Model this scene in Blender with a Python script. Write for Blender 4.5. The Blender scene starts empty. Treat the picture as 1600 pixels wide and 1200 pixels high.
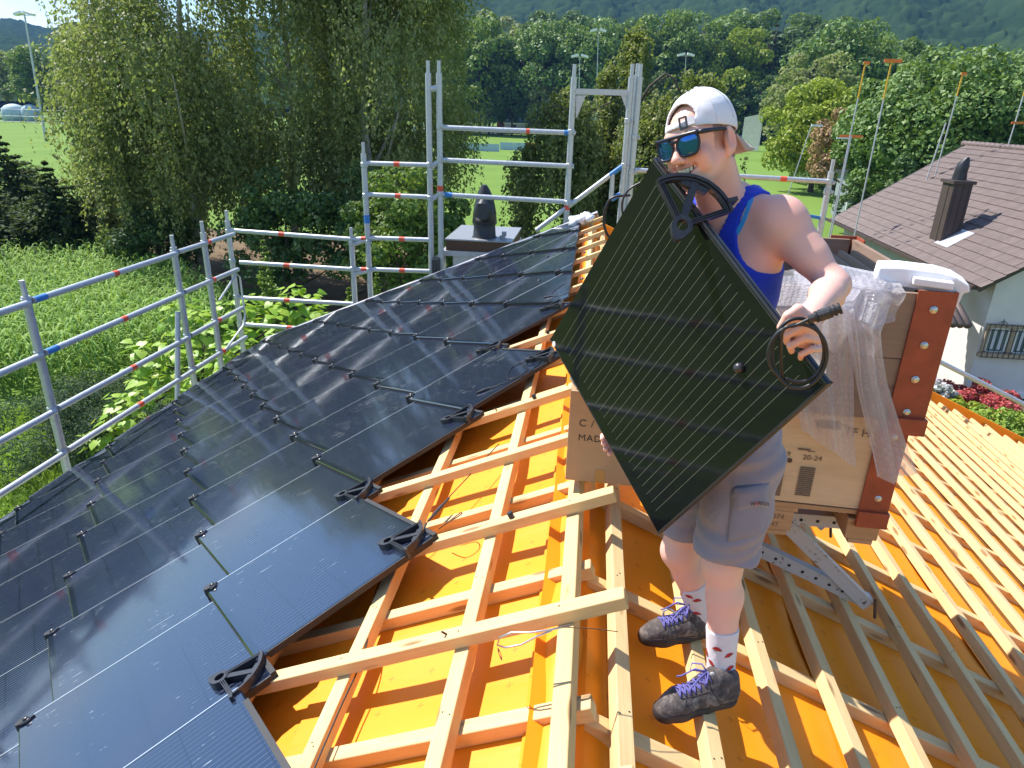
import bpy, bmesh, math, random
import numpy as np
from mathutils import Vector, Matrix

SC = bpy.context.scene
COL = SC.collection
rad = math.radians
random.seed(7)
RNG = np.random.default_rng(11)

# ------------------------------------------------------------------ camera, sky, sun, exposure
F_PX, PITCH, YAW, ROLL, EYE = 1075.0, rad(21.75), rad(-6.0), rad(-1.65), 1.56
SUN_AZ, SUN_EL = rad(62.0), rad(52.0)          # azimuth from +Y towards -X
cp, sp, cy_, sy_ = math.cos(PITCH), math.sin(PITCH), math.cos(YAW), math.sin(YAW)
FWD = Vector((sy_*cp, cy_*cp, -sp)); RIGHT0 = Vector((cy_, -sy_, 0)); DOWN0 = FWD.cross(RIGHT0)
RGT = math.cos(ROLL)*RIGHT0 + math.sin(ROLL)*DOWN0
DWN = -math.sin(ROLL)*RIGHT0 + math.cos(ROLL)*DOWN0
CAM = Vector((0, 0, EYE))
cam = bpy.data.cameras.new('camera'); camo = bpy.data.objects.new('camera', cam); COL.objects.link(camo)
cam.sensor_width = 36; cam.lens = F_PX*36/1600; cam.clip_start = 0.05; cam.clip_end = 9000
mw = Matrix.Identity(4)
for i in range(3):
    mw[i][0], mw[i][1], mw[i][2], mw[i][3] = RGT[i], -DWN[i], -FWD[i], CAM[i]
camo.matrix_world = mw
SC.camera = camo

w = bpy.data.worlds.new('World'); SC.world = w; w.use_nodes = True
nt = w.node_tree; nt.nodes.clear()
def wn(t, **k):
    n = nt.nodes.new(t)
    for a, b in k.items(): setattr(n, a, b)
    return n
sky = wn('ShaderNodeTexSky', sky_type='NISHITA', sun_disc=False, sun_elevation=SUN_EL, sun_rotation=-SUN_AZ, air_density=1.25, dust_density=0.15, ozone_density=3.0, altitude=400)
tc = wn('ShaderNodeTexCoord'); mp = wn('ShaderNodeMapping'); mp.inputs['Scale'].default_value = (1.0, 1.0, 2.6); mp.inputs['Location'].default_value = (0.35, 0.1, 0.2)
no = wn('ShaderNodeTexNoise'); no.inputs['Scale'].default_value = 2.3; no.inputs['Detail'].default_value = 6; no.inputs['Roughness'].default_value = 0.56
cr = wn('ShaderNodeValToRGB'); cr.color_ramp.elements[0].position = 0.53; cr.color_ramp.elements[1].position = 0.72
mx = wn('ShaderNodeMix', data_type='RGBA'); mx.inputs[7].default_value = (8.2, 8.6, 9.2, 1)
bg = wn('ShaderNodeBackground'); bg.inputs['Strength'].default_value = 0.098
wo = wn('ShaderNodeOutputWorld')
L = nt.links.new
tn = wn('ShaderNodeMix', data_type='RGBA', blend_type='MULTIPLY'); tn.inputs[0].default_value = 1.0; tn.inputs[7].default_value = (0.90, 1.0, 1.16, 1)
L(tc.outputs['Generated'], mp.inputs['Vector']); L(mp.outputs['Vector'], no.inputs['Vector']); L(no.outputs['Fac'], cr.inputs['Fac'])
L(cr.outputs['Color'], mx.inputs[0]); L(sky.outputs['Color'], tn.inputs[6]); L(tn.outputs[2], mx.inputs[6]); L(mx.outputs[2], bg.inputs['Color']); L(bg.outputs['Background'], wo.inputs['Surface'])

sun = bpy.data.lights.new('sun', 'SUN'); sun.energy = 5.0; sun.angle = rad(0.53); sun.color = (1.0, 0.955, 0.89)
suno = bpy.data.objects.new('sun', sun); COL.objects.link(suno)
SUND = Vector((-math.sin(SUN_AZ)*math.cos(SUN_EL), math.cos(SUN_AZ)*math.cos(SUN_EL), math.sin(SUN_EL)))
suno.rotation_euler = SUND.to_track_quat('Z', 'Y').to_euler(); suno.location = (0, 0, 60)
SC.view_settings.view_transform = 'Standard'; SC.view_settings.look = 'None'; SC.view_settings.gamma = 1; SC.view_settings.exposure = 0.88
SC.view_settings.use_curve_mapping = False
SC.render.engine = 'CYCLES'
SC.cycles.max_bounces = 6; SC.cycles.diffuse_bounces = 3; SC.cycles.glossy_bounces = 3; SC.cycles.transmission_bounces = 5; SC.cycles.transparent_max_bounces = 10
SC.cycles.caustics_reflective = False; SC.cycles.caustics_refractive = False; SC.cycles.use_denoising = True; SC.cycles.volume_bounces = 0

# ------------------------------------------------------------------ helpers
def at(x, y, Y):
    """point of the place seen at photo pixel (x, y), at world depth Y"""
    d = RGT*((x-800)/F_PX) + DWN*((y-600)/F_PX) + FWD
    return CAM + d*(Y/d.y)
def on_z(x, y, Z):
    d = RGT*((x-800)/F_PX) + DWN*((y-600)/F_PX) + FWD
    return CAM + d*((Z-EYE)/d.z)

ORG = {}
def tag(o, label=None, cat=None, group=None, kind=None):
    if label: o['label'] = label
    if cat: o['category'] = cat
    if group: o['group'] = group
    if kind: o['kind'] = kind
    return o
def link(o, parent=None):
    COL.objects.link(o)
    if parent is not None: o.parent = parent
    return o
def thing(name, label, cat, loc=(0, 0, 0), group=None):
    o = bpy.data.objects.new(name, None); o.empty_display_size = 0.1; o.location = loc
    link(o); ORG[o.name] = Vector(loc)
    return tag(o, label, cat, group)
def org(o):
    return ORG.get(o.name, Vector((0, 0, 0))) if o is not None else Vector((0, 0, 0))

class MB:
    """collects simple shapes and links them as ONE mesh object"""
    def __init__(s): s.v = []; s.f = []; s.mi = []
    def add(s, vs, fs, mi=0):
        k = len(s.v); s.v += [tuple(v) for v in vs]; s.f += [tuple(i+k for i in f) for f in fs]; s.mi += [mi]*len(fs); return s
    def box(s, c, d, R=None, mi=0):
        R = R or Matrix.Identity(3); c = Vector(c); vs = []
        for x in (-.5, .5):
            for y in (-.5, .5):
                for z in (-.5, .5): vs.append(c + R @ Vector((x*d[0], y*d[1], z*d[2])))
        return s.add(vs, [(0, 1, 3, 2), (4, 6, 7, 5), (0, 4, 5, 1), (2, 3, 7, 6), (0, 2, 6, 4), (1, 5, 7, 3)], mi)
    def bar(s, a, b, wd, ht, up=(0, 0, 1), mi=0):
        a = Vector(a); b = Vector(b); x = (b-a).normalized(); y = Vector(up).cross(x)
        if y.length < 1e-6: y = Vector((0, 1, 0)).cross(x)
        y.normalize(); z = x.cross(y); R = Matrix((x, y, z)).transposed()
        return s.box((a+b)/2, ((b-a).length, wd, ht), R, mi)
    def tube(s, pts, r, n=8, caps=True, closed=False, mi=0):
        pts = [Vector(p) for p in pts]; m = len(pts); rr = r if hasattr(r, '__len__') else [r]*m
        vs = []; up = None
        for i, p in enumerate(pts):
            t = (pts[(i+1) % m]-pts[i-1]) if closed else (pts[min(i+1, m-1)]-pts[max(i-1, 0)])
            t.normalize()
            if up is None:
                up = t.orthogonal().normalized()
            up = (up - t*up.dot(t)); 
            if up.length < 1e-6: up = t.orthogonal()
            up.normalize(); sd = t.cross(up)
            for k in range(n):
                an = 2*math.pi*k/n; vs.append(p + rr[i]*(math.cos(an)*up + math.sin(an)*sd))
        fs = []
        for i in range(m if closed else m-1):
            j = (i+1) % m
            for k in range(n): fs.append((i*n+k, i*n+(k+1) % n, j*n+(k+1) % n, j*n+k))
        if caps and not closed: fs += [tuple(range(n-1, -1, -1)), tuple((m-1)*n+k for k in range(n))]
        return s.add(vs, fs, mi)
    def prism(s, poly, a, b, mi=0):
        """poly: list of points; extruded from offset vector a to b"""
        n = len(poly); a = Vector(a); b = Vector(b)
        vs = [Vector(p)+a for p in poly] + [Vector(p)+b for p in poly]
        fs = [tuple(range(n-1, -1, -1)), tuple(range(n, 2*n))] + [(i, (i+1) % n, n+(i+1) % n, n+i) for i in range(n)]
        return s.add(vs, fs, mi)
    def lathe(s, c, prof, n=16, ax=(0, 0, 1), mi=0):
        c = Vector(c); ax = Vector(ax).normalized(); u = ax.orthogonal().normalized(); v = ax.cross(u); vs = []; m = len(prof)
        for r, h in prof:
            for k in range(n):
                an = 2*math.pi*k/n; vs.append(c + ax*h + r*(math.cos(an)*u + math.sin(an)*v))
        fs = [(i*n+k, i*n+(k+1) % n, (i+1)*n+(k+1) % n, (i+1)*n+k) for i in range(m-1) for k in range(n)]
        fs += [tuple(range(n-1, -1, -1)), tuple((m-1)*n+k for k in range(n))]
        return s.add(vs, fs, mi)
    def mesh(s, name, mats, o=Vector((0, 0, 0)), smooth=False):
        me = bpy.data.meshes.new(name)
        me.from_pydata([(v[0]-o[0], v[1]-o[1], v[2]-o[2]) for v in s.v], [], s.f)
        for m in (mats if isinstance(mats, (list, tuple)) else [mats]): me.materials.append(m)
        if any(s.mi): me.polygons.foreach_set('material_index', s.mi)
        if smooth: me.polygons.foreach_set('use_smooth', [True]*len(s.f))
        me.update(); return me
    def build(s, name, mats, parent=None, smooth=False, bevel=0, auto=None):
        o = bpy.data.objects.new(name, s.mesh(name, mats, org(parent), smooth or bool(auto)))
        link(o, parent); ORG[o.name] = org(parent)
        if auto:
            bm = bmesh.new(); bm.from_mesh(o.data)
            for e in bm.edges:
                if len(e.link_faces) == 2 and e.calc_face_angle(0) > rad(auto): e.smooth = False
            bm.to_mesh(o.data); bm.free()
        if bevel:
            md = o.modifiers.new('bevel', 'BEVEL'); md.width = bevel; md.segments = 2; md.limit_method = 'ANGLE'; md.harden_normals = False
        return o

def mesh_np(name, V, Fq, mats, smooth=False, cols=None, mi=None):
    """fast mesh from numpy arrays; Fq is (n,3) or (n,4)"""
    me = bpy.data.meshes.new(name); n, k = Fq.shape
    me.vertices.add(len(V)); me.vertices.foreach_set('co', np.ascontiguousarray(V, np.float32).ravel())
    me.loops.add(n*k); me.loops.foreach_set('vertex_index', np.ascontiguousarray(Fq, np.int32).ravel())
    me.polygons.add(n); me.polygons.foreach_set('loop_start', np.arange(0, n*k, k, dtype=np.int32))
    if smooth: me.polygons.foreach_set('use_smooth', np.ones(n, bool))
    for m in (mats if isinstance(mats, (list, tuple)) else [mats]): me.materials.append(m)
    if mi is not None: me.polygons.foreach_set('material_index', mi.astype(np.int32))
    me.update(calc_edges=True); me.validate()
    if cols is not None:
        at_ = me.color_attributes.new('tint', 'FLOAT_COLOR', 'POINT')
        at_.data.foreach_set('color', np.ascontiguousarray(cols, np.float32).ravel())
    return me
def put(name, me, parent=None, loc=None):
    o = bpy.data.objects.new(name, me); link(o, parent); ORG[o.name] = org(parent)
    if loc is not None: o.location = loc
    return o
def copy_tree(o, parent=None):
    c = o.copy(); link(c, parent); ORG[c.name] = org(o)
    for ch in list(o.children): copy_tree(ch, c)
    return c

# ------------------------------------------------------------------ materials
class NT:
    def __init__(s, name):
        s.m = bpy.data.materials.new(name); s.m.use_nodes = True; s.t = s.m.node_tree; s.n = s.t.nodes
        s.p = s.n['Principled BSDF']; s.out = s.n['Material Output']
    def new(s, t, **k):
        n = s.n.new(t)
        for a, b in k.items(): setattr(n, a, b)
        return n
    def lk(s, a, b): s.t.links.new(a, b)
    def val(s, sock, v):
        if isinstance(v, bpy.types.NodeSocket): s.lk(v, sock)
        else: sock.default_value = v
    def coord(s, kind='Object', scale=(1, 1, 1), loc=(0, 0, 0), rot=(0, 0, 0), rand=False):
        tc = s.new('ShaderNodeTexCoord'); mp = s.new('ShaderNodeMapping'); mp.inputs['Scale'].default_value = scale; mp.inputs['Location'].default_value = loc; mp.inputs['Rotation'].default_value = rot
        v = tc.outputs[kind]
        if rand:
            oi = s.new('ShaderNodeObjectInfo'); ml = s.new('ShaderNodeMath', operation='MULTIPLY'); ml.inputs[1].default_value = 57.0
            s.lk(oi.outputs['Random'], ml.inputs[0]); ad = s.new('ShaderNodeVectorMath', operation='ADD'); s.lk(v, ad.inputs[0]); s.lk(ml.outputs[0], ad.inputs[1]); v = ad.outputs[0]
        s.lk(v, mp.inputs['Vector']); return mp.outputs['Vector']
    def noise(s, vec, scale=5, detail=4, rough=0.55, dist=0.0):
        n = s.new('ShaderNodeTexNoise'); s.lk(vec, n.inputs['Vector']); n.inputs['Scale'].default_value = scale; n.inputs['Detail'].default_value = detail; n.inputs['Roughness'].default_value = rough; n.inputs['Distortion'].default_value = dist
        return n.outputs['Fac']
    def ramp(s, fac, stops, interp='LINEAR'):
        r = s.new('ShaderNodeValToRGB'); e = r.color_ramp.elements; r.color_ramp.interpolation = interp
        while len(e) < len(stops): e.new(0.5)
        for i, (p, c) in enumerate(stops):
            e[i].position = p; e[i].color = c if len(c) == 4 else (*c, 1)
        s.lk(fac, r.inputs['Fac']); return r.outputs['Color']
    def mix(s, fac, a, b, mode='MIX'):
        m = s.new('ShaderNodeMix', data_type='RGBA', blend_type=mode); s.val(m.inputs[0], fac)
        for i, v in ((6, a), (7, b)): s.val(m.inputs[i], v if isinstance(v, bpy.types.NodeSocket) or len(v) == 4 else (*v, 1))
        return m.outputs[2]
    def math(s, op, a, b=0.0, clamp=False):
        m = s.new('ShaderNodeMath', operation=op, use_clamp=clamp); s.val(m.inputs[0], a); s.val(m.inputs[1], b); return m.outputs[0]
    def sep(s, vec):
        x = s.new('ShaderNodeSeparateXYZ'); s.lk(vec, x.inputs[0]); return x.outputs
    def bump(s, h, strength=0.3, dist=0.01):
        b = s.new('ShaderNodeBump'); b.inputs['Strength'].default_value = strength; b.inputs['Distance'].default_value = dist; s.lk(h, b.inputs['Height']); s.lk(b.outputs['Normal'], s.p.inputs['Normal'])
    def base(s, c): s.val(s.p.inputs['Base Color'], c if isinstance(c, bpy.types.NodeSocket) else (*c[:3], 1))
    def set(s, **k):
        for a, b in k.items(): s.val(s.p.inputs[a.replace('_', ' ')], b)
        return s
def simple(name, col, rough=0.6, metal=0.0, var=0.12, scale=8.0, bump=0.0, spec=0.5):
    n = NT(name); v = n.coord('Object', rand=True); f = n.noise(v, scale, 5, 0.6)
    lo = tuple(c*(1-var) for c in col); hi = tuple(min(1, c*(1+var)) for c in col)
    n.base(n.ramp(f, [(0.3, lo), (0.7, hi)])); n.set(Roughness=rough, Metallic=metal); n.p.inputs['Specular IOR Level'].default_value = spec
    if bump: n.bump(f, bump, 0.004)
    return n.m

def wood(name, lo, hi, knots=True, rough=0.7, weather=0.0):
    n = NT(name); v = n.coord('Object', (1, 1, 1), rand=True)
    g = n.noise(n.coord('Object', (1.2, 16, 16), rand=True), 5, 7, 0.65, 0.6)
    g2 = n.noise(n.coord('Object', (0.7, 4, 4), rand=True), 2.4, 3, 0.6, 0.4)
    c = n.mix(g, lo, hi); c = n.mix(n.math('MULTIPLY', n.math('SUBTRACT', g2, 0.45), 1.6, True), c, tuple(x*0.72 for x in lo))
    oi = n.new('ShaderNodeObjectInfo')
    c = n.mix(n.math('MULTIPLY', oi.outputs['Random'], 0.3), c, (hi[0]*0.84, hi[1]*0.74, hi[2]*0.6))
    if knots:
        vo = n.new('ShaderNodeTexVoronoi', feature='F1'); vo.inputs['Scale'].default_value = 1.0; n.lk(n.coord('Object', (3.2, 14, 14), rand=True), vo.inputs['Vector'])
        k = n.ramp(vo.outputs['Distance'], [(0.11, (1, 1, 1)), (0.22, (0, 0, 0))])
        c = n.mix(n.math('MULTIPLY', k, 0.75), c, (0.16, 0.075, 0.03))
    if weather:
        wv = n.noise(n.coord('Object', (1, 9, 9), rand=True), 6, 6, 0.7)
        c = n.mix(n.math('MULTIPLY', wv, weather), c, (0.16, 0.13, 0.115))
    n.base(c); n.set(Roughness=rough); n.p.inputs['Specular IOR Level'].default_value = 0.25; n.bump(g, 0.25, 0.002)
    return n.m

M = {}
M['pine'] = wood('pine', (0.56, 0.355, 0.15), (0.82, 0.62, 0.335))
M['ply'] = wood('plywood', (0.62, 0.42, 0.235), (0.74, 0.55, 0.35), knots=False)
M['old_wood'] = wood('weathered_wood', (0.21, 0.125, 0.085), (0.45, 0.30, 0.20), knots=True, weather=0.7)
M['pallet'] = wood('pallet_wood', (0.40, 0.22, 0.10), (0.58, 0.36, 0.19))
def membrane():
    n = NT('orange_underlay'); v = n.coord('Object'); f = n.noise(v, 1.7, 4, 0.6); f2 = n.noise(v, 34, 3, 0.6)
    c = n.ramp(f, [(0.3, (0.87, 0.285, 0.008)), (0.7, (0.92, 0.320, 0.012))])
    # printed crosses every 15 cm (in the roof plane: object x and y)
    vx = n.coord('Object', (1/0.17,)*3); o = n.sep(vx)
    fx = n.math('ABSOLUTE', n.math('SUBTRACT', n.math('FRACT', o[0]), 0.5)); fy = n.math('ABSOLUTE', n.math('SUBTRACT', n.math('FRACT', o[1]), 0.5))
    l1 = n.math('MULTIPLY', n.math('LESS_THAN', fx, 0.012), n.math('LESS_THAN', fy, 0.085)); l2 = n.math('MULTIPLY', n.math('LESS_THAN', fy, 0.012), n.math('LESS_THAN', fx, 0.085))
    cr_ = n.math('MULTIPLY', n.math('MAXIMUM', l1, l2), 0.55)
    c = n.mix(cr_, c, (0.42, 0.10, 0.01)); st = n.noise(n.coord('Object', (2, 2, 2)), 3.0, 6, 0.7); c = n.mix(n.ramp(st, [(0.68, (0, 0, 0)), (0.82, (0.22, 0.22, 0.22))]), c, (0.50, 0.20, 0.05))
    n.base(c); n.set(Roughness=0.5); n.p.inputs['Specular IOR Level'].default_value = 0.35
    wr = n.noise(n.coord('Object', (1, 3.5, 1)), 2.2, 3, 0.5, 0.8); n.bump(n.math('ADD', n.math('MULTIPLY', wr, 1.0), n.math('MULTIPLY', f2, 0.03)), 0.14, 0.03); return n.m
M['membrane'] = membrane()
def galv(name='galvanised_steel', col=(0.60, 0.62, 0.64), metal=0.45):
    n = NT(name); v = n.coord('Object', rand=True); f = n.noise(v, 22, 5, 0.65); g = n.noise(v, 4, 3, 0.6)
    n.base(n.mix(g, n.ramp(f, [(0.35, tuple(c*0.72 for c in col)), (0.65, col)]), tuple(c*0.8 for c in col)))
    n.set(Metallic=metal, Roughness=n.math('ADD', n.math('MULTIPLY', f, 0.25), 0.30)); return n.m
M['galv'] = galv()
M['zinc'] = galv('zinc_sheet', (0.42, 0.44, 0.46), 0.5)
M['alu'] = galv('light_metal_flashing', (0.62, 0.62, 0.66), 0.45)
M['black'] = simple('black_plastic', (0.032, 0.033, 0.038), 0.34, 0, 0.25, 30)
M['blackm'] = simple('black_rubber', (0.014, 0.014, 0.016), 0.55, 0, 0.2, 30)
M['cable'] = simple('cable_rubber', (0.018, 0.018, 0.02), 0.42, 0, 0.1, 30)
M['red_tape'] = simple('orange_red_tape', (0.75, 0.10, 0.05), 0.6)
M['blue_tape'] = simple('blue_tape', (0.04, 0.20, 0.52), 0.55)
M['white'] = simple('white_paint', (0.78, 0.78, 0.77), 0.7, 0, 0.04)
M['red_steel'] = simple('red_oxide_paint', (0.31, 0.060, 0.024), 0.55, 0, 0.22, 14, 0.15)
M['steel'] = simple('bolt_steel', (0.55, 0.55, 0.55), 0.35, 0.9, 0.1, 30)
M['foam'] = simple('white_foam', (0.82, 0.80, 0.82), 0.9, 0, 0.03, 60, 0.2)
M['card'] = simple('cardboard', (0.44, 0.275, 0.15), 0.85, 0, 0.08, 6, 0.1)
M['tape'] = simple('parcel_tape', (0.50, 0.27, 0.085), 0.25, 0, 0.08)
M['ink'] = simple('black_ink', (0.03, 0.025, 0.02), 0.8)
M['ink2'] = simple('faded_print', (0.20, 0.13, 0.08), 0.85, 0, 0.3, 90)
M['rust'] = simple('rusty_brown', (0.13, 0.07, 0.04), 0.8, 0.2, 0.4, 40)
def painted_steel():
    n = NT('worn_painted_steel'); v = n.coord('Object'); f = n.noise(v, 26, 6, 0.75)
    k = n.ramp(f, [(0.60, (0, 0, 0)), (0.64, (1, 1, 1))]); n.base(n.mix(k, (0.50, 0.46, 0.46), (0.12, 0.07, 0.05))); n.set(Roughness=0.5, Metallic=0.15); return n.m
M['worn'] = painted_steel()

def pv(name, margins, pitch, half, wire0, wire1, wd, ior, rough, dash):
    """black solar glass: fine bright wires along local x, dark margins, dusty glass on top"""
    n = NT(name); v = n.coord('Object'); o = n.sep(v); x, y = o[0], o[1]; mx, my, sx = margins
    fr = n.math('ABSOLUTE', n.math('SUBTRACT', n.math('FRACT', n.math('DIVIDE', y, pitch)), 0.5))
    ln = n.math('LESS_THAN', fr, wd)
    ins = n.math('MULTIPLY', n.math('LESS_THAN', n.math('ABSOLUTE', y), half-my), n.math('LESS_THAN', n.math('ABSOLUTE', n.math('SUBTRACT', x, sx)), half-mx))
    cx = n.math('ABSOLUTE', n.math('SUBTRACT', n.math('FRACT', n.math('DIVIDE', n.math('ADD', x, half-mx), (2*half-2*mx)/4)), 0.5))
    gap = n.math('GREATER_THAN', cx, 0.492)
    on = n.math('MULTIPLY', n.math('MULTIPLY', ln, ins), n.math('SUBTRACT', 1.0, gap))
    cell = n.mix(ins, (0.008, 0.012, 0.024) if dash else (0.006, 0.007, 0.008), (0.009, 0.014, 0.032) if dash else (0.006, 0.007, 0.009)); cell = n.mix(n.math('MULTIPLY', gap, ins), cell, (0.003, 0.003, 0.004))
    if dash:
        row = n.math('FLOOR', n.math('DIVIDE', y, pitch)); cv = n.new('ShaderNodeCombineXYZ'); n.lk(n.math('MULTIPLY', x, 7.0), cv.inputs[0]); n.lk(n.math('MULTIPLY', row, 3.7), cv.inputs[1])
        oi = n.new('ShaderNodeObjectInfo'); n.lk(n.math('MULTIPLY', oi.outputs['Random'], 90.0), cv.inputs[2])
        br = n.noise(cv.outputs[0], 1.6, 3, 0.75); patch = n.noise(n.coord('Object', (1, 1, 1), rand=True), 3.2, 2, 0.5)
        wire = n.ramp(n.math('ADD', n.math('MULTIPLY', br, 0.65), n.math('MULTIPLY', patch, 0.45)), [(0.50, wire0), (0.64, wire0), (0.76, wire1)])  # bright dashes along the wires are sun glints painted into the colour
    else: wire = n.mix(0.0, wire0, wire1)
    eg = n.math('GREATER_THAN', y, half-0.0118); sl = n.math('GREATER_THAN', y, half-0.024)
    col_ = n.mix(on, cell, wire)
    if dash: col_ = n.mix(eg, n.mix(sl, col_, (0.003, 0.003, 0.003)), (0.42, 0.47, 0.54))  # glint painted pale along the ground glass edge, black seal line for contrast
    n.base(col_)
    dust = n.noise(n.coord('Object', (1, 1, 1), rand=True), 3.0, 4, 0.55); spk = n.noise(n.coord('Object', (1, 1, 1), rand=True), 160, 2, 0.5)
    n.set(Metallic=n.math('MULTIPLY', on, 0.5), Roughness=n.math('ADD', n.math('MULTIPLY', dust, rough), n.math('ADD', 0.03, n.math('MULTIPLY', on, 0.2))))
    n.p.inputs['IOR'].default_value = ior
    n.bump(dust, 0.02, 0.02)
    return n.m
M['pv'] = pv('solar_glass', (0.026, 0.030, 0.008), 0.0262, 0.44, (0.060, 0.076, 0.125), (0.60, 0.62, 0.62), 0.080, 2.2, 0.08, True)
M['pv_held'] = pv('solar_glass_held', (0.045, 0.05, 0.0), 0.0300, 0.405, (0.19, 0.19, 0.15), (0.4, 0.4, 0.3), 0.024, 1.36, 0.05, False)
M['edge_glint'] = simple('ground_edge_glint', (0.75, 0.80, 0.88), 0.3, 0.5)  # bevel colour made pale to stand for the glint on the edge

def leafmat(name, cols, trans=0.35, rough=0.55, scale=0.35):
    """leaf colours by leaf, with clumps of lighter and darker growth"""
    n = NT(name); ge = n.new('ShaderNodeNewGeometry'); v = n.coord('Object', rand=True); f = n.noise(v, scale, 3, 0.6)
    m_ = n.math('ADD', n.math('MULTIPLY', ge.outputs['Random Per Island'], 0.5), n.math('MULTIPLY', f, 0.6))
    cols = [tuple(min(0.6, q*1.7) for q in c_) for c_ in cols]
    c = n.ramp(m_, [(0.2, cols[0]), (0.5, cols[1]), (0.85, cols[2])])
    n.base(c); n.set(Roughness=rough); n.p.inputs['Specular IOR Level'].default_value = 0.35
    tr = n.new('ShaderNodeBsdfTranslucent'); ms = n.new('ShaderNodeMixShader'); ms.inputs[0].default_value = trans
    n.lk(n.mix(0.55, c, (0.22, 0.32, 0.02), 'MIX'), tr.inputs['Color']); n.lk(n.p.outputs[0], ms.inputs[1]); n.lk(tr.outputs[0], ms.inputs[2]); n.lk(ms.outputs[0], n.out.inputs['Surface'])
    return n.m
M['birch_leaf'] = leafmat('birch_leaf', [(0.070, 0.100, 0.038), (0.155, 0.175, 0.066), (0.27, 0.27, 0.11)], 0.5)
M['wood_leaf'] = leafmat('broad_leaf', [(0.032, 0.066, 0.014), (0.078, 0.130, 0.024), (0.150, 0.205, 0.040)], 0.35)
M['dark_leaf'] = leafmat('dark_leaf', [(0.018, 0.042, 0.014), (0.042, 0.080, 0.022), (0.085, 0.130, 0.034)], 0.25)
M['lime_leaf'] = leafmat('yellow_green_leaf', [(0.08, 0.12, 0.012), (0.15, 0.19, 0.018), (0.24, 0.27, 0.03)], 0.35)
M['walnut_leaf'] = leafmat('walnut_leaf', [(0.04, 0.075, 0.020), (0.075, 0.13, 0.032), (0.13, 0.19, 0.05)], 0.25)
M['beech_leaf'] = leafmat('weeping_leaf', [(0.045, 0.068, 0.020), (0.11, 0.135, 0.040), (0.22, 0.215, 0.075)], 0.4)
M['conifer'] = leafmat('conifer_needles', [(0.012, 0.026, 0.012), (0.028, 0.050, 0.020), (0.075, 0.10, 0.03)], 0.15, 0.85)
M['spruce'] = leafmat('spruce_needles', [(0.010, 0.024, 0.014), (0.022, 0.044, 0.022), (0.045, 0.072, 0.03)], 0.1, 0.9)
M['thuja'] = leafmat('thuja_sprays', [(0.05, 0.095, 0.012), (0.11, 0.17, 0.02), (0.19, 0.25, 0.035)], 0.2)
M['catalpa'] = leafmat('catalpa_leaf', [(0.10, 0.20, 0.015), (0.17, 0.30, 0.03), (0.30, 0.40, 0.05)], 0.4, 0.42)
M['corn'] = leafmat('corn_leaf', [(0.07, 0.15, 0.026), (0.13, 0.235, 0.045), (0.24, 0.33, 0.085)], 0.4, 0.7, 1.2)
M['grass'] = leafmat('grass_blades', [(0.09, 0.15, 0.018), (0.16, 0.25, 0.03), (0.26, 0.33, 0.06)], 0.4, 0.7, 1.0)
M['maple'] = leafmat('red_maple_leaf', [(0.16, 0.015, 0.02), (0.30, 0.035, 0.045), (0.45, 0.09, 0.09)], 0.3)
M['brush'] = leafmat('dry_brush', [(0.10, 0.055, 0.025), (0.19, 0.11, 0.05), (0.28, 0.19, 0.09)], 0.2)
M['pink'] = leafmat('pink_flower', [(0.60, 0.25, 0.28), (0.70, 0.42, 0.42), (0.75, 0.62, 0.58)], 0.3)
M['bark'] = simple('bark', (0.085, 0.065, 0.05), 0.9, 0, 0.4, 6, 0.6)
M['birch_bark'] = simple('birch_bark', (0.34, 0.31, 0.27), 0.85, 0, 0.5, 3, 0.4)
# ------------------------------------------------------------------ the house under work: roof planes
AL, AR = rad(23.2), rad(24.0)
GZ = -7.4                                   # ground level
VERGE = 11.13                               # far gable edge (world y)
def frame(ax, ay, az, o=(0, 0, 0)):
    m = Matrix.Identity(4)
    for i in range(3): m[i][0], m[i][1], m[i][2], m[i][3] = ax[i], ay[i], az[i], o[i]
    return m
FL = frame((-math.cos(AL), 0, -math.sin(AL)), (0, -1, 0), (-math.sin(AL), 0, math.cos(AL)))   # local (s, -y, n)
FR = frame((math.cos(AR), 0, -math.sin(AR)), (0, 1, 0), (math.sin(AR), 0, math.cos(AR)))     # local (s, y, n)
def PL(s, y, n=0.0): return FL @ Vector((s, -y, n))
def PR(s, y, n=0.0): return FR @ Vector((s, y, n))

house = thing('house', 'house under the builder with bare pine battens over orange roof underlay', 'house', (0, 0, 0))
mb = MB()
xl, xr = -5.15, 8.3
def roof_z(x): return -0.42 + (x*math.tan(AL) if x < 0 else -x*math.tan(AR))
sec = [(xl, 0, GZ), (xr, 0, GZ), (xr, 0, roof_z(xr)), (0, 0, roof_z(0)), (xl, 0, roof_z(xl))]
mb.prism(sec, (0, -4, 0), (0, 10.85, 0)); mb.build('wall', M['white'], house)
def slab(name, F, s0, s1, y0, y1, n0, n1, mat, sub=1):
    b = MB(); b.box(((s0+s1)/2, (y0+y1)/2, (n0+n1)/2), (s1-s0, y1-y0, n1-n0))
    o = put(name, b.mesh(name, mat), house); o.matrix_basis = F; return o
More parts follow.
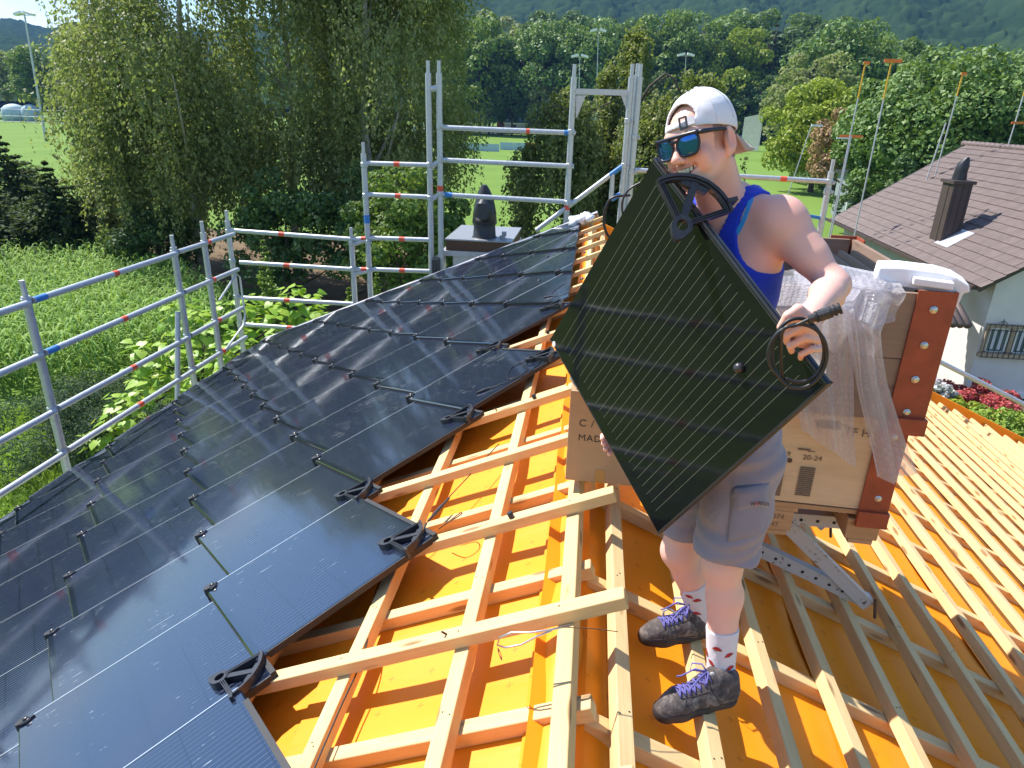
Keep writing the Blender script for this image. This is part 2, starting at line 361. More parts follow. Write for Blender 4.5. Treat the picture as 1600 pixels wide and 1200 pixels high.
# boards below the sheet, then the sheet itself sagging a little between the rafters
slab('roof_deck', FL, 0.02, 6.12, -11.06, 4, -0.30, -0.20, M['pallet']); slab('roof_deck', FR, 0.02, 9.0, -4, 11.06, -0.30, -0.20, M['pallet'])
PITCH_Y = 0.683
def rafter(k): return 1.585 + PITCH_Y*k
def sheet(F, s0, s1, y0, y1, sign):
    ns, ny = 60, 190
    S = np.linspace(s0, s1, ns); Y = np.linspace(y0, y1, ny); g = np.meshgrid(S, Y, indexing='ij')
    ph = (sign*g[1]-1.585)/PITCH_Y*2*np.pi
    N = -0.166 - 0.010*(0.5-0.5*np.cos(ph)) + 0.004*np.sin(g[0]*7.3+g[1]*3.1)*(0.5-0.5*np.cos(ph))
    V = np.stack([g[0], g[1], N], -1).reshape(-1, 3)
    i, j = np.meshgrid(np.arange(ns-1), np.arange(ny-1), indexing='ij'); a = (i*ny+j).ravel()
    Fq = np.stack([a, a+ny, a+ny+1, a+1], 1)
    o = put('roof_underlay', mesh_np('roof_underlay', V, Fq, M['membrane'], True), house); o.matrix_basis = F
sheet(FL, -0.02, 6.12, -11.06, 4, -1); sheet(FR, -0.02, 9.0, -4, 11.06, 1)
for F, sg_, ss in ((FL, -1, (1.1,)), (FR, 1, (1.38, 2.72, 4.06, 5.4))):
    for s in ss:
        b = MB(); y0, y1 = (-11.0, 3.0) if sg_ < 0 else (-3.0, 11.0); k = 60; vs = []
        for i in range(k+1):
            y = y0+(y1-y0)*i/k; w0 = 0.006*math.sin(i*1.7)+0.004*math.sin(i*3.1)
            vs += [(s-0.13, y, -0.1645), (s+w0, y, -0.1615), (s+w0+0.001, y, -0.168)]
        b.add(vs, [(i*3+q, i*3+q+1, i*3+q+4, i*3+q+3) for i in range(k) for q in (0, 1)]); o = put('overlap_strip', b.mesh('overlap_strip', M['membrane']), house); o.matrix_basis = F
# loose strip of the sheet over the ridge
n = 120; V = []; 
for i in range(n):
    y = -1 + 12.0*i/(n-1)
    for j in range(9):
        t = j/8; x = -0.10+0.26*t; base = -0.158+(x*math.tan(AL) if x < 0 else -x*math.tan(AR))/1.0
        V.append((x, y, base-0.012+0.030*math.sin(math.pi*t)*(1+0.5*math.sin(y*4.1)+0.35*math.sin(y*9.7+t*3))))
V = np.array(V); i, j = np.meshgrid(np.arange(n-1), np.arange(8), indexing='ij'); a = (i*9+j).ravel()
put('ridge_strip', mesh_np('ridge_strip', V, np.stack([a, a+1, a+10, a+9], 1), M['membrane'], True), house)

BMESH = {}
def batten(F, c, length, along, wd=0.058, ht=0.050, mat='pine', name='batten', tilt=0.0, parent=None):
    key = (round(length, 1), wd, ht, mat)
    if key not in BMESH:
        b = bmesh.new(); bmesh.ops.create_cube(b, size=1); bmesh.ops.scale(b, vec=(key[0], wd, ht), verts=b.verts)
        bmesh.ops.bevel(b, geom=list(b.edges), offset=0.0025, segments=1, affect='EDGES')
        me = bpy.data.meshes.new('batten'); b.to_mesh(me); b.free(); me.materials.append(M[mat]); BMESH[key] = me
    o = put(name, BMESH[key], parent or house)
    R = Matrix.Rotation((math.pi/2 if along == 'y' else 0)+tilt, 4, 'Z')
    o.matrix_basis = F @ Matrix.Translation(c) @ R
    return o
rj = lambda a: random.uniform(-a, a)
# lower layer, up the slope on each rafter
for k in range(-2, 14):
    y = rafter(k)
    if k <= 8 or k > 12: batten(FL, (1.45+rj(.01), -y, -0.138), 3.0, 's', 0.058, 0.056)
    batten(FR, (4.55+rj(.01), y+0.03+rj(.012), -0.138), 9.0, 's', 0.058, 0.056)
# second layer, along the ridge
for s in (0.012, 0.40, 0.88, 1.37):
    batten(FL, (s, -(0.2+11.0)/2, -0.080), 10.9, 'y', 0.058, 0.058)
for k in range(27):
    e = rj(0.12); batten(FR, (0.25+0.322*k+rj(.004), (0.2+10.98+e)/2, -0.080), 10.8+e, 'y', 0.054, 0.056, tilt=rj(.0012))
# third layer on the left, up the slope: these carry the tiles
for k in range(-1, 15):
    y = 1.22+0.687*k
    batten(FL, (1.9+rj(.012)-(0.0 if k != 2 else -0.02), -y, -0.0255), 4.2, 's', 0.062, 0.050, tilt=rj(.002))
nh_ = MB()
for F, ss, ys in ((FL, (0.40, 0.88), [rafter(k) for k in range(-2, 12)]), (FR, [0.25+0.322*k for k in range(26)], [rafter(k)+0.03 for k in range(-2, 14)])):
    for s in ss:
        for y in ys:
            if random.random() < 0.15: continue
            for q in (-1, 1):
                c = F @ Vector((s+q*0.011+rj(.008), (y+q*0.008+rj(.012))*(1 if F is FR else -1), -0.0515 if F is FL else -0.0522))
                nz = (F.to_3x3() @ Vector((0, 0, 1))); nh_.lathe(c, [(0.0042, 0), (0.0030, 0.0014)], 6, nz)
for k in range(-1, 15):
    for s in (0.012, 0.40, 0.88):
        nz = FL.to_3x3() @ Vector((0, 0, 1)); nh_.lathe(PL(s+rj(.01), 1.22+0.687*k+rj(.012), -0.0006), [(0.0042, 0), (0.003, 0.0014)], 6, nz)
nh_.build('nail_heads', M['ink'], house)['kind'] = 'stuff'
# verge boards, flashing and gutter
slab('verge_board', FL, -0.12, 6.2, -(VERGE+0.06), -(VERGE+0.02), -0.30, 0.02, M['pallet'])
b = MB(); b.box((3.02, -(VERGE+0.05), 0.045), (6.3, 0.16, 0.012)); b.box((3.02, -(VERGE+0.135), 0.0), (6.3, 0.012, 0.10)); o = put('verge_flashing', b.mesh('f', M['alu']), house); o.matrix_basis = FL
slab('verge_upstand', FR, -0.05, 9.0, VERGE-0.015, VERGE+0.03, -0.24, 0.02, M['membrane'])
gp = [PL(6.22, y, -0.16) for y in (-3, 0, 4, 8, VERGE+0.1)]
b = MB()
for i in range(len(gp)-1):
    for k in range(8):
        a0, a1 = math.pi*(1+k/8), math.pi*(1+(k+1)/8)
        q = [gp[i]+0.075*Vector((math.cos(a0), 0, math.sin(a0))), gp[i+1]+0.075*Vector((math.cos(a0), 0, math.sin(a0))), gp[i+1]+0.075*Vector((math.cos(a1), 0, math.sin(a1))), gp[i]+0.075*Vector((math.cos(a1), 0, math.sin(a1)))]
        b.add(q, [(0, 1, 2, 3)])
b.lathe(PL(6.22, VERGE+0.1, -0.15), [(0.085, 0), (0.085, 0.02)], 16, (0, 1, 0))
M['copper'] = simple('brown_copper', (0.33, 0.11, 0.05), 0.45, 0.3, 0.2, 10)
b.build('gutter', M['copper'], house)

# ------------------------------------------------------------------ laid solar tiles
TA = 0.88; HD = TA/math.sqrt(2); TDS, TDY = 0.512, 0.687; TTH = 0.020; TAU = 0.044
def bracket_mesh(sc=1.0, mat=None, W_=0.70):
    b = MB(); th = 0.020*sc
    def sector(r0, r1, a0, a1, z0, z1, k=14):
        P = [(r1*sc*math.cos(a0+(a1-a0)*i/k), r1*sc*math.sin(a0+(a1-a0)*i/k), 0) for i in range(k+1)] + [(r0*sc*math.cos(a1-(a1-a0)*i/k), r0*sc*math.sin(a1-(a1-a0)*i/k), 0) for i in range(k+1)]
        k2 = len(P); vs = [(p[0], p[1], z0) for p in P]+[(p[0], p[1], z1) for p in P]; fs = []
        for i in range(k):
            q = (i, i+1, k2-2-i, k2-1-i); fs.append(q[::-1]); fs.append(tuple(x+k2 for x in q))
        fs += [(i, (i+1) % k2, k2+(i+1) % k2, k2+i) for i in range(k2)]
        b.add(vs, fs)
    sector(0.139, 0.145, -W_, W_, 0, th*1.3); sector(0.147, 0.156, -W_*1.02, W_*1.02, 0, th*1.6)
    sector(0.139, 0.156, -W_, W_, 0, th*0.5)
    for a in (-W_*0.97, W_*0.97):
        d = Vector((math.cos(a), math.sin(a), 0)); sd = Vector((-math.sin(a), math.cos(a), 0))
        for q in (-0.0062, 0, 0.0062): b.bar(d*0.020*sc+sd*q*sc+Vector((0, 0, th*0.75)), d*0.145*sc+sd*q*sc+Vector((0, 0, th*0.75)), 0.0028*sc, th*1.2)
        b.bar(d*0.020*sc+Vector((0, 0, th*0.3)), d*0.145*sc+Vector((0, 0, th*0.3)), 0.015*sc, th*0.6)
    b.bar((0.02*sc, 0.004*sc, th*0.6), (0.137*sc, 0.012*sc, th*0.6), 0.021*sc, th*1.1)
    b.add([Vector((0.118*sc, -0.03*sc, 0)), Vector((0.136*sc, -0.035*sc, 0)), Vector((0.136*sc, 0.055*sc, 0)), Vector((0.118*sc, 0.05*sc, 0)), Vector((0.118*sc, -0.03*sc, th)), Vector((0.136*sc, -0.035*sc, th)), Vector((0.136*sc, 0.055*sc, th)), Vector((0.118*sc, 0.05*sc, th))], [(3, 2, 1, 0), (4, 5, 6, 7), (0, 1, 5, 4), (1, 2, 6, 5), (2, 3, 7, 6), (3, 0, 4, 7)])
    n = 24
    vs = []; fs = []
    for k in range(n):
        a = 2*math.pi*k/n; u = Vector((math.cos(a), math.sin(a), 0)); ro = 0.031*sc
        if abs(a-math.pi) < 0.9: ro = 0.031*sc/max(0.62, math.cos((a-math.pi)*0.9)**0+0)  ; ro = 0.031*sc*(1+0.55*(1-abs(a-math.pi)/0.9))
        vs += [u*0.017*sc, u*0.017*sc+Vector((0, 0, th*1.3)), u*ro+Vector((0, 0, th*1.3)), u*ro]
    for k in range(n):
        j = (k+1) % n
        for q in range(4): fs.append((k*4+q, j*4+q, j*4+(q+1) % 4, k*4+(q+1) % 4))
    b.add(vs, fs)
    b.box((0.125*sc, -0.105*sc, th*0.8), (0.03*sc, 0.012*sc, th*2.2), Matrix.Rotation(-0.9, 3, 'Z'))
    return b.mesh('hold_down_bracket', mat or M['black'])
BRK = bracket_mesh(1.12)

def tile_mesh(poly, rim=True):
    """poly: list of (x, y) in tile coordinates -> slab with a fine bevelled rim"""
    b = bmesh.new(); vs = [b.verts.new((p[0], p[1], TTH)) for p in poly]; f = b.faces.new(vs)
    r = bmesh.ops.extrude_face_region(b, geom=[f]); nv = [e for e in r['geom'] if isinstance(e, bmesh.types.BMVert)]
    for v in nv: v.co.z -= TTH
    bmesh.ops.recalc_face_normals(b, faces=b.faces)
    ed = [e for e in b.edges if all(abs(v.co.z-TTH) < 1e-6 for v in e.verts)]
    if rim: bmesh.ops.bevel(b, geom=ed, offset=0.007, segments=1, affect='EDGES')
    me = bpy.data.meshes.new('glass_pane'); b.to_mesh(me); b.free(); me.materials.append(M['pv']); me.materials.append(M['blackm']); me.materials.append(M['edge_glint'])
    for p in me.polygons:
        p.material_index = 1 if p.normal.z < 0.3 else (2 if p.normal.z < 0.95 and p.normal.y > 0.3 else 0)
    return me
def clip(poly, fn):
    out = []; n = len(poly)
    for i in range(n):
        a, b = poly[i], poly[(i+1) % n]; fa, fb = fn(a), fn(b)
        if fa >= 0: out.append(a)
        if (fa >= 0) != (fb >= 0):
            t = fa/(fa-fb); out.append((a[0]+t*(b[0]-a[0]), a[1]+t*(b[1]-a[1])))
    return out
FULL = [(-TA/2, -TA/2), (TA/2, -TA/2), (TA/2, TA/2), (-TA/2, TA/2)]
T_FULL = tile_mesh(FULL)
kb = MB(); kb.lathe((0, 0, 0), [(0.017, 0), (0.020, 0.006), (0.014, 0.012), (0.010, 0.014), (0.010, 0.020), (0.004, 0.023)], 10); kb.box((0.004, 0, 0.004), (0.055, 0.012, 0.008), Matrix.Rotation(0.5, 3, 'Z'))
T_KNOB = kb.mesh('storm_clip', M['black'], smooth=False)
def bar_mesh(y0, y1):
    b = MB(); b.box((-TA/2+0.011, (y0+y1)/2, -0.008), (0.026, y1-y0, 0.020))
    if y1 > TA/2-0.05: b.lathe((-TA/2+0.014, TA/2-0.02, -0.028), [(0.024, 0), (0.026, 0.03), (0.022, 0.058)], 12)
    return b.mesh('edge_bar', M['blackm'])
BARS = {}
r2 = math.sqrt(0.5)
mins = {-6: 0, -5: 1, -4: 0, -3: 1, -2: 0, -1: 1, 0: 0, 1: 1, 2: 0, 3: -1, 4: 0, 5: -1}
edge_lab = {(0, -2): 'solar tile at the near bottom of the array, upper corner out of the picture', (1, -1): 'front edge solar tile with its bracket over the lowest bare batten end', (0, 0): 'largest edge solar tile, corner and bracket jutting farthest over the orange underlay',
            (1, 1): 'edge solar tile tucked behind the farthest jutting corner tile, black bracket on top', (0, 2): 'edge solar tile with bare bracket, third corner back from the front', (-1, 3): 'edge solar tile carrying a loose black cable coil and plug',
            (0, 4): 'edge solar tile with bracket close behind the one with the cable coil', (-1, 5): 'farthest edge solar tile with a bracket, next to the straight cut edge'}
tiles = {}
for q in range(-5, 15):
    pmin = mins.get(q, -3)
    for p in range(pmin, 13):
        if (p+q) % 2: continue
        sW = 1.885+TDS*p; yc = 2.585+TDY*q; sc_ = sW-HD
        # plan polygon in tile coordinates: local s = sc + (-x + y)/sqrt2 ; y_world = yc + (x + y)/sqrt2
        fs_ = lambda t: sc_+(-t[0]+t[1])*r2
        fy_ = lambda t: yc+(t[0]+t[1])*r2
        poly = FULL
        if q >= 5 and not (p, q) in edge_lab: poly = clip(poly, lambda t: fs_(t)-0.15)
        poly = clip(poly, lambda t: 6.15-fs_(t)) if len(poly) > 2 else []
        poly = clip(poly, lambda t: VERGE-0.02-fy_(t)) if len(poly) > 2 else []
        poly = clip(poly, lambda t: fy_(t)+0.6) if len(poly) > 2 else []
        if len(poly) < 3: continue
        area = abs(sum(poly[i][0]*poly[(i+1) % len(poly)][1]-poly[(i+1) % len(poly)][0]*poly[i][1] for i in range(len(poly))))/2
        if area < 0.02: continue
        full = area > TA*TA-1e-4
        # frame: E corner at the batten, W corner lifted
        ds = Vector((math.cos(TAU), 0, math.sin(TAU))); dn = Vector((-math.sin(TAU), 0, math.cos(TAU))); dy = Vector((0, 1, 0))   # dy: minus world y
        U = (-ds - dy)*r2; Vv = (ds - dy)*r2
        n0 = 0.002 + HD*math.sin(TAU) + rj(0.0015)
        Mt = FL @ frame(U, Vv, dn, (sc_, -yc, n0)) @ Matrix.Rotation(rj(0.0022), 4, 'X') @ Matrix.Rotation(rj(0.0022), 4, 'Y')
        key = (p, q)
        if key in edge_lab: lab, grp = edge_lab[key], 'laid solar tiles'
        elif full and q <= 5 and (pmin, q) in edge_lab:
            lab = 'black solar tile, %s straight down the slope from the %s' % (('first', 'second', 'third', 'fourth', 'fifth', 'sixth')[(p-pmin)//2-1], {2: 'bottom edge tile', 1: 'tile over the lowest bare batten end'}.get(q and 0, '') or {-2: 'nearest edge tile', -1: 'tile over the lowest batten end', 0: 'largest jutting corner tile', 1: 'tile behind the largest corner tile', 2: 'third bracket corner', 3: 'tile with the cable coil', 4: 'tile behind the cable coil', 5: 'last bracket tile'}[q]); grp = 'laid solar tiles'
        elif full: lab, grp = 'whole black square solar tile inside the laid array, lapped by its neighbours', 'laid solar tiles inside the array'
        elif min(fs_(t) for t in poly) < 0.2: lab, grp = 'black solar tile cut straight along the bare strip below the ridge', 'solar tiles cut along the ridge'
        elif max(fy_(t) for t in poly) > VERGE-0.1: lab, grp = 'black solar tile cut along the pale metal flashing of the far verge', 'solar tiles cut along the verge'
        else: lab, grp = 'black solar tile cut along the eave beside the scaffold', 'solar tiles cut along the eave'
        root = thing('solar_tile', lab, 'solar tile', (0, 0, 0), grp); root.matrix_basis = Mt; tiles[key] = root
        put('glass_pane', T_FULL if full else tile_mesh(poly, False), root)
        # bar under the lower edge x = -TA/2
        ys = [t[1] for t in poly if abs(t[0]+TA/2) < 1e-6]
        if len(ys) >= 2 and max(ys)-min(ys) > 0.05:
            kk = (round(min(ys), 3), round(max(ys), 3))
            if kk not in BARS: BARS[kk] = bar_mesh(*kk)
            put('edge_bar', BARS[kk], root)
            if max(ys) > TA/2-0.01:
                o = put('storm_clip', T_KNOB, root, (-TA/2+0.035, TA/2-0.035, TTH)); o.rotation_euler.z = rj(0.4)
        if key in edge_lab:
            o = put('hold_down_bracket', BRK, root, (TA/2-0.165, -TA/2+0.165, TTH)); o.rotation_euler.z = rad(-45)+rj(0.12)
            eb = MB(); eb.bar((TA/2-0.006, -TA/2, 0.008), (TA/2-0.006, TA/2-0.12, 0.008), 0.022, 0.034, mi=0); eb.bar((-TA/2+0.05, -TA/2+0.004, 0.004), (TA/2, -TA/2+0.004, 0.004), 0.012, 0.028)
            put('upper_edge_rail', eb.mesh('r', M['blackm']), root)
for key in ((-3, 7), (-2, 8), (-3, 9), (-2, 6), (-2, 10), (-1, 7), (-1, 9)):
    if key in tiles: put('storm_clip', T_KNOB, tiles[key], (0.15, -0.15, TTH))
# ------------------------------------------------------------------ scaffolding
def atx(x, y, X):
    d = RGT*((x-800)/F_PX) + DWN*((y-600)/F_PX) + FWD
    return CAM + d*(X/d.x)
TR = 0.040
def tube_part(parent, name, a, b, r=TR, bands=(), ends=None, mat='galv'):
    m = MB(); m.tube([a, b], r, 10); o = m.build(name, M[mat], parent, auto=40)
    a = Vector(a); b = Vector(b); L_ = (b-a).length; d = (b-a).normalized()
    for t, ln, mt in bands:
        c = a+(b-a)*t; k = MB(); k.tube([c-d*ln/2, c+d*ln/2], r+0.0012, 10); k.build('tape_band', M[mt], o, auto=40)
    return o
def coupler(parent, c, ax=(0, 0, 1)):
    c = Vector(c); m = MB(); m.lathe(c-Vector(ax).normalized()*0.035, [(0.045, 0), (0.058, 0.008), (0.058, 0.075), (0.045, 0.085)], 10, ax)
    m.box(c+Vector((0.045, -0.03, 0)), (0.05, 0.05, 0.05), Matrix.Rotation(0.5, 3, 'Z')); m.tube([c+Vector((0.03, -0.05, -0.02)), c+Vector((0.075, -0.075, 0.015))], 0.009, 6)
    m.build('coupler', M['galv'], parent)
def post(parent, base, top, extra=(), bands=()):
    o = tube_part(parent, 'post', base, top, TR*1.2, bands)
    for c in extra: coupler(o, c, (Vector(top)-Vector(base)))
    m = MB(); m.lathe(Vector(top), [(0.030, 0.0), (0.030, 0.18)], 8); m.build('spigot', M['galv'], o)
    return o

XS = -6.2
sc1 = thing('scaffold', 'galvanised eave scaffold with four guard rails beside the corn field', 'scaffold', (XS, 6.8, -4.5))
zr = [-0.585, -1.205, -1.905, -2.46]
py = [1.0, 3.92, 6.82, 9.72, 10.58]
for i, y in enumerate(py):
    top = {6.82: -0.52, 9.72: -0.50, 10.58: -0.42}.get(y, -0.5)
    po = post(sc1, (XS, y, -6.9), (XS, y, top-0.0), [(XS, y, z) for z in zr])
    m = MB(); m.box((XS+0.028, y, -2.0 if y < 7 else -1.35), (0.004, 0.045, 0.09)); m.build('white_label', M['white'], po)
for i in range(len(py)-1):
    for k, z in enumerate(zr):
        if py[i] == 9.72 and k > 3: continue
        bands = [(0.5, 0.10, 'red_tape')]
        if py[i+1]-py[i] > 2: bands += [(0.035, 0.18, 'blue_tape')] if k in (0, 1) else []
        tube_part(sc1, 'guard_rail', (XS+0.055, py[i]+0.03, z+0.012), (XS+0.055, py[i+1]-0.03 if i < 3 else 11.45, z), TR*0.95, bands)
tube_part(sc1, 'brace', (XS+0.02, 9.55, -1.45), (XS+0.02, 8.95, -3.6), TR)
m = MB(); m.tube([(XS+0.1, 10.62, -1.55), (XS+0.1, 11.3, -1.25), (XS+0.1, 11.4, -1.33), (XS+0.1, 11.42, -2.05), (XS+0.1, 11.3, -2.2), (XS+0.1, 10.62, -2.42)], 0.018, 8); m.build('end_frame', M['galv'], sc1, auto=40)

YG = 11.8
def g(x, y, Y=YG): return at(x, y, Y)
def gp_(x0, y0, x1, y1, ext=0.0, Y=YG):
    a, b = g(x0, y0, Y), g(x1, y1, Y); d = (b-a).normalized(); return a-d*ext, b+d*ext
sc2 = thing('scaffold', 'galvanised scaffold along the far gable, its tall frame around the grey chimney', 'scaffold', (-2.7, YG, -4.5))
def gpost(xt, yt, zb=-6.9, couple=(), Y=YG, bands=()):
    t = g(xt, yt, Y); return post(sc2, (t.x, Y, zb), (t.x, Y, t.z), [(t.x, Y, g(xt, c, Y).z) for c in couple], bands)
gpost(355, 345, couple=(362, 408, 463)); gpost(549, 372, couple=(380, 420)); gpost(568, 240, couple=(258, 306, 378, 422), bands=[(0.86, 0.14, 'blue_tape')])
gpost(669, 114, couple=(258, 310)); gpost(686, 114, couple=(198, 250, 303), bands=[(0.80, 0.12, 'red_tape')]); gpost(897, 120, couple=(207, 260, 318), bands=[(0.78, 0.13, 'red_tape')])
gpost(987, 120, couple=(190, 260)); gpost(1000, 120, couple=(215, 270)); gpost(995, 118, Y=12.5); gpost(1299, 268, couple=(285, 300))
for a in ((360, 360, 553, 374), (375, 410, 552, 421), (375, 465, 553, 475), (382, 507, 553, 519)):
    tube_part(sc2, 'guard_rail', *gp_(*a), bands=[(0.42, 0.11, 'red_tape')])
for a in ((570, 255, 671, 258), (573, 304, 672, 308), (583, 372, 674, 375), (584, 421, 674, 424), (553, 374, 585, 372), (553, 421, 585, 421)):
    tube_part(sc2, 'guard_rail', *gp_(*a), bands=[(0.5, 0.10, 'red_tape')])
for a, bd in (((686, 199, 898, 208), [(0.66, 0.06, 'red_tape'), (0.96, 0.16, 'blue_tape')]), ((690, 250, 896, 260), []), ((692, 304, 893, 316), [(0.04, 0.16, 'blue_tape')])):
    tube_part(sc2, 'guard_rail', *gp_(*a), bands=bd)
for a in ((671, 262, 688, 252), (672, 312, 690, 303), (672, 138, 688, 137), (672, 140, 688, 139)):
    tube_part(sc2, 'cross_tube', *gp_(*a))
for a in ((549, 383, 582, 371), (553, 428, 583, 422)): tube_part(sc2, 'cross_tube', *gp_(*a))
m = MB(); a, b = gp_(899, 143, 986, 145); m.bar(a, b, 0.05, 0.085); m.build('head_beam', M['galv'], sc2)
for sgn, x0 in ((1, 900), (-1, 985)):
    p0, p1, p2, p3 = g(x0, 149), g(x0+15*sgn, 149), g(x0+3*sgn, 180), g(x0, 185); m = MB(); m.prism([p0, p1, p2, p3], (0, -0.006, 0), (0, 0.006, 0)); m.build('gusset', M['galv'], sc2)
tube_part(sc2, 'stair_rail', *gp_(838, 360, 953, 274)); tube_part(sc2, 'stair_rail', *gp_(953, 274, 975, 258), mat='blue_tape'); tube_part(sc2, 'stair_rail', *gp_(957, 272, 955, 312)); tube_part(sc2, 'stair_rail', *gp_(955, 312, 972, 302), mat='blue_tape')
tube_part(sc2, 'guard_rail', *gp_(992, 266, 1299, 284), bands=[(0.76, 0.10, 'red_tape')])
tube_part(sc2, 'guard_rail', *gp_(1000, 380, 1299, 400))
m = MB(); a, b = gp_(1262, 337, 1290, 342); m.bar(a, b, 0.05, 0.05); m.build('toe_board', M['blue_tape'], sc2)
m = MB(); m.box((-2.62, 11.95, -1.02), (0.10, 0.7, 0.28)); m.build('toe_board', M['black'], sc2)
sc3 = thing('scaffold', 'grey scaffold tubes running past the right verge in front of the white neighbouring wall', 'scaffold', (6.5, 11.7, -4.5))
for a, Y in (((1300, 480, 1660, 662), 11.75), ((1300, 548, 1660, 728), 11.5)): tube_part(sc3, 'guard_rail', at(a[0], a[1], Y), at(a[2], a[3], Y))

# ------------------------------------------------------------------ chimney at the far gable
ch = thing('chimney', 'flat metal covered chimney head with dark curved cowl beyond the solar tiles', 'chimney', (-2.0, 12.4, -2.5))
zc = at(697, 373, 12.0).z
fl, fr_ = at(695, 372, 12.0), at(800, 378, 12.0)
x0, x1, y0, y1 = fl.x, fr_.x, 12.0, on_z(716, 351, zc).y
m = MB(); m.box(((x0+x1)/2, (y0+y1)/2, zc-0.012), (x1-x0, y1-y0, 0.024)); m.build('cap_sheet', M['zinc'], ch)
m = MB(); m.box(((x0+x1)/2, (y0+y1)/2, zc-0.115), (x1-x0-0.03, y1-y0-0.03, 0.18)); m.build('fascia', M['rust'], ch)
m = MB(); m.box(((x0+x1)/2-0.03, (y0+y1)/2, zc-0.25), (x1-x0+0.06, y1-y0+0.05, 0.09)); m.build('ledge', M['alu'], ch)
m = MB(); m.box(((x0+x1)/2, (y0+y1)/2, zc-1.6), (x1-x0-0.25, y1-y0-0.2, 2.62)); m.build('shaft', M['white'], ch)
M['cowl'] = simple('dark_metal_cowl', (0.035, 0.037, 0.040), 0.42, 0.35, 0.3, 10)
cc = at(757, 366, 12.35); cc.z = zc; sc_c = 0.205
m = MB(); m.lathe(cc, [(sc_c*1.12, 0), (sc_c, 0.03), (sc_c*0.92, 0.22), (sc_c*1.02, 0.23), (sc_c*1.0, 0.25)], 20); m.build('cowl_base', M['cowl'], ch, auto=35)
m = MB(); m.lathe(cc, [(sc_c*1.05, 0.24), (sc_c*1.08, 0.26), (sc_c*1.0, 0.40), (sc_c*1.04, 0.42), (sc_c*0.7, 0.43)], 20); m.build('cowl_collar', M['cowl'], ch, auto=35)
# hood: a bent pipe whose open mouth looks away to the front left
m = MB(); pts = []; rr = []
for i in range(13):
    t = i/12; pts.append(cc+Vector((-0.02*t, 0.05*math.sin(t*2.2), 0.40+0.50*t))); rr.append(sc_c*(1.02-0.38*t-0.42*t**3))
m.tube(pts, rr, 20); m.build('cowl_hood', M['cowl'], ch, auto=50)
m = MB()
for i in range(9):
    t = i/8
    for k in (0, 1): pass
pts2 = [cc+Vector((0.0, -0.06, 0.41)), cc+Vector((0, -0.20, 0.46)), cc+Vector((0, -0.19, 0.58)), cc+Vector((0, -0.10, 0.70))]
m.tube(pts2, [sc_c*0.96, sc_c*0.80, sc_c*0.60, sc_c*0.2], 18); m.build('cowl_mouth', M['cowl'], ch, auto=40)
m = MB(); k = at(785, 369, 12.3); k.z = zc; m.lathe(k, [(0.05, 0), (0.05, 0.05)], 10); m.box(k+Vector((0.03, 0, 0.08)), (0.08, 0.05, 0.08)); m.build('lid_handle', M['zinc'], ch)

# ------------------------------------------------------------------ crate on its roof bracket
CR = Matrix.Rotation(rad(-3.0), 4, 'Z'); C0 = Vector((1.335, 2.70, 0.0))      # front right lower corner
def cw(x, y, z): return C0 + (CR @ Vector((x, y, z)))                         # crate coordinates: x <= 0 to the left, y back
CR3 = CR.to_3x3()
crate = thing('crate', 'open wooden crate with red steel corner posts on a pallet behind the person', 'crate', cw(-0.4, 0.6, -0.13))
W_, D_ = 0.80, 1.20
def cbox(name, c, d, mat, parent=crate, bev=0.0): m = MB(); m.box(cw(*c), d, CR3); return m.build(name, M[mat], parent, bevel=bev)
zf = 0.435
def local_plank(name, c, d, mat, parent, along='x'):
    """plank as its own mesh with the grain along its length"""
    L_, wd, th = d; b = MB(); b.box((0, 0, 0), (L_, wd, th)); o = put(name, b.mesh(name, M[mat]), parent)
    R = {'x': Matrix.Rotation(math.pi/2, 4, 'X'), 'y': Matrix.Rotation(math.pi/2, 4, 'Z') @ Matrix.Rotation(math.pi/2, 4, 'X'), 'fx': Matrix.Identity(4), 'fy': Matrix.Rotation(math.pi/2, 4, 'Z')}[along]
    o.matrix_basis = Matrix.Translation(-org(parent)) @ Matrix.Translation(cw(*c)) @ CR @ R
    return o
local_plank('plywood_panel', (-W_/2-0.02, 0.012, zf/2+0.0), (W_-0.05, zf-0.01, 0.018), 'ply', crate)
local_plank('plywood_panel', (-0.012, D_/2, zf/2), (D_-0.03, zf-0.01, 0.018), 'ply', crate, 'y')
local_plank('plywood_panel', (-W_+0.012, D_/2, zf/2), (D_-0.03, zf-0.01, 0.018), 'ply', crate, 'y')
local_plank('plywood_panel', (-W_/2, D_-0.012, zf/2), (W_-0.05, zf-0.01, 0.018), 'ply', crate)
for k in range(2):
    hh = 0.258; z = zf+0.005+hh/2+k*(hh+0.004)
    local_plank('side_plank', (-W_/2, -0.014+rj(.002), z), (W_-0.01, hh, 0.024), 'old_wood', crate)
    local_plank('side_plank', (0.018, D_/2, z), (D_+0.02, hh, 0.024), 'old_wood', crate, 'y')
    local_plank('side_plank', (-W_-0.012, D_/2, z), (D_+0.02, hh, 0.024), 'old_wood', crate, 'y')
    local_plank('side_plank', (-W_/2, D_+0.014, z), (W_-0.01, hh, 0.024), 'old_wood', crate)
def bolts(parent, zs, x, y):
    for z in zs:
        b = MB(); b.lathe(cw(x, y, z), [(0.015, 0), (0.015, 0.003), (0.009, 0.006), (0.009, 0.010), (0.003, 0.011)], 10, -(CR3 @ Vector((0, 1, 0)))); b.build('bolt', M['steel'], parent)
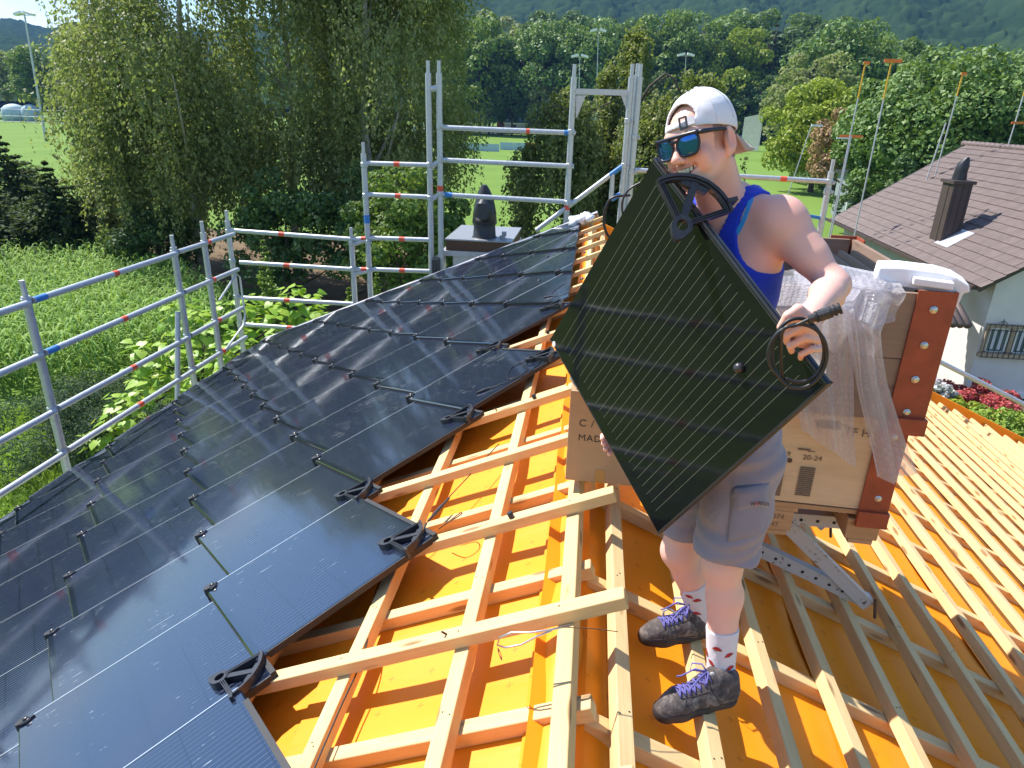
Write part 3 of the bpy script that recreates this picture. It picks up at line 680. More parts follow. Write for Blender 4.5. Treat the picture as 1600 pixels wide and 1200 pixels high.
for xs, sg in ((0.0, 1), (-W_, -1)):
    for yb, sy in ((0.0, -1), (D_, 1)):
        m = MB()
        x_out = xs+sg*0.036; yo = yb+sy*0.034
        m.box(cw(xs-sg*0.032, yo, zf+0.27), (0.135, 0.008, 0.54), CR3); m.box(cw(x_out, yb-sy*0.03, zf+0.27), (0.008, 0.135, 0.54), CR3)
        m.box(cw(xs-sg*0.030, yo+sy*0.014, zf-0.005), (0.145, 0.03, 0.07), CR3)
        o = m.build('corner_post', M['red_steel'], crate, bevel=0.002)
        if sy < 0: bolts(o, (zf+0.47, zf+0.33, zf+0.19, zf+0.05), xs-sg*0.035, yo-0.004)
        m = MB(); m.box(cw(xs-sg*0.052, yb+sy*0.006, 0.18), (0.115, 0.008, 0.44), CR3); m.box(cw(xs+sg*0.006, yb-sy*0.045, 0.18), (0.008, 0.105, 0.44), CR3); m.box(cw(xs-sg*0.05, yb+sy*0.014, -0.03), (0.125, 0.024, 0.075), CR3)
        o = m.build('corner_post', M['red_steel'], crate, bevel=0.002)
        if sy < 0: bolts(o, (0.36, 0.07), xs-sg*0.045, yb-0.008)
# pallet
for y in np.linspace(0.06, 1.14, 7): local_plank('deck_board', (-W_/2, y, -0.011), (W_, 0.12, 0.020), 'pallet', crate, 'fx')
for x in (-0.05, -W_/2, -W_+0.05): local_plank('stringer_board', (x, D_/2, -0.033), (D_, 0.10, 0.022), 'pallet', crate, 'fy')
for x in (-0.07, -W_/2-0.03, -W_+0.07):
    for y in (0.07, D_/2, D_-0.07): o = cbox('pallet_block', (x, y, -0.095), (0.135, 0.14, 0.10), 'pallet', crate, 0.004)
    local_plank('stringer_board', (x, D_/2, -0.155), (D_, 0.10, 0.020), 'pallet', crate, 'fy')
def text(parent, body, loc, size, R, mat='ink', name='printed_text', ext=0.0004, sx=1.0):
    cu = bpy.data.curves.new('t', 'FONT'); cu.body = body; cu.size = size; cu.extrude = ext; cu.align_x = 'LEFT'; cu.space_character = sx
    ob = bpy.data.objects.new('t', cu); COL.objects.link(ob); dg = bpy.context.evaluated_depsgraph_get()
    me = bpy.data.meshes.new_from_object(ob.evaluated_get(dg)); bpy.data.objects.remove(ob)
    me.materials.clear(); me.materials.append(M[mat]); o = put(name, me, parent); o['kind'] = 'stuff'
    o.matrix_basis = Matrix.Translation(-org(parent)) @ Matrix.Translation(loc) @ R; return o
TXR = CR @ Matrix.Rotation(math.pi/2, 4, 'X')
text(crate, '20-24', cw(-0.375, -0.0005, 0.215), 0.034, TXR, 'ink2'); text(crate, 'TF H', cw(-0.235, -0.0005, 0.345), 0.05, TXR, 'ink2'); text(crate, '9', cw(-0.44, -0.0005, 0.225), 0.03, TXR, 'ink2')
m = MB()
for k in range(15):
    m.box(cw(-0.345, -0.001, 0.045+k*0.0095), (0.062, 0.002, 0.006), CR3)
m.box(cw(-0.375, -0.001, 0.262), (0.05, 0.002, 0.008), CR3); m.box(cw(-0.345, -0.001, 0.256), (0.03, 0.002, 0.003), CR3); m.box(cw(-0.30, -0.001, 0.385), (0.09, 0.002, 0.035), CR3); m.box(cw(-0.447, -0.001, 0.09), (0.02, 0.002, 0.12), CR3)
m.build('printed_stamp', M['ink2'], crate)['kind'] = 'stuff'
m = MB(); m.lathe(cw(-0.425, 0.0, 0.205), [(0.011, 0), (0.011, 0.003)], 12, -(CR3 @ Vector((0, 1, 0)))); m.build('screw_head', M['rust'], crate)
text(crate, '-074', cw(-0.465, -0.0015, -0.085), 0.036, TXR, 'ink2'); text(crate, 'HT', cw(-0.46, -0.0015, -0.125), 0.032, TXR, 'ink2')
# black solar tiles standing in the crate
for k, (dx, an) in enumerate(((-0.12, 14), (-0.20, 16), (-0.28, 18))):
    t = thing('solar_tile', ('black solar tile leaning nearest the right wall inside the open crate', 'middle black solar tile standing in the open crate', 'black solar tile standing in the open crate behind the shoulder')[k], 'solar tile', cw(dx, 0.55, 0.5))
    R = CR3 @ Matrix.Rotation(rad(an), 3, 'Y')
    m = MB(); m.box(cw(dx, 0.62, 0.50), (0.018, 0.86, 0.84), R); m.build('glass_pane', M['pv_held'], t)
    m = MB(); c = cw(dx, 0.62, 0.50)
    m.box(c+R @ Vector((0, 0, 0.425)), (0.03, 0.88, 0.03), R); m.box(c+R @ Vector((0, -0.435, 0)), (0.03, 0.03, 0.86), R); m.build('edge_rail', M['blackm'], t)

# steel roof brackets under the crate
for yb, lab in ((2.93, 'worn perforated steel roof bracket under the front of the crate'), (3.62, 'worn perforated steel roof bracket under the rear of the crate')):
    t = thing('roof_bracket', lab, 'roof bracket', (1.2, yb, -0.6))
    def beam(name, a, b, holes=True):
        m = MB(); a = Vector(a); b = Vector(b); d = (b-a).normalized(); nn = Vector((0, 1, 0)); u = d.cross(nn)
        if u.z < 0: u = -u
        m.bar(a, b, 0.006, 0.062, up=u); m.bar(a+u*0.030+nn*0.02, b+u*0.030+nn*0.02, 0.05, 0.005, up=u)
        o = m.build(name, M['worn'], t)
        if holes:
            k = MB(); L_ = (b-a).length; q = 0.05
            while q < L_-0.04: k.lathe(a+d*q-nn*0.0032, [(0.0085, 0), (0.0085, 0.001)], 10, -nn); q += 0.075
            k.build('bolt_holes', M['ink'], o)
    lo = PR(1.62, yb, 0.012); hi = PR(0.52, yb, 0.012)
    beam('slope_beam', hi, lo)
    beam('level_beam', (0.66, yb, -0.205), (1.30, yb, -0.205))
    beam('strut', (1.02, yb-0.02, -0.235), lo+Vector((-0.01, -0.02, 0.0)), False)
    m = MB(); m.tube([lo+Vector((0.01, -0.03, 0.05)), lo+Vector((0.025, -0.04, -0.05))], 0.008, 8); m.build('nail', M['rust'], t)

# ------------------------------------------------------------------ cardboard box at the ridge
BX = Matrix.Rotation(rad(-2), 4, 'Z'); bx0 = Vector((-0.035, 2.76, 0.002))
box = thing('cardboard_box', 'brown cardboard box with printed letters standing on the ridge battens', 'box', bx0)
def bw(x, y, z): return bx0 + BX @ Vector((x, y, z))
m = MB(); m.box(bw(0.24, 0.17, 0.225), (0.48, 0.34, 0.45), BX.to_3x3()); m.build('body', M['card'], box, bevel=0.004)
for y, a in ((-0.02, -14), (0.36, 12)):
    m = MB(); m.box(bw(0.24, y, 0.452), (0.47, 0.10, 0.004), (BX @ Matrix.Rotation(rad(a), 4, 'X')).to_3x3()); m.build('flap', M['card'], box)
BT = BX @ Matrix.Rotation(math.pi/2, 4, 'X')
text(box, 'C / NO.', bw(0.045, -0.0008, 0.275), 0.047, BT, sx=1.15); text(box, 'MADE IN', bw(0.045, -0.0008, 0.205), 0.045, BT, sx=1.1)
m = MB(); m.box(bw(0.155, -0.001, 0.035), (0.042, 0.002, 0.065), BX.to_3x3()); m.build('parcel_tape', M['tape'], box)
m = MB(); 
tl = thing('hand_tool', 'small grey hand tool lying on the cardboard box flap', 'tool', bw(0.03, 0.05, 0.46)); m.box(bw(0.035, 0.03, 0.475), (0.05, 0.14, 0.035), Matrix.Rotation(0.3, 3, 'Z')); m.tube([bw(0.04, 0.02, 0.49), bw(0.0, -0.02, 0.50)], 0.012, 8); m.build('tool_body', M['steel'], tl, bevel=0.004)

# ------------------------------------------------------------------ bubble wrap and foam on the crate
def bubble():
    n = NT('bubble_wrap'); v = n.new('ShaderNodeUVMap'); mp = n.new('ShaderNodeMapping'); mp.inputs['Scale'].default_value = (1, 1, 1); n.lk(v.outputs[0], mp.inputs[0])
    vo = n.new('ShaderNodeTexVoronoi', feature='F1'); vo.inputs['Scale'].default_value = 60; vo.inputs['Randomness'].default_value = 0.4; n.lk(mp.outputs[0], vo.inputs['Vector'])
    dome = n.ramp(vo.outputs['Distance'], [(0.0, (1, 1, 1)), (0.28, (0.85, 0.85, 0.85)), (0.44, (0, 0, 0))])
    n.base((0.93, 0.91, 0.94)); n.set(Roughness=0.13); n.p.inputs['IOR'].default_value = 1.5; n.p.inputs['Coat Weight'].default_value = 0.6; n.p.inputs['Coat Roughness'].default_value = 0.08; n.bump(dome, 0.8, 0.006)
    tr = n.new('ShaderNodeBsdfTransparent'); tr.inputs[0].default_value = (0.96, 0.95, 0.97, 1); ms = n.new('ShaderNodeMixShader')
    tl_ = n.new('ShaderNodeBsdfTranslucent'); tl_.inputs[0].default_value = (0.92, 0.90, 0.93, 1); m2 = n.new('ShaderNodeMixShader'); m2.inputs[0].default_value = 0.5
    n.lk(n.p.outputs[0], m2.inputs[1]); n.lk(tl_.outputs[0], m2.inputs[2])
    n.lk(n.math('ADD', 0.52, n.math('MULTIPLY', dome, 0.10)), ms.inputs[0])
    n.lk(tr.outputs[0], ms.inputs[1]); n.lk(m2.outputs[0], ms.inputs[2]); n.lk(ms.outputs[0], n.out.inputs['Surface'])
    return n.m
M['bubble'] = bubble()
def sheet_from(rows, name, label, nu=40, nv=60, wob=0.012, seed=0):
    """rows: list of polylines (left..right) from top to bottom, smoothly interpolated"""
    rng = np.random.default_rng(seed); R_ = [np.array([list(p) for p in r]) for r in rows]
    def interp(P, t):
        n = len(P)-1; x = t*n; i = min(int(x), n-1); f_ = x-i; f2 = f_*f_*(3-2*f_)*0.5+f_*0.5; return P[i]*(1-f2)+P[i+1]*f2
    V = []; 
    for j in range(nv+1):
        tv = j/nv; x = tv*(len(R_)-1); i = min(int(x), len(R_)-2); f_ = x-i; f2 = f_*f_*(3-2*f_)*0.4+f_*0.6
        for k in range(nu+1):
            u = k/nu; p = interp(R_[i], u)*(1-f2)+interp(R_[i+1], u)*f2
            amp = wob*(0.25+tv)
            p = p+np.array([0.3, -1, 0.2])*amp*(math.sin(u*13+2.1*math.sin(tv*2+seed))+0.6*math.sin(u*29+tv*3+seed)+0.3*math.sin(tv*21+u*5))
            V.append(p)
    V = np.array(V); a = (np.arange(nv)[:, None]*(nu+1)+np.arange(nu)[None]).ravel(); Fq = np.stack([a, a+1, a+nu+2, a+nu+1], 1)
    me = mesh_np(name, V, Fq, M['bubble'], True); uv = me.uv_layers.new(name='uv'); li = np.zeros(len(me.loops), np.int32); me.loops.foreach_get('vertex_index', li)
    hz = np.linalg.norm(V[nu]-V[0]); vt = np.linalg.norm(V[-1]-V[0]); U = np.stack([(li % (nu+1))/nu*max(hz, .25), (li//(nu+1))/nv*max(vt, .3)], 1); uv.data.foreach_set('uv', U.astype(np.float32).ravel())
    o = put(name, me); tag(o, label, 'bubble wrap'); return o
fy = -0.05
def cp_(x, y, Y): return at(x, y, Y)
sheet_from([[cw(-0.60, 0.22, 0.95), cw(-0.42, 0.24, 0.99), cw(-0.25, 0.22, 0.955)],
            [cw(-0.60, 0.02, 0.985), cw(-0.44, 0.0, 1.0), cw(-0.27, 0.0, 0.985)],
            [cp_(1205, 478, 2.60), cp_(1270, 480, 2.58), cp_(1330, 470, 2.60)],
            [cp_(1230, 600, 2.62), cp_(1285, 600, 2.60), cp_(1328, 590, 2.62)],
            [cp_(1252, 672, 2.63), cp_(1300, 705, 2.61), cp_(1332, 728, 2.63)]], 'bubble_wrap', 'shorter pointed bubble wrap sheet hanging over the crate front beside the arm', seed=1)
sheet_from([[cw(-0.34, 0.25, 0.93), cw(-0.2, 0.26, 0.97), cw(-0.10, 0.25, 0.94)],
            [cw(-0.36, 0.0, 0.985), cw(-0.25, 0.0, 1.0), cw(-0.16, 0.0, 0.98)],
            [cp_(1318, 480, 2.58), cp_(1345, 500, 2.56), cp_(1378, 520, 2.58)],
            [cp_(1335, 600, 2.60), cp_(1360, 605, 2.57), cp_(1385, 600, 2.60)],
            [cp_(1366, 742, 2.60), cp_(1395, 756, 2.58), cp_(1430, 738, 2.62)]], 'bubble_wrap', 'longer bubble wrap strip hanging in front of the red corner post', seed=5)
# folded edge of wrap along the crate top
sheet_from([[cw(-0.5, 0.35, 0.93), cw(-0.38, 0.36, 0.99), cw(-0.12, 0.30, 0.95)], [cw(-0.52, 0.1, 0.99), cw(-0.38, 0.1, 1.03), cw(-0.15, 0.08, 1.0)], [cw(-0.52, -0.04, 0.97), cw(-0.38, -0.06, 0.98), cw(-0.14, -0.045, 0.965)], [cw(-0.5, -0.055, 0.80), cw(-0.36, -0.06, 0.78), cw(-0.15, -0.05, 0.86)]], 'bubble_wrap', 'crumpled bubble wrap bunched over the top edge of the crate', nu=36, nv=30, wob=0.016, seed=9)
fo = thing('foam_piece', 'white foam packing piece lying on the crate corner', 'foam', cw(-0.05, 0.05, 0.99))
m = MB(); FR3 = (CR @ Matrix.Rotation(rad(-14), 4, 'Z')).to_3x3()
def fw(x, y, z): return cw(-0.045, 0.10, 0.972) + FR3 @ Vector((x*0.88, y, z*0.9))
prof = [(-0.19, 0), (-0.185, 0.07), (-0.10, 0.078), (0.04, 0.074), (0.11, 0.060), (0.165, 0.032), (0.172, 0.004), (0.150, -0.004), (0.142, -0.062), (0.085, -0.066), (0.080, -0.010), (0.02, -0.006)]
m.prism([fw(a, -0.09, b) for a, b in prof], (0, 0, 0), FR3 @ Vector((0, 0.16, 0))); m.build('foam_block', M['foam'], fo, bevel=0.006)
m = MB(); m.prism([fw(a, -0.135, b) for a, b in ((-0.05, 0.02), (-0.05, 0.05), (0.10, 0.045), (0.10, 0.015))], (0, 0, 0), FR3 @ Vector((0, 0.045, 0))); m.build('foam_ledge', M['foam'], fo, bevel=0.004)

# ------------------------------------------------------------------ loose things on the battens
t = thing('wire_loop', 'steel wire loop with a round washer hanging off a batten', 'wire', at(865, 985, 1.66)); P_ = lambda x, y, d=1.66: at(x, y, d)
m = MB(); m.tube([P_(892, 977, 1.70), P_(860, 984), P_(830, 988), P_(800, 988), P_(781, 996), P_(777, 1008), P_(790, 1012), P_(815, 1007), P_(840, 994), P_(862, 985)], 0.0033, 6); m.build('wire', M['steel'], t, smooth=True)
m = MB(); m.tube([P_(880, 980, 1.68), P_(925, 982, 1.72), P_(965, 987, 1.76)], 0.0016, 5); m.build('binding_wire', M['rust'], t)
m = MB(); c = P_(781, 1022, 1.66); vs = []; fs = []
for k in range(18):
    a = 2*math.pi*k/18; u = Vector((0.30*math.cos(a)-0.15*math.sin(a), -0.55*math.cos(a), math.sin(a))).normalized()
    vs += [c+u*0.008-FWD*0.001, c+u*0.020-FWD*0.001, c+u*0.020+FWD*0.001, c+u*0.008+FWD*0.001]
for k in range(18):
    j = (k+1) % 18
    for q in range(4): fs.append((k*4+q, j*4+q, j*4+(q+1) % 4, k*4+(q+1) % 4))
m.add(vs, fs); m.build('washer', M['rust'], t)
def single(name, label, cat, mb_, mat, group=None, **k):
    o = mb_.build(name, M[mat], None, **k); return tag(o, label, cat, group)
for i, (px, y, lab) in enumerate(((800, 808, 'black rubber plug standing on the second bare batten'), (836, 621, 'small black rubber plug on a batten left of the cardboard box'), (857, 520, 'black rubber plug on the batten end by the held tile corner'))):
    k = {0: 2, 1: 4, 2: 6}[i]; yy = 1.22+0.687*k
    a = at(px, y, yy); m = MB(); m.lathe((a.x, yy-0.005, -abs(a.x)*math.tan(AL)*(1 if a.x < 0 else 0)-0.004), [(0.013, 0), (0.014, 0.026), (0.011, 0.03)], 12, (-math.sin(AL), 0, math.cos(AL))); single('rubber_plug', lab, 'plug', m, 'black', auto=40)
for px, y, lab in ((699, 990, 'bent nail sticking out of the long near batten'), (776, 705, 'nail sticking out of the batten left of the box')):
    kk = 1 if y > 900 else 4; yy = 1.22+0.687*kk; a = at(px, y, yy); s_ = -a.x/math.cos(AL)
    m = MB(); m.tube([PL(s_, yy, -0.01), PL(s_+0.01, yy-0.012, 0.022)], 0.004, 8); single('nail', lab, 'nail', m, 'rust')
def cable(name, label, pts, r=0.0028, mat='cable', plug=None, cat='cable'):
    # smooth through points
    P = [Vector(p) for p in pts]; out = []
    for i in range(len(P)-1):
        p0, p1, p2, p3 = P[max(i-1, 0)], P[i], P[i+1], P[min(i+2, len(P)-1)]
        for k in range(8):
            t = k/8; out.append(0.5*((2*p1)+(p2-p0)*t+(2*p0-5*p1+4*p2-p3)*t*t+(3*p1-p0-3*p2+p3)*t**3))
    out.append(P[-1]); t = thing(name, label, cat, out[0]); m = MB(); m.tube(out, r, 6); m.build('cord', M[mat], t, smooth=True)
    if plug is not None:
        a, b = Vector(plug[0]), Vector(plug[1]); d = (b-a); m = MB(); m.tube([a, a+d*0.3, a+d*0.32, a+d*0.7, a+d*0.72, b], [r*2.2, r*2.4, r*3.2, r*3.2, r*2.5, r*2.2], 10); m.build('plug', M['black'], t)
    return t
cable('cable', 'brown cable looping over the batten beside the nearest tile corner', [PL(1.0, 1.42, -0.12), PL(0.97, 1.36, 0.01), PL(0.86, 1.31, 0.012), PL(0.80, 1.33, -0.04), PL(0.79, 1.25, -0.06), PL(0.74, 1.10, -0.10), PL(0.75, 0.95, -0.15)], 0.0032, 'rust')
cable('cable', 'thin black cable along the second long batten under the tiles', [PL(0.93, 2.75, -0.10), PL(0.925, 2.4, -0.06), PL(0.84, 2.0, -0.06), PL(0.835, 1.7, -0.055), PL(0.84, 1.2, -0.06)], 0.003)
cable('cable', 'black cable with a plug under the third jutting tile', [PL(0.50, 3.55, -0.05), PL(0.62, 3.25, -0.045), PL(0.72, 3.0, -0.04), PL(0.80, 2.80, -0.05), PL(0.86, 2.72, -0.12)], 0.003, plug=(PL(0.70, 3.03, -0.04), PL(0.78, 2.86, -0.045)))
cable('cable', 'small cable loop lying behind the largest jutting tile corner', [PL(0.70, 2.76, -0.05), PL(0.62, 2.70, 0.0), PL(0.56, 2.74, 0.0), PL(0.58, 2.80, -0.02), PL(0.66, 2.80, -0.05)], 0.003, 'rust')
def tp(key, x, y, z=0.0): return tiles[key].matrix_basis @ Vector((x, y, TTH+z))
cable('cable', 'black cable coil with two plugs lying on an edge solar tile', [tp((-1, 3), 0.20, -0.25, 0.004), tp((-1, 3), 0.12, -0.40, 0.004), tp((-1, 3), -0.02, -0.36, 0.004), tp((-1, 3), 0.12, -0.20, 0.006), tp((-1, 3), 0.26, -0.22, 0.006), tp((-1, 3), 0.28, -0.36, 0.006), tp((-1, 3), 0.08, -0.44, 0.006), tp((-1, 3), -0.18, -0.33, 0.006)], 0.0028, plug=(tp((-1, 3), -0.16, -0.33, 0.008), tp((-1, 3), -0.25, -0.28, 0.008)))
if (-2, 6) in tiles:
    k_ = (-2, 6); cable('cable', 'thin cable loop lying on a cut tile near the ridge', [tp(k_, 0.05, 0.0, 0.004), tp(k_, -0.15, -0.05, 0.004), tp(k_, -0.3, -0.2, 0.004), tp(k_, -0.2, -0.35, 0.004), tp(k_, 0.05, -0.3, 0.004), tp(k_, 0.2, -0.15, 0.004)], 0.0025, plug=(tp(k_, -0.29, -0.18, 0.006), tp(k_, -0.33, -0.1, 0.006)))
hk = [PR(1.47, 2.02, -0.155), PR(1.48, 1.99, -0.13), PR(1.52, 1.96, -0.125), PR(1.56, 1.90, -0.14), PR(1.60, 1.86, -0.16)]
cable('hook', 'small bent black wire lying on the orange underlay right of the shoes', hk, 0.003, cat='wire')
# loose white wrapping at the far end of the ridge
rg = np.random.default_rng(3); m = MB(); 
for i in range(22):
    a = PL(-0.02+0.30*i/22, 10.75+rg.uniform(-.2, .2), 0.05+rg.uniform(0, .05)); m.lathe(a, [(0.02, -0.04), (0.06+rg.uniform(0, .04), 0), (0.02, 0.05+rg.uniform(0, .03))], 7, (rg.uniform(-1, 1), rg.uniform(-1, 1), 1))
single('insulation_wrap', 'crumpled white wrapping lying over the far end of the ridge', 'wrapping', m, 'foam', smooth=True)
# ------------------------------------------------------------------ distance fields -> skins
def nv(v): return np.array(v, float)
class Field:
    def __init__(s, lo, hi, h):
        s.lo = nv(lo); s.h = h; s.n = np.ceil((nv(hi)-s.lo)/h).astype(int)+1; s.d = np.full(s.n, 0.2, np.float32)
    def _sub(s, lo, hi):
        a = np.clip(np.floor((nv(lo)-s.lo)/s.h).astype(int), 0, s.n-1); b = np.clip(np.ceil((nv(hi)-s.lo)/s.h).astype(int)+1, 1, s.n)
        b = np.maximum(b, a+1)
        ax = [(s.lo[i]+s.h*np.arange(a[i], b[i])).astype(np.float32) for i in range(3)]
        return tuple(slice(a[i], b[i]) for i in range(3)), np.meshgrid(*ax, indexing='ij', sparse=True)
    def put(s, fn, lo, hi, k=0.02, op='add'):
        pad = k+0.012; sl, (X, Y, Z) = s._sub(nv(lo)-pad, nv(hi)+pad); d = fn(X, Y, Z).astype(np.float32); o = s.d[sl]
        if op == 'add':
            if k > 0: hh = np.maximum(k-np.abs(o-d), 0)/k; s.d[sl] = np.minimum(o, d)-hh*hh*k*0.25
            else: s.d[sl] = np.minimum(o, d)
        elif op == 'cut':
            d = -d; hh = np.maximum(k-np.abs(o-d), 0)/max(k, 1e-6); s.d[sl] = np.maximum(o, d)+hh*hh*k*0.25
        return s
    def cap(s, a, b, ra, rb=None, k=0.02, op='add', off=0.0):
        a = nv(a); b = nv(b); rb = ra if rb is None else rb; ra += off; rb += off; ab = b-a; L2 = float(ab@ab)+1e-9
        def fn(X, Y, Z):
            x, y, z = X-a[0], Y-a[1], Z-a[2]; t = np.clip((x*ab[0]+y*ab[1]+z*ab[2])/L2, 0, 1)
            return np.sqrt((x-t*ab[0])**2+(y-t*ab[1])**2+(z-t*ab[2])**2)-(ra+(rb-ra)*t)
        m = max(ra, rb); return s.put(fn, np.minimum(a, b)-m, np.maximum(a, b)+m, k, op)
    def ell(s, c, r, R=None, k=0.02, op='add', off=0.0):
        c = nv(c); r = nv(r)+off; R = np.eye(3) if R is None else np.array(R)      # columns of R: local axes
        def fn(X, Y, Z):
            x, y, z = X-c[0], Y-c[1], Z-c[2]
            u = x*R[0, 0]+y*R[1, 0]+z*R[2, 0]; v = x*R[0, 1]+y*R[1, 1]+z*R[2, 1]; w_ = x*R[0, 2]+y*R[1, 2]+z*R[2, 2]
            k0 = np.sqrt((u/r[0])**2+(v/r[1])**2+(w_/r[2])**2); k1 = np.sqrt((u/r[0]**2)**2+(v/r[1]**2)**2+(w_/r[2]**2)**2)+1e-9
            return k0*(k0-1)/k1
        m = max(r); return s.put(fn, c-m, c+m, k, op)
    def plane(s, p, nrm, k=0.0):
        """keeps the side the normal points away from"""
        p = nv(p); nrm = nv(nrm); nrm = nrm/np.linalg.norm(nrm); X, Y, Z = [(s.lo[i]+s.h*np.arange(s.n[i])).astype(np.float32) for i in range(3)]
        d = ((X-p[0])*nrm[0])[:, None, None]+((Y-p[1])*nrm[1])[None, :, None]+((Z-p[2])*nrm[2])[None, None]
        if k > 0: hh = np.maximum(k-np.abs(s.d-d), 0)/k; s.d = np.maximum(s.d, d)+hh*hh*k*0.25
        else: s.d = np.maximum(s.d, d)
        return s
    def sample(s, P):
        i = np.clip(np.rint((np.asarray(P)-s.lo)/s.h).astype(int), 0, s.n-1); return s.d[i[..., 0], i[..., 1], i[..., 2]]
    def tri(s, P):
        q = (np.asarray(P, float)-s.lo)/s.h; i = np.clip(np.floor(q).astype(int), 0, s.n-2); f = np.clip(q-i, 0, 1); o = 0
        for a in (0, 1):
            for b in (0, 1):
                for c in (0, 1):
                    o = o + s.d[i[..., 0]+a, i[..., 1]+b, i[..., 2]+c]*np.where(a, f[..., 0], 1-f[..., 0])*np.where(b, f[..., 1], 1-f[..., 1])*np.where(c, f[..., 2], 1-f[..., 2])
        return o
    def seen(s, x, y, t0=1.3, t1=3.2):
        """first surface point along the photo ray, with its normal"""
        d = nv(RGT*((x-800)/F_PX) + DWN*((y-600)/F_PX) + FWD); t = np.arange(t0, t1, 0.0015); P = nv(CAM)+t[:, None]*d
        ok = np.all((P > s.lo+s.h) & (P < s.lo+s.h*(s.n-2)), 1); v = np.where(ok, s.tri(P), 1); j = np.argmax(v < 0)
        if v[j] >= 0: return None, None
        p = P[j]; e = s.h*1.5; g = np.array([s.tri(p+e*a)-s.tri(p-e*a) for a in np.eye(3)]); return p, g/(np.linalg.norm(g)+1e-9)
    def nets(s, smooth=1, keep=()):
        D = s.d; n = D.shape; ins = D < 0
        c = np.zeros(tuple(np.array(n)-1), np.uint8)
        for a in (0, 1):
            for b in (0, 1):
                for e in (0, 1): c += ins[a:n[0]-1+a, b:n[1]-1+b, e:n[2]-1+e]
        cell = np.argwhere((c > 0) & (c < 8)); idx = np.full(c.shape, -1, np.int32); idx[tuple(cell.T)] = np.arange(len(cell))
        acc = np.zeros((len(cell), 3)); cnt = np.zeros(len(cell))
        cor = [(a, b, e) for a in (0, 1) for b in (0, 1) for e in (0, 1)]
        val = {q: D[cell[:, 0]+q[0], cell[:, 1]+q[1], cell[:, 2]+q[2]].astype(float) for q in cor}
        for q in cor:
            for ax in range(3):
                if q[ax] == 0:
                    r = list(q); r[ax] = 1; r = tuple(r); a, b = val[q], val[r]; m = (a < 0) != (b < 0); t = np.where(m, a/(a-b+1e-12), 0)
                    p = np.tile(np.array(q, float), (len(cell), 1)); p[:, ax] += t; acc[m] += p[m]; cnt[m] += 1
        V = s.lo + s.h*(cell + acc/cnt[:, None]); Fs = []
        for ax in range(3):
            sl0 = [slice(None)]*3; sl1 = [slice(None)]*3; sl0[ax] = slice(0, -1); sl1[ax] = slice(1, None)
            A, B = ins[tuple(sl0)], ins[tuple(sl1)]; e = np.argwhere(A != B); u, w_ = [i for i in range(3) if i != ax]
            e = e[(e[:, u] > 0) & (e[:, w_] > 0) & (e[:, u] < n[u]-1) & (e[:, w_] < n[w_]-1)]
            def cid(du, dw): q = e.copy(); q[:, u] -= du; q[:, w_] -= dw; return idx[tuple(q.T)]
            f = np.stack([cid(0, 0), cid(1, 0), cid(1, 1), cid(0, 1)], 1); fl = A[tuple(e.T)]
            if ax == 1: fl = ~fl
            f[~fl] = f[~fl][:, ::-1]; Fs.append(f[:, ::-1] if False else f)
        Fq = np.concatenate(Fs); Fq = Fq[(Fq >= 0).all(1)]
        for _ in range(smooth):
            S = np.zeros_like(V); k = np.zeros(len(V))
            for a, b in ((0, 1), (1, 2), (2, 3), (3, 0)):
                np.add.at(S, Fq[:, a], V[Fq[:, b]]); np.add.at(S, Fq[:, b], V[Fq[:, a]]); np.add.at(k, Fq[:, a], 1); np.add.at(k, Fq[:, b], 1)
            W = np.full(len(V), 0.5)
            for c, r in keep: W = np.minimum(W, np.where(np.linalg.norm(V-nv(c), axis=1) < r, 0.12, 0.5))
            V = V+(S/np.maximum(k, 1)[:, None]-V)*W[:, None]
        return V, Fq

# ------------------------------------------------------------------ the person
def skin_mat():
    n = NT('sunburnt_skin'); a = n.new('ShaderNodeVertexColor', layer_name='tint'); v = n.coord('Object'); f = n.noise(v, 38, 4, 0.6); f2 = n.noise(v, 9, 3, 0.6); fr_ = n.noise(v, 170, 2, 0.5)
    c = n.mix(n.math('MULTIPLY', f2, 0.42), a.outputs[0], (0.80, 0.36, 0.28)); c = n.mix(n.ramp(fr_, [(0.66, (0, 0, 0)), (0.74, (0.35, 0.35, 0.35))]), c, (0.50, 0.25, 0.17))
    n.base(c); n.set(Roughness=n.math('ADD', n.math('MULTIPLY', f, 0.2), 0.36)); n.p.inputs['Subsurface Weight'].default_value = 0.22; n.p.inputs['Subsurface Radius'].default_value = (1.0, 0.3, 0.15); n.p.inputs['Subsurface Scale'].default_value = 0.012
    n.p.inputs['Specular IOR Level'].default_value = 0.42; n.bump(n.math('ADD', f, fr_), 0.10, 0.002); return n.m
M['skin'] = skin_mat()
def cloth(name, col, weave=260, rough=0.8, var=0.15, bump=0.25, sheen=0.2):
    n = NT(name); v = n.coord('Object'); f = n.noise(v, weave, 2, 0.5); g_ = n.noise(v, 7, 4, 0.6)
    n.base(n.mix(g_, tuple(c*(1-var) for c in col), tuple(min(1, c*(1+var)) for c in col))); n.set(Roughness=rough); n.p.inputs['Specular IOR Level'].default_value = 0.25; n.p.inputs['Sheen Weight'].default_value = sheen
    n.bump(n.math('ADD', n.math('MULTIPLY', f, 0.15), n.noise(n.coord('Object', (1, 1, 1)), 16, 4, 0.55, 0.6)), bump, 0.012); return n.m
M['tank'] = cloth('blue_jersey', (0.012, 0.045, 0.50), bump=0.12); M['strap'] = cloth('light_blue_strap', (0.04, 0.30, 0.66))
M['shorts'] = cloth('grey_work_shorts', (0.27, 0.235, 0.27), bump=0.55); M['pocket'] = cloth('grey_pocket', (0.235, 0.215, 0.26), bump=0.4)
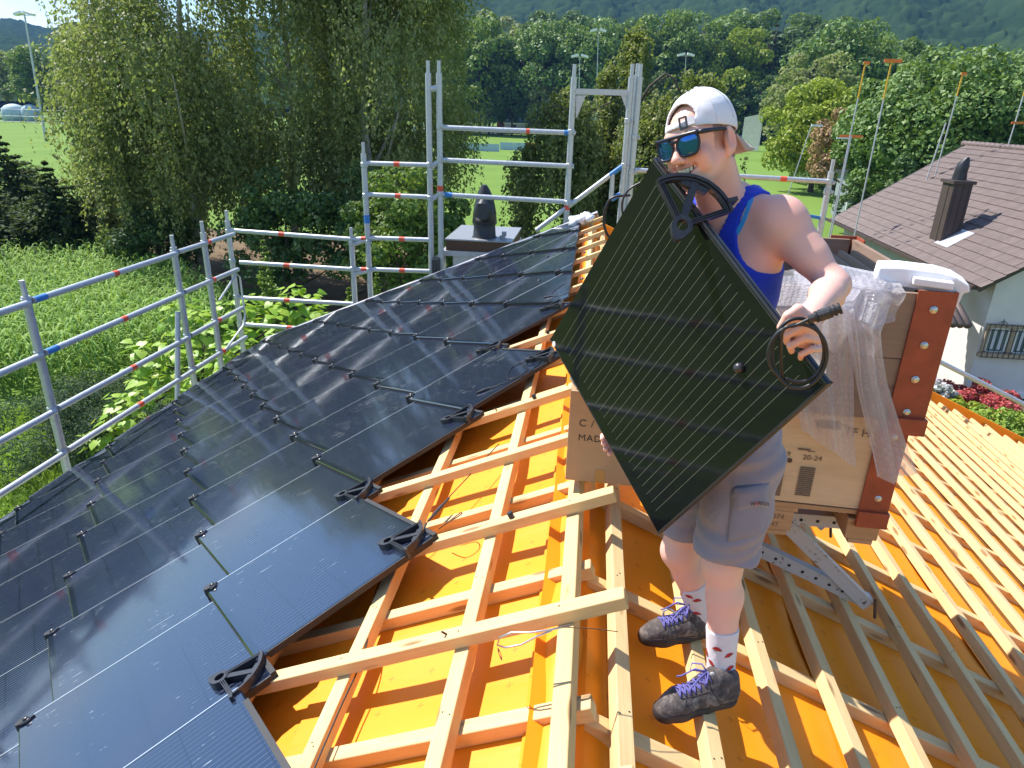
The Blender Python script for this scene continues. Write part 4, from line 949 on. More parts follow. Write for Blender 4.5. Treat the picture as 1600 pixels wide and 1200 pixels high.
M['sock'] = cloth('white_sock', (0.70, 0.65, 0.66), 160, 0.9, 0.06, 0.3); M['motif'] = simple('red_print', (0.45, 0.02, 0.02), 0.85); M['motif2'] = simple('olive_print', (0.16, 0.11, 0.03), 0.85)
def shoe_mat():
    n = NT('dusty_dark_suede'); v = n.coord('Object'); f = n.noise(v, 17, 5, 0.7, 1.2); g_ = n.noise(v, 60, 4, 0.6)
    n.base(n.ramp(n.math('ADD', n.math('MULTIPLY', f, 0.75), n.math('MULTIPLY', g_, 0.25)), [(0.36, (0.050, 0.042, 0.042)), (0.50, (0.105, 0.088, 0.082)), (0.66, (0.26, 0.225, 0.205))])); n.set(Roughness=0.9); n.p.inputs['Specular IOR Level'].default_value = 0.2
    n.bump(n.math('ADD', f, n.math('MULTIPLY', g_, 0.4)), 0.7, 0.006); return n.m
M['shoe'] = shoe_mat(); M['sole'] = simple('dark_rubber_sole', (0.035, 0.027, 0.028), 0.7, 0, 0.3, 20, 0.2); M['lace'] = simple('violet_lace', (0.13, 0.12, 0.36), 0.85)
M['cap'] = cloth('white_cap_cloth', (0.76, 0.74, 0.78), 200, 0.85, 0.03, 0.2); M['bill'] = cloth('beige_bill_lining', (0.50, 0.33, 0.25), 120)
M['thread'] = simple('grey_stitching', (0.10, 0.11, 0.11), 0.8); M['frame'] = simple('dark_blue_frame', (0.012, 0.014, 0.030), 0.35, 0, 0.2)
def lens():
    n = NT('blue_mirror_lens'); n.base((0.035, 0.13, 0.46)); n.set(Metallic=0.85, Roughness=0.05); return n.m
M['lens'] = lens(); M['teeth'] = simple('teeth', (0.85, 0.74, 0.55), 0.3, 0, 0.05); M['mouth'] = simple('mouth_inside', (0.09, 0.012, 0.012), 0.5)

FC = Vector((-0.80, -0.60, 0)); LF = Vector((0.60, -0.80, 0)); UP = Vector((0, 0, 1))
hipL = at(1165, 715, 2.02); hipR = hipL - LF*0.19 + Vector((0, 0, 0.0))
SZL, SZR = -0.284, -0.272
kneeL, ankL = at(1130, 880, 1.955), on_z(1127, 1050, SZL+0.088)
toeL, heelL = on_z(1019, 1112, SZL+0.02), on_z(1150, 1080, SZL+0.02)
toeR = on_z(1000, 1000, SZR+0.02); heelR = toeR+(heelL-toeL)*0.98
kneeR, ankR = at(1062, 860, 2.15), heelR.lerp(toeR, 0.20)+Vector((0, 0, 0.068))
pel = (hipL+hipR)/2 + Vector((0, 0, 0.05)) - FC*0.015
nb = at(1140, 322, 2.15)                     # base of the neck
shL = at(1218, 342, 2.03); shR = Vector((2*nb.x-shL.x+0.01, 2*nb.y-shL.y, shL.z-0.02))
elL, wrL = at(1303, 446, 1.92), at(1268, 492, 1.665)
elR, wrR = Vector((0.285, 2.43, 1.00)), Vector((0.125, 2.275, 0.655))
chest = pel.lerp(nb, 0.68) + FC*0.01; belly = pel.lerp(nb, 0.33) + FC*0.02
TB = np.array([list(LF), list(FC), [0, 0, 1]]).T
def torso(f, off=0.0, k=0.04):
    f.ell(pel, (0.165, 0.118, 0.135), TB, k, off=off); f.ell(belly, (0.150, 0.112, 0.17), TB, k, off=off); f.ell(chest, (0.165, 0.118, 0.195), TB, k, off=off)
    for s_ in (1, -1): f.ell(chest+LF*0.075*s_+FC*0.075+Vector((0, 0, -0.02)), (0.075, 0.060, 0.070), TB, 0.05, off=off)
    f.ell(nb-Vector((0, 0, 0.07)), (0.145, 0.085, 0.085), TB, k, off=off)
    for sh in (shL, shR): f.cap(nb+(nb-sh)*0.0+Vector((0, 0, -0.01)), sh+Vector((0, 0, -0.012)), 0.052, 0.052, 0.04, off=off)
    for sh in (shL, shR): f.cap(chest.lerp(sh, 0.55)-Vector((0, 0, 0.02)), sh-Vector((0, 0, 0.02)), 0.078, 0.056, 0.04, off=off)
body = Field((-0.14, 1.50, -0.33), (0.90, 2.64, 1.70), 0.0036)
torso(body)
# neck, head frame
HS = 1.05
fh = Vector((-0.70, -0.71, -0.14)).normalized(); l0 = UP.cross(fh).normalized(); u0 = fh.cross(l0).normalized() 
ro = rad(15); hl = (math.cos(ro)*l0+math.sin(ro)*u0).normalized(); hu = (math.cos(ro)*u0-math.sin(ro)*l0).normalized()
HB = np.array([list(hl), list(-fh), list(hu)]).T
HC = at(1095, 224, 2.07)
def H_(x, y, z): return HC + (hl*x - fh*y + hu*z)*HS
def hr(*r): return tuple(q*HS for q in r)
for s_ in (1, -1): body.cap(H_(0.03*s_, 0.03, -0.06), nb+LF*0.025*s_+Vector((0, 0, -0.03)), 0.038, 0.044, 0.03)
body.cap(H_(0, 0.0, -0.07), nb+FC*0.03-Vector((0, 0, 0.04)), 0.048, 0.05, 0.03)
for sh in (shL, shR): body.cap(nb-FC*0.02+Vector((0, 0, 0.02)), nb.lerp(sh, 0.75)+Vector((0, 0, 0.0)), 0.036, 0.040, 0.05)
# skull and face
body.ell(H_(0, 0.006, 0.026), hr(0.075, 0.090, 0.088), HB, 0.03)
body.ell(H_(0, -0.032, -0.042), hr(0.054, 0.055, 0.066), HB, 0.03)
body.ell(H_(0, -0.066, -0.098), hr(0.024, 0.024, 0.020), HB, 0.03)
for s_ in (1, -1):
    body.ell(H_(0.040*s_, -0.060, -0.030), hr(0.026, 0.023, 0.024), HB, 0.02); body.cap(H_(0.057*s_, -0.005, -0.045), H_(0.033*s_, -0.045, -0.085), 0.016*HS, 0.015*HS, 0.03)
body.cap(H_(-0.04, -0.070, 0.028), H_(0.04, -0.070, 0.028), 0.016*HS, k=0.02)
for s_ in (1, -1): body.ell(H_(0.033*s_, -0.096, 0.006), hr(0.019, 0.014, 0.013), HB, 0.012, 'cut')
body.cap(H_(0, -0.086, 0.010), H_(0, -0.106, -0.026), 0.0085*HS, 0.0125*HS, 0.012); body.ell(H_(0, -0.108, -0.029), hr(0.0125, 0.011, 0.0105), HB, 0.008)
for s_ in (1, -1): body.ell(H_(0.0125*s_, -0.098, -0.032), hr(0.0085, 0.011, 0.0085), HB, 0.006); body.ell(H_(0.0068*s_, -0.106, -0.0405), hr(0.0036, 0.0046, 0.003), HB, 0.002, 'cut')
body.ell(H_(0, -0.072, -0.066), hr(0.036, 0.022, 0.026), HB, 0.015)
mz = -0.059
for t in np.linspace(-1, 1, 11):      # open smile: a curved slot
    body.ell(H_(0.034*t, -0.092+0.024*t*t, mz-0.004+0.013*t*t), hr(0.010, 0.024, 0.0125*(1-0.65*t*t)), HB, 0.003, 'cut')
for i in range(8):
    a, b = -1+i*0.25, -0.75+i*0.25; q = lambda t, o: H_(0.037*t, -0.0945+0.026*t*t, mz+0.0105+0.0045*t*t if o else mz-0.0205+0.027*t*t)
    body.cap(q(a, 1), q(b, 1), 0.0038*HS, k=0.003); body.cap(q(a, 0), q(b, 0), 0.0050*HS, k=0.003)
for s_ in (1, -1):
    body.cap(H_(0.020*s_, -0.094, -0.036), H_(0.043*s_, -0.068, -0.062), 0.0028*HS, k=0.006, op='cut')
    body.ell(H_(0.047*s_, -0.056, -0.050), hr(0.018, 0.018, 0.02), HB, 0.012)
    e0 = H_(0.083*s_, 0.010, -0.010)   # ear
    body.ell(e0, hr(0.011, 0.022, 0.036), HB, 0.006); body.ell(H_(0.093*s_, 0.006, -0.006), hr(0.007, 0.012, 0.022), HB, 0.004, 'cut'); body.ell(H_(0.080*s_, 0.0, -0.040), hr(0.008, 0.010, 0.012), HB, 0.006)
# left arm
body.ell(shL+Vector((0.012, -0.012, -0.012)), (0.057, 0.054, 0.062), None, 0.04)
body.cap(shL, shL.lerp(elL, 0.55), 0.050, 0.045, 0.04); body.cap(shL.lerp(elL, 0.45), elL, 0.046, 0.038, 0.03)
body.cap(elL, elL.lerp(wrL, 0.35), 0.039, 0.041, 0.025); body.cap(elL.lerp(wrL, 0.35), wrL, 0.040, 0.026, 0.025)
# right arm (behind the tile)
body.cap(shR, elR, 0.058, 0.045, 0.04); body.cap(elR, wrR, 0.044, 0.029, 0.03)
# legs
for hp, kn, an in ((hipL, kneeL, ankL), (hipR, kneeR, ankR)):
    body.cap(hp, kn, 0.095, 0.060, 0.04); body.ell(kn+FC*0.012, (0.052, 0.052, 0.056), None, 0.03)
    cf = kn.lerp(an, 0.30)-FC*0.012; body.cap(kn, cf, 0.052, 0.054, 0.03); body.cap(cf, an, 0.054, 0.035, 0.03); body.cap(kn+FC*0.012, an+FC*0.008, 0.040, 0.030, 0.03)
    body.cap(an, an-Vector((0, 0, 0.02)), 0.035, 0.034, 0.02)
# left hand: knuckles towards the camera, thumb over the fist
sp_ = 1.72/F_PX
def HL(x, y, z=0.0): return at(x, y, 1.600) - FWD*z
body.ell(HL(1264, 518, -0.016), (0.032, 0.026, 0.040), None, 0.02); body.cap(wrL, HL(1258, 512, -0.012), 0.030, 0.032, 0.02)
fing = [((1272, 501), (1247, 496), (1225, 508), (1229, 519), 0.0102), ((1277, 516), (1248, 512), (1224, 525), (1231, 534), 0.0102), ((1279, 531), (1252, 529), (1231, 541), (1238, 548), 0.0096), ((1279, 545), (1262, 546), (1248, 554), (1252, 559), 0.0084)]
for a, b, c, d, r in fing:
    body.cap(HL(*a, 0.0), HL(*b, 0.022), r*1.08, r*1.04, 0.0015); body.cap(HL(*b, 0.022), HL(*c, 0.015), r*0.98, r*0.92, 0.001); body.cap(HL(*c, 0.015), HL(*d, -0.004), r*0.92, r*0.85, 0.001)
body.cap(HL(1262, 497, -0.002), HL(1243, 485, 0.014), 0.0165, 0.0135, 0.010); body.cap(HL(1243, 485, 0.014), HL(1226, 495, 0.020), 0.0125, 0.0115, 0.005); body.cap(HL(1226, 495, 0.020), HL(1216, 512, 0.015), 0.0115, 0.0095, 0.004)
# right hand: palm behind the lower edge, finger tips round it
def HRr(x, y, Y): return at(x, y, Y)
body.ell(HRr(985, 668, 2.27), (0.035, 0.030, 0.040), None, 0.02); body.cap(wrR, HRr(985, 668, 2.28), 0.030, 0.032, 0.02)
for i, (x, y) in enumerate(((936, 683), (938, 691), (941, 699), (947, 706))):
    a, b, c = HRr(968+i*3, y-14, 2.27), HRr(x+6, y-2, 2.22), HRr(x+5, y+3, 2.175); body.cap(a, b, 0.0105, 0.0098, 0.006); body.cap(b, c, 0.0095, 0.0085, 0.004)
V, Fq = body.nets(2, ((HL(1252, 520), 0.085), (at(943, 695, 2.2), 0.06)))
# tint by place: base, sunburn, lips, hair
T = np.tile(np.array([0.80, 0.485, 0.385, 1.0]), (len(V), 1))
def local(P, c, B): return (P-nv(c)) @ B / HS
hl_ = local(V, HC, HB); inh = (np.linalg.norm(hl_, axis=1) < 0.17) & (V[:, 2] > nb.z-0.02)
def blend(mask, col, w_=1.0): 
    m_ = np.clip(mask, 0, 1)[:, None]*w_; T[:, :3] = T[:, :3]*(1-m_)+np.array(col)*m_
gs = lambda d, r: np.exp(-(d/r)**2)
for c, r, w_ in (((0.045, -0.07, -0.03), 0.03, .45), ((-0.045, -0.07, -0.03), 0.03, .45), ((0, -0.11, -0.03), 0.02, .4), ((0.08, 0.01, -0.01), 0.035, .55), ((-0.08, 0.01, -0.01), 0.035, .55)):
    blend(gs(np.linalg.norm(hl_-np.array(c), axis=1), r)*inh, (0.74, 0.28, 0.21), w_)
for sh in (shL, shR): blend(gs(np.linalg.norm(V-nv(sh+Vector((0, 0, 0.04))), axis=1), 0.14), (0.76, 0.36, 0.28), 0.5)
tt = np.clip(hl_[:, 0]/0.034, -1.05, 1.05)
for lo_ in (0, 1):
    zc_ = mz+0.0105+0.0045*tt*tt if lo_ else mz-0.0205+0.027*tt*tt; dd = np.hypot(hl_[:, 2]-zc_, np.maximum(np.abs(hl_[:, 0])-0.036, 0)*1.0); blend(gs(dd, 0.0050)*inh*(hl_[:, 1] < -0.055), (0.66, 0.22, 0.20), 0.8)
slot = (np.abs(hl_[:, 0]) < 0.036) & (np.abs(hl_[:, 2]-(mz-0.004+0.013*tt*tt)) < 0.0115) & (hl_[:, 1] > -0.0840+0.022*tt*tt) & (hl_[:, 1] < -0.05) & inh
T[slot, :3] = (0.10, 0.015, 0.015)
hair = inh & (np.abs(hl_[:, 0]) > 0.058) & (hl_[:, 1] > -0.030) & (hl_[:, 1] < 0.0) & (hl_[:, 2] > -0.030-0.4*np.minimum(hl_[:, 1]+0.012, 0)) & (hl_[:, 2] < 0.05)
blend(hair*np.clip((hl_[:, 2]+0.035)/0.04, 0, 1), (0.12, 0.07, 0.045), 0.8)
nape = inh & (hl_[:, 1] > 0.03) & (hl_[:, 2] > -0.055) & (np.abs(hl_[:, 0]) < 0.075); blend(nape*1.0, (0.09, 0.05, 0.03), 0.85)
fz = inh & (hl_[:, 1] < 0.0) & (hl_[:, 2] > 0.088); blend(fz*np.clip((hl_[:, 2]-0.088)/0.02, 0, 1), (0.20, 0.11, 0.07), 0.7)
person = thing('person', 'person in blue tank top, white backwards cap and mirrored sunglasses holding a black solar tile', 'person', (0.5, 1.98, -0.28))
PO = org(person)
def put_field(f, name, mat, parent=person, sm=2, disp=None):
    v, q = f.nets(sm)
    if disp is not None: v = v + disp(v)
    return put(name, mesh_np(name, v-nv(org(parent)), q, M[mat], True), parent)
bo = put('body', mesh_np('body', V-nv(PO), Fq, M['skin'], True, T), person)
# mouth: teeth and dark behind
m = MB()
m = MB()
for i in range(8):
    t = (i-3.5)/4.3; m.lathe(H_(0.033*t, -0.0865+0.024*t*t, mz+0.002+0.009*t*t), [(0.0034*HS, -0.0085*HS), (0.0046*HS, -0.005), (0.0046*HS, 0.008)], 8, hu)
m.build('teeth', M['teeth'], person, smooth=True)['kind'] = 'stuff'
# tank top
f = Field(nv(pel)-np.array([.30, .30, .02]), nv(nb)+np.array([.26, .26, .10]), 0.0045); torso(f, 0.007)
f.cap(nb-FC*0.02+Vector((0, 0, 0.03)), nb.lerp(shL, 0.75), 0.040, 0.042, 0.05, off=0.006)
f.cap(nb-FC*0.02+Vector((0, 0, 0.03)), nb.lerp(shR, 0.75), 0.040, 0.042, 0.05, off=0.006)
for sh, sg in ((shL, 1), (shR, -1)): f.ell(sh+LF*0.030*sg+Vector((0, 0, 0.0)), (0.105, 0.24, 0.150), TB, 0.004, 'cut')
f.ell(nb+FC*0.11+Vector((0, 0, -0.01)), (0.062, 0.13, 0.13), TB, 0.004, 'cut'); f.ell(nb+Vector((0, 0, 0.075)), (0.060, 0.10, 0.08), TB, 0.004, 'cut')
f.put(lambda X, Y, Z: (pel.z+0.0)-Z+0*X+0*Y, f.lo, f.lo+f.h*f.n, 0.0, 'none') if False else None
f.d += (0.0010*np.sin((f.lo[2]+f.h*np.arange(f.n[2]))*420))[None, None, :].astype(np.float32)
f.plane(pel+Vector((0, 0, 0.02)), (0, 0, -1)); tank = f; put_field(f, 'tank_top', 'tank')
# light blue strap lying on the skin beside the tank top
def on_body(fld, pts, lift=0.003):
    out = []; nn = []
    for x, y in pts:
        p, g_ = fld.seen(x, y)
        if p is not None: out.append(Vector(p+g_*lift)); nn.append(Vector(g_))
    return out, nn
def ribbon(name, mat, P, N, wd, parent=person, th=0.002):
    m = MB(); vs = []; n_ = len(P)
    for i in range(n_):
        t = (P[min(i+1, n_-1)]-P[max(i-1, 0)]).normalized(); sd = t.cross(N[i]).normalized()*wd/2
        for q in (P[i]-sd-N[i]*th, P[i]-sd*0.9+N[i]*th, P[i]+sd*0.9+N[i]*th, P[i]+sd-N[i]*th): vs.append(q)
    fs = [(i*4+k, i*4+(k+1) % 4, i*4+4+(k+1) % 4, i*4+4+k) for i in range(n_-1) for k in range(4)]
    m.add(vs, fs); return m.build(name, M[mat], parent)
P_, N_ = on_body(body, [(1181, 283), (1179, 292), (1176, 303), (1173, 315), (1169, 328), (1164, 341), (1158, 354), (1151, 366)])
if len(P_) > 3: ribbon('bra_strap', 'strap', P_, N_, 0.013)
# shorts
f = Field(nv(pel)-np.array([.34, .34, .52]), nv(pel)+np.array([.32, .30, .14]), 0.0048)
f.ell(pel, (0.178, 0.132, 0.15), TB, 0.03); hemL, hemR = kneeL.lerp(hipL, 0.09), kneeR.lerp(hipR, 0.20)
f.cap(hipL, kneeL.lerp(hipL, -0.08), 0.118, 0.102, 0.03); f.cap(hipR, kneeR, 0.115, 0.100, 0.03)
f.cap(pel-Vector((0, 0, 0.10)), pel-Vector((0, 0, 0.14)), 0.09, 0.09, 0.03)
def wr(v):
    a = v-nv(pel); q = np.sin(v[:, 2]*38+3.0*np.sin(a @ nv(LF)*16)+2*np.sin(a @ nv(FC)*13))*0.0052+np.sin(v[:, 2]*83+a @ nv(FC)*40+2*np.sin(v[:, 2]*21))*0.0026
    return (a*np.array([1, 1, 0])/(np.linalg.norm(a[:, :2], axis=1)[:, None]+1e-6))*q[:, None]
dL = (kneeL-hipL).normalized(); dR = (kneeR-hipR).normalized()
# hem: cut each leg square to its own direction
Xg, Yg, Zg = [(f.lo[i]+f.h*np.arange(f.n[i])).astype(np.float32) for i in range(3)]
side = ((Xg-pel.x)*LF.x)[:, None, None]+((Yg-pel.y)*LF.y)[None, :, None]+0*Zg[None, None]
def pl(p, d): return ((Xg-p.x)*d.x)[:, None, None]+((Yg-p.y)*d.y)[None, :, None]+((Zg-p.z)*d.z)[None, None]
f.d = np.maximum(f.d, np.where(side > 0.0, pl(hemL, dL), pl(hemR, dR)).astype(np.float32))
shorts = f; put_field(f, 'shorts', 'shorts', disp=wr)
hp_, hn_ = [], []
# cargo pocket on the near thigh with its flap
pk = []
for (x0, y0, x1, y1, off, nm) in ((1143, 768, 1197, 846, 0.010, 'pocket'), (1146, 762, 1200, 800, 0.016, 'pocket_flap')):
    nx_, ny_ = 12, 12; vs = []; ok = True
    for j in range(ny_+1):
        for i in range(nx_+1):
            u, v_ = i/nx_, j/ny_; x = x0+(x1-x0)*u - 6*v_*(1 if nm == 'pocket' else .4); y = y0+(y1-y0)*v_ - 9*u
            p, g_ = shorts.seen(x, y)
            if p is None: ok = False; p, g_ = vs[-1][0], vs[-1][1]
            e_ = min(1, 5*min(u, 1-u, 1-v_, v_ if nm != 'pocket' else 1)); vs.append((p+g_*off*(0.25+0.75*e_), g_))
    Vp = np.array([q[0] for q in vs]); a = (np.arange(ny_)[:, None]*(nx_+1)+np.arange(nx_)[None]).ravel()
    o = put(nm, mesh_np(nm, Vp-nv(PO), np.stack([a, a+nx_+1, a+nx_+2, a+1], 1), M['pocket'], True), person)
    md = o.modifiers.new('thick', 'SOLIDIFY'); md.thickness = 0.004; md.offset = 0
    pk.append(Vp)
p, g_ = shorts.seen(1172, 783); 
def put_text_on(body_, c, nrm, upv, size, mat, parent, nm):
    nrm = Vector(nrm).normalized(); x = Vector(upv).cross(nrm).normalized(); y = nrm.cross(x); R = frame(x, y, nrm)
    return text(parent, body_, Vector(c), size, R, mat, nm)
upw = (-DWN + RGT*0.12)
M['logo_red'] = simple('red_logo', (0.55, 0.03, 0.03), 0.8)
fx = lambda px: Vector(shorts.seen(px, 783-(px-1172)*0.10)[0]+shorts.seen(px, 783-(px-1172)*0.10)[1]*0.0215)
for px, chs, mt in ((1169, 'W', 'ink'), (1174.5, 'O', 'logo_red'), (1179, 'RKER.', 'ink')):
    c, g_ = shorts.seen(px, 784-(px-1172)*0.12)
    if c is not None: put_text_on(chs, c+g_*0.024, Vector(g_)*0.5-FWD*0.5, upw, 0.0145, mt, person, 'printed_logo')
# socks
def sock(kn, an, top, name):
    f = Field(nv(an)-np.array([.09, .09, .09]), nv(an.lerp(kn, top))+np.array([.09, .09, .03]), 0.0035)
    cf = kn.lerp(an, 0.30)-FC*0.012; f.cap(cf, an, 0.054, 0.035, 0.03, off=0.0045); f.cap(kn+FC*0.012, an+FC*0.008, 0.040, 0.030, 0.03, off=0.0045); f.cap(an, an-Vector((0, 0, 0.03)), 0.036, 0.036, 0.02, off=0.004)
    f.plane(an.lerp(kn, top), (kn-an)); z = (f.lo[2]+f.h*np.arange(f.n[2])); t = np.clip((an.z+0.05-z)/0.08, 0, 1); f.d += ((0.0016*np.sin(z*330))*t)[None, None].astype(np.float32)
    put_field(f, name, 'sock', sm=1); return f
sockL = sock(kneeL, ankL, 0.42, 'sock'); sockR = sock(kneeR, ankR, 0.50, 'sock')
for fld, pts in ((sockL, ((1112, 1036, 20), (1138, 1024, -35), (1131, 1054, -15), (1102, 1057, 35), (1120, 1014, -10), (1140, 1044, -30), (1105, 1020, 15))), (sockR, ((1089, 938, -12), (1068, 948, 25), (1088, 958, -12), (1072, 966, 40), (1077, 932, 10)))):
    for x, y, an_ in pts:
        p, g_ = fld.seen(x, y)
        if p is None: continue
        n_ = Vector(g_); tx = (RGT*math.cos(rad(an_))+DWN*math.sin(rad(an_))); tx = (tx-n_*tx.dot(n_)).normalized(); ty = n_.cross(tx); c = Vector(p)+n_*0.0016
        sh_ = [(-0.017, 0.0), (-0.008, 0.006), (0.0, 0.0085), (0.008, 0.006), (0.017, -0.003), (0.008, -0.005), (-0.006, -0.004)]
        m = MB(); m.add([c+tx*a+ty*b+n_*0.0006-n_*(a*a*9) for a, b in sh_], [tuple(range(7))]); m.build('sock_motif', M['motif'], person)
        m = MB(); m.add([c+tx*a+ty*b-n_*(a*a*9) for a, b in ((-0.021, -0.004), (-0.004, -0.0075), (0.014, -0.008), (0.020, -0.006), (0.004, -0.0045))], [tuple(range(5))]); m.build('sock_motif', M['motif2'], person)
# shoes
def shoe(toe, heel, z, ank, name, flip):
    d = (toe-heel); d.z = 0; L_ = d.length; d.normalize(); s_ = Vector((-d.y, d.x, 0)); o = heel.copy(); o.z = z
    Q = lambda x, y, zz: o + d*(x*L_) + s_*y + Vector((0, 0, zz))
    B = np.array([list(d), list(s_), [0, 0, 1]]).T
    f = Field(nv(o+d*L_/2)-np.array([.24, .24, .03]), nv(o+d*L_/2)+np.array([.24, .24, .20]), 0.0036)
    f.cap(Q(.14, 0, .045), Q(.40, 0, .052), 0.042, 0.045, 0.03); f.cap(Q(.40, 0, .050), Q(.72, 0.004*flip, .038), 0.046, 0.045, 0.03); f.cap(Q(.70, 0.004*flip, .034), Q(.87, 0.010*flip, .030), 0.044, 0.036, 0.03)
    f.cap(Q(.16, 0, .05), Q(.15, 0, .095), 0.043, 0.041, 0.03); f.cap(Q(.30, 0, .06), Q(.30, 0, .105), 0.040, 0.030, 0.04); f.cap(Q(.42, 0, .06), Q(.36, 0, .115), 0.030, 0.020, 0.03)
    f.cap(ank+Vector((0, 0, 0.12)), ank-Vector((0, 0, 0.035)), 0.043, 0.037, 0.010, 'cut'); f.plane(Q(0, 0, 0.012), (0, 0, -1)); up = f
    root = put_field(f, 'shoe', 'shoe', sm=2, disp=lambda v: np.array([[0, 0, 1]])*(0.0014*np.sin(v @ nv(d)*150)*np.sin(v @ nv(s_)*70))[:, None])
    g2 = Field(nv(o+d*L_/2)-np.array([.24, .24, .03]), nv(o+d*L_/2)+np.array([.24, .24, .12]), 0.0036)
    g2.cap(Q(.16, 0, .02), Q(.45, 0, .02), 0.049, 0.046, 0.02); g2.cap(Q(.45, 0, .02), Q(.72, 0.004*flip, .02), 0.047, 0.050, 0.02); g2.cap(Q(.72, 0.004*flip, .02), Q(.865, 0.010*flip, .02), 0.050, 0.042, 0.02)
    g2.plane(Q(0, 0, 0.0), (0, 0, -1), 0.008); g2.plane(Q(.2, 0, 0.028), d*-0.05+Vector((0, 0, 1)), 0.006)
    put_field(g2, 'sole', 'sole', root, 1)
    # laces: crossing cords over the instep
    def top(xf, yf):
        for zz in np.arange(0.16, 0.02, -0.001):
            p = Q(xf, yf, zz)
            if up.tri(nv(p)) < 0: return p
        return Q(xf, yf, 0.05)
    rows = np.linspace(0.74, 0.40, 7); m = MB()
    for i in range(6):
        for sg in (1, -1):
            P = [top(rows[i]*(1-t)+rows[i+1]*t, sg*0.026*(1-2*t))+Vector((0, 0, 0.003+0.003*math.sin(math.pi*t))) for t in np.linspace(0, 1, 6)]; m.tube(P, 0.0028, 6)
        m.tube([top(rows[i], y)+Vector((0, 0, 0.003)) for y in np.linspace(-0.027, 0.027, 6)], 0.0026, 6)
    k = top(0.41, 0.0)+Vector((0, 0, 0.006))
    for sg in (1, -1):
        m.tube([k, k+s_*0.02*sg+Vector((0, 0, 0.018))+d*0.01, k+s_*0.045*sg+d*0.03+Vector((0, 0, 0.004)), k+s_*0.030*sg+d*0.045-Vector((0, 0, 0.008)), k+s_*0.006*sg+d*0.01], 0.0028, 6)
        m.tube([k, k+s_*0.018*sg+d*0.035+Vector((0, 0, 0.006)), k+s_*0.028*sg+d*0.075-Vector((0, 0, 0.022)), k+s_*0.040*sg+d*0.085-Vector((0, 0, 0.034))], 0.0027, 6)
    o2 = m.build('laces', M['lace'], root, smooth=True); o2['kind'] = 'stuff'
    def skin_pt(xf, ang, ):
        c0 = nv(Q(xf, 0.004*flip, 0.030)); dd = nv(s_)*math.cos(ang)+np.array([0, 0, 1])*math.sin(ang); t = np.arange(0.01, 0.11, 0.0006); vv = up.tri(c0+t[:, None]*dd); j = np.argmax(vv > 0); return Vector(c0+dd*(t[j]+0.0002))
    m = MB()
    for ang0 in (0.15, math.pi-0.15):
        m.tube([skin_pt(x, ang0) for x in np.linspace(0.10, 0.84, 16)], 0.0016, 5)
    for sg in (0, 1):
        A = (lambda q: q) if sg == 0 else (lambda q: math.pi-q)
        m.tube([skin_pt(0.78-0.10*t, A(0.15+1.0*t)) for t in np.linspace(0, 1, 8)], 0.0014, 5); m.tube([skin_pt(0.30+0.12*t, A(0.2+0.95*t)) for t in np.linspace(0, 1, 8)], 0.0014, 5); m.tube([skin_pt(0.40+0.34*t, A(1.10)) for t in np.linspace(0, 1, 10)], 0.0014, 5)
    m.build('seams', M['sole'], root)['kind'] = 'stuff'
    t = top(0.385, 0.012*flip); m = MB(); m.lathe(t+Vector((0, 0, 0.002))-d*0.004, [(0.008, 0), (0.0075, 0.0016)], 14, -FWD); m.lathe(t+Vector((0, 0, 0.002))-d*0.004-FWD*0.0016, [(0.0035, 0), (0.0035, 0.0006)], 10, -FWD); m.build('round_badge', M['white'], root)
    return root
shoe(toeL, heelL, SZL, ankL, 'shoe', 1)
shoe(toeR, heelR, SZR, ankR, 'shoe', -1)
m = MB(); cpt = on_z(1036, 958, SZR+0.12); m.tube([on_z(1036, 968, SZR+0.08), on_z(1037, 955, SZR+0.11), on_z(1046, 950, SZR+0.12), on_z(1056, 958, SZR+0.11), on_z(1060, 966, SZR+0.1)], 0.004, 8); m.build('pull_loop', M['steel'], person, smooth=True)
# cap, worn backwards
cf_ = Field(nv(HC)-0.2, nv(HC)+0.2, 0.0034)
cf_.ell(H_(0, 0.008, 0.026), hr(0.085, 0.101, 0.103), HB, 0.0); cf_.ell(H_(0, 0.020, 0.052), hr(0.078, 0.086, 0.084), HB, 0.02)
cf_.plane(H_(0, -0.09, 0.048), -hu-fh*-0.22)
cf_.ell(H_(0, 0.007, 0.024), hr(0.0795, 0.0955, 0.0965), HB, 0.0, 'cut')
def arch(X, Y, Z):
    P = [X-HC.x, Y-HC.y, Z-HC.z]; u = sum(P[i]*HB[i, 0] for i in range(3))/HS; v = sum(P[i]*HB[i, 1] for i in range(3))/HS; w_ = sum(P[i]*HB[i, 2] for i in range(3))/HS
    e = (np.sqrt((u/0.046)**2+((w_-0.064)/0.040)**2)-1)*0.04
    return np.maximum(np.maximum(e, 0.064-w_), v+0.02)*HS
cf_.put(arch, nv(HC)-0.2, nv(HC)+0.2, 0.0, 'cut')
capo = put_field(cf_, 'cap', 'cap', sm=2, disp=lambda v: (v-nv(HC))*(0.006*np.sin(v[:, 0]*70+2*np.sin(v[:, 2]*60))*np.sin(v[:, 2]*55+v[:, 1]*30))[:, None])
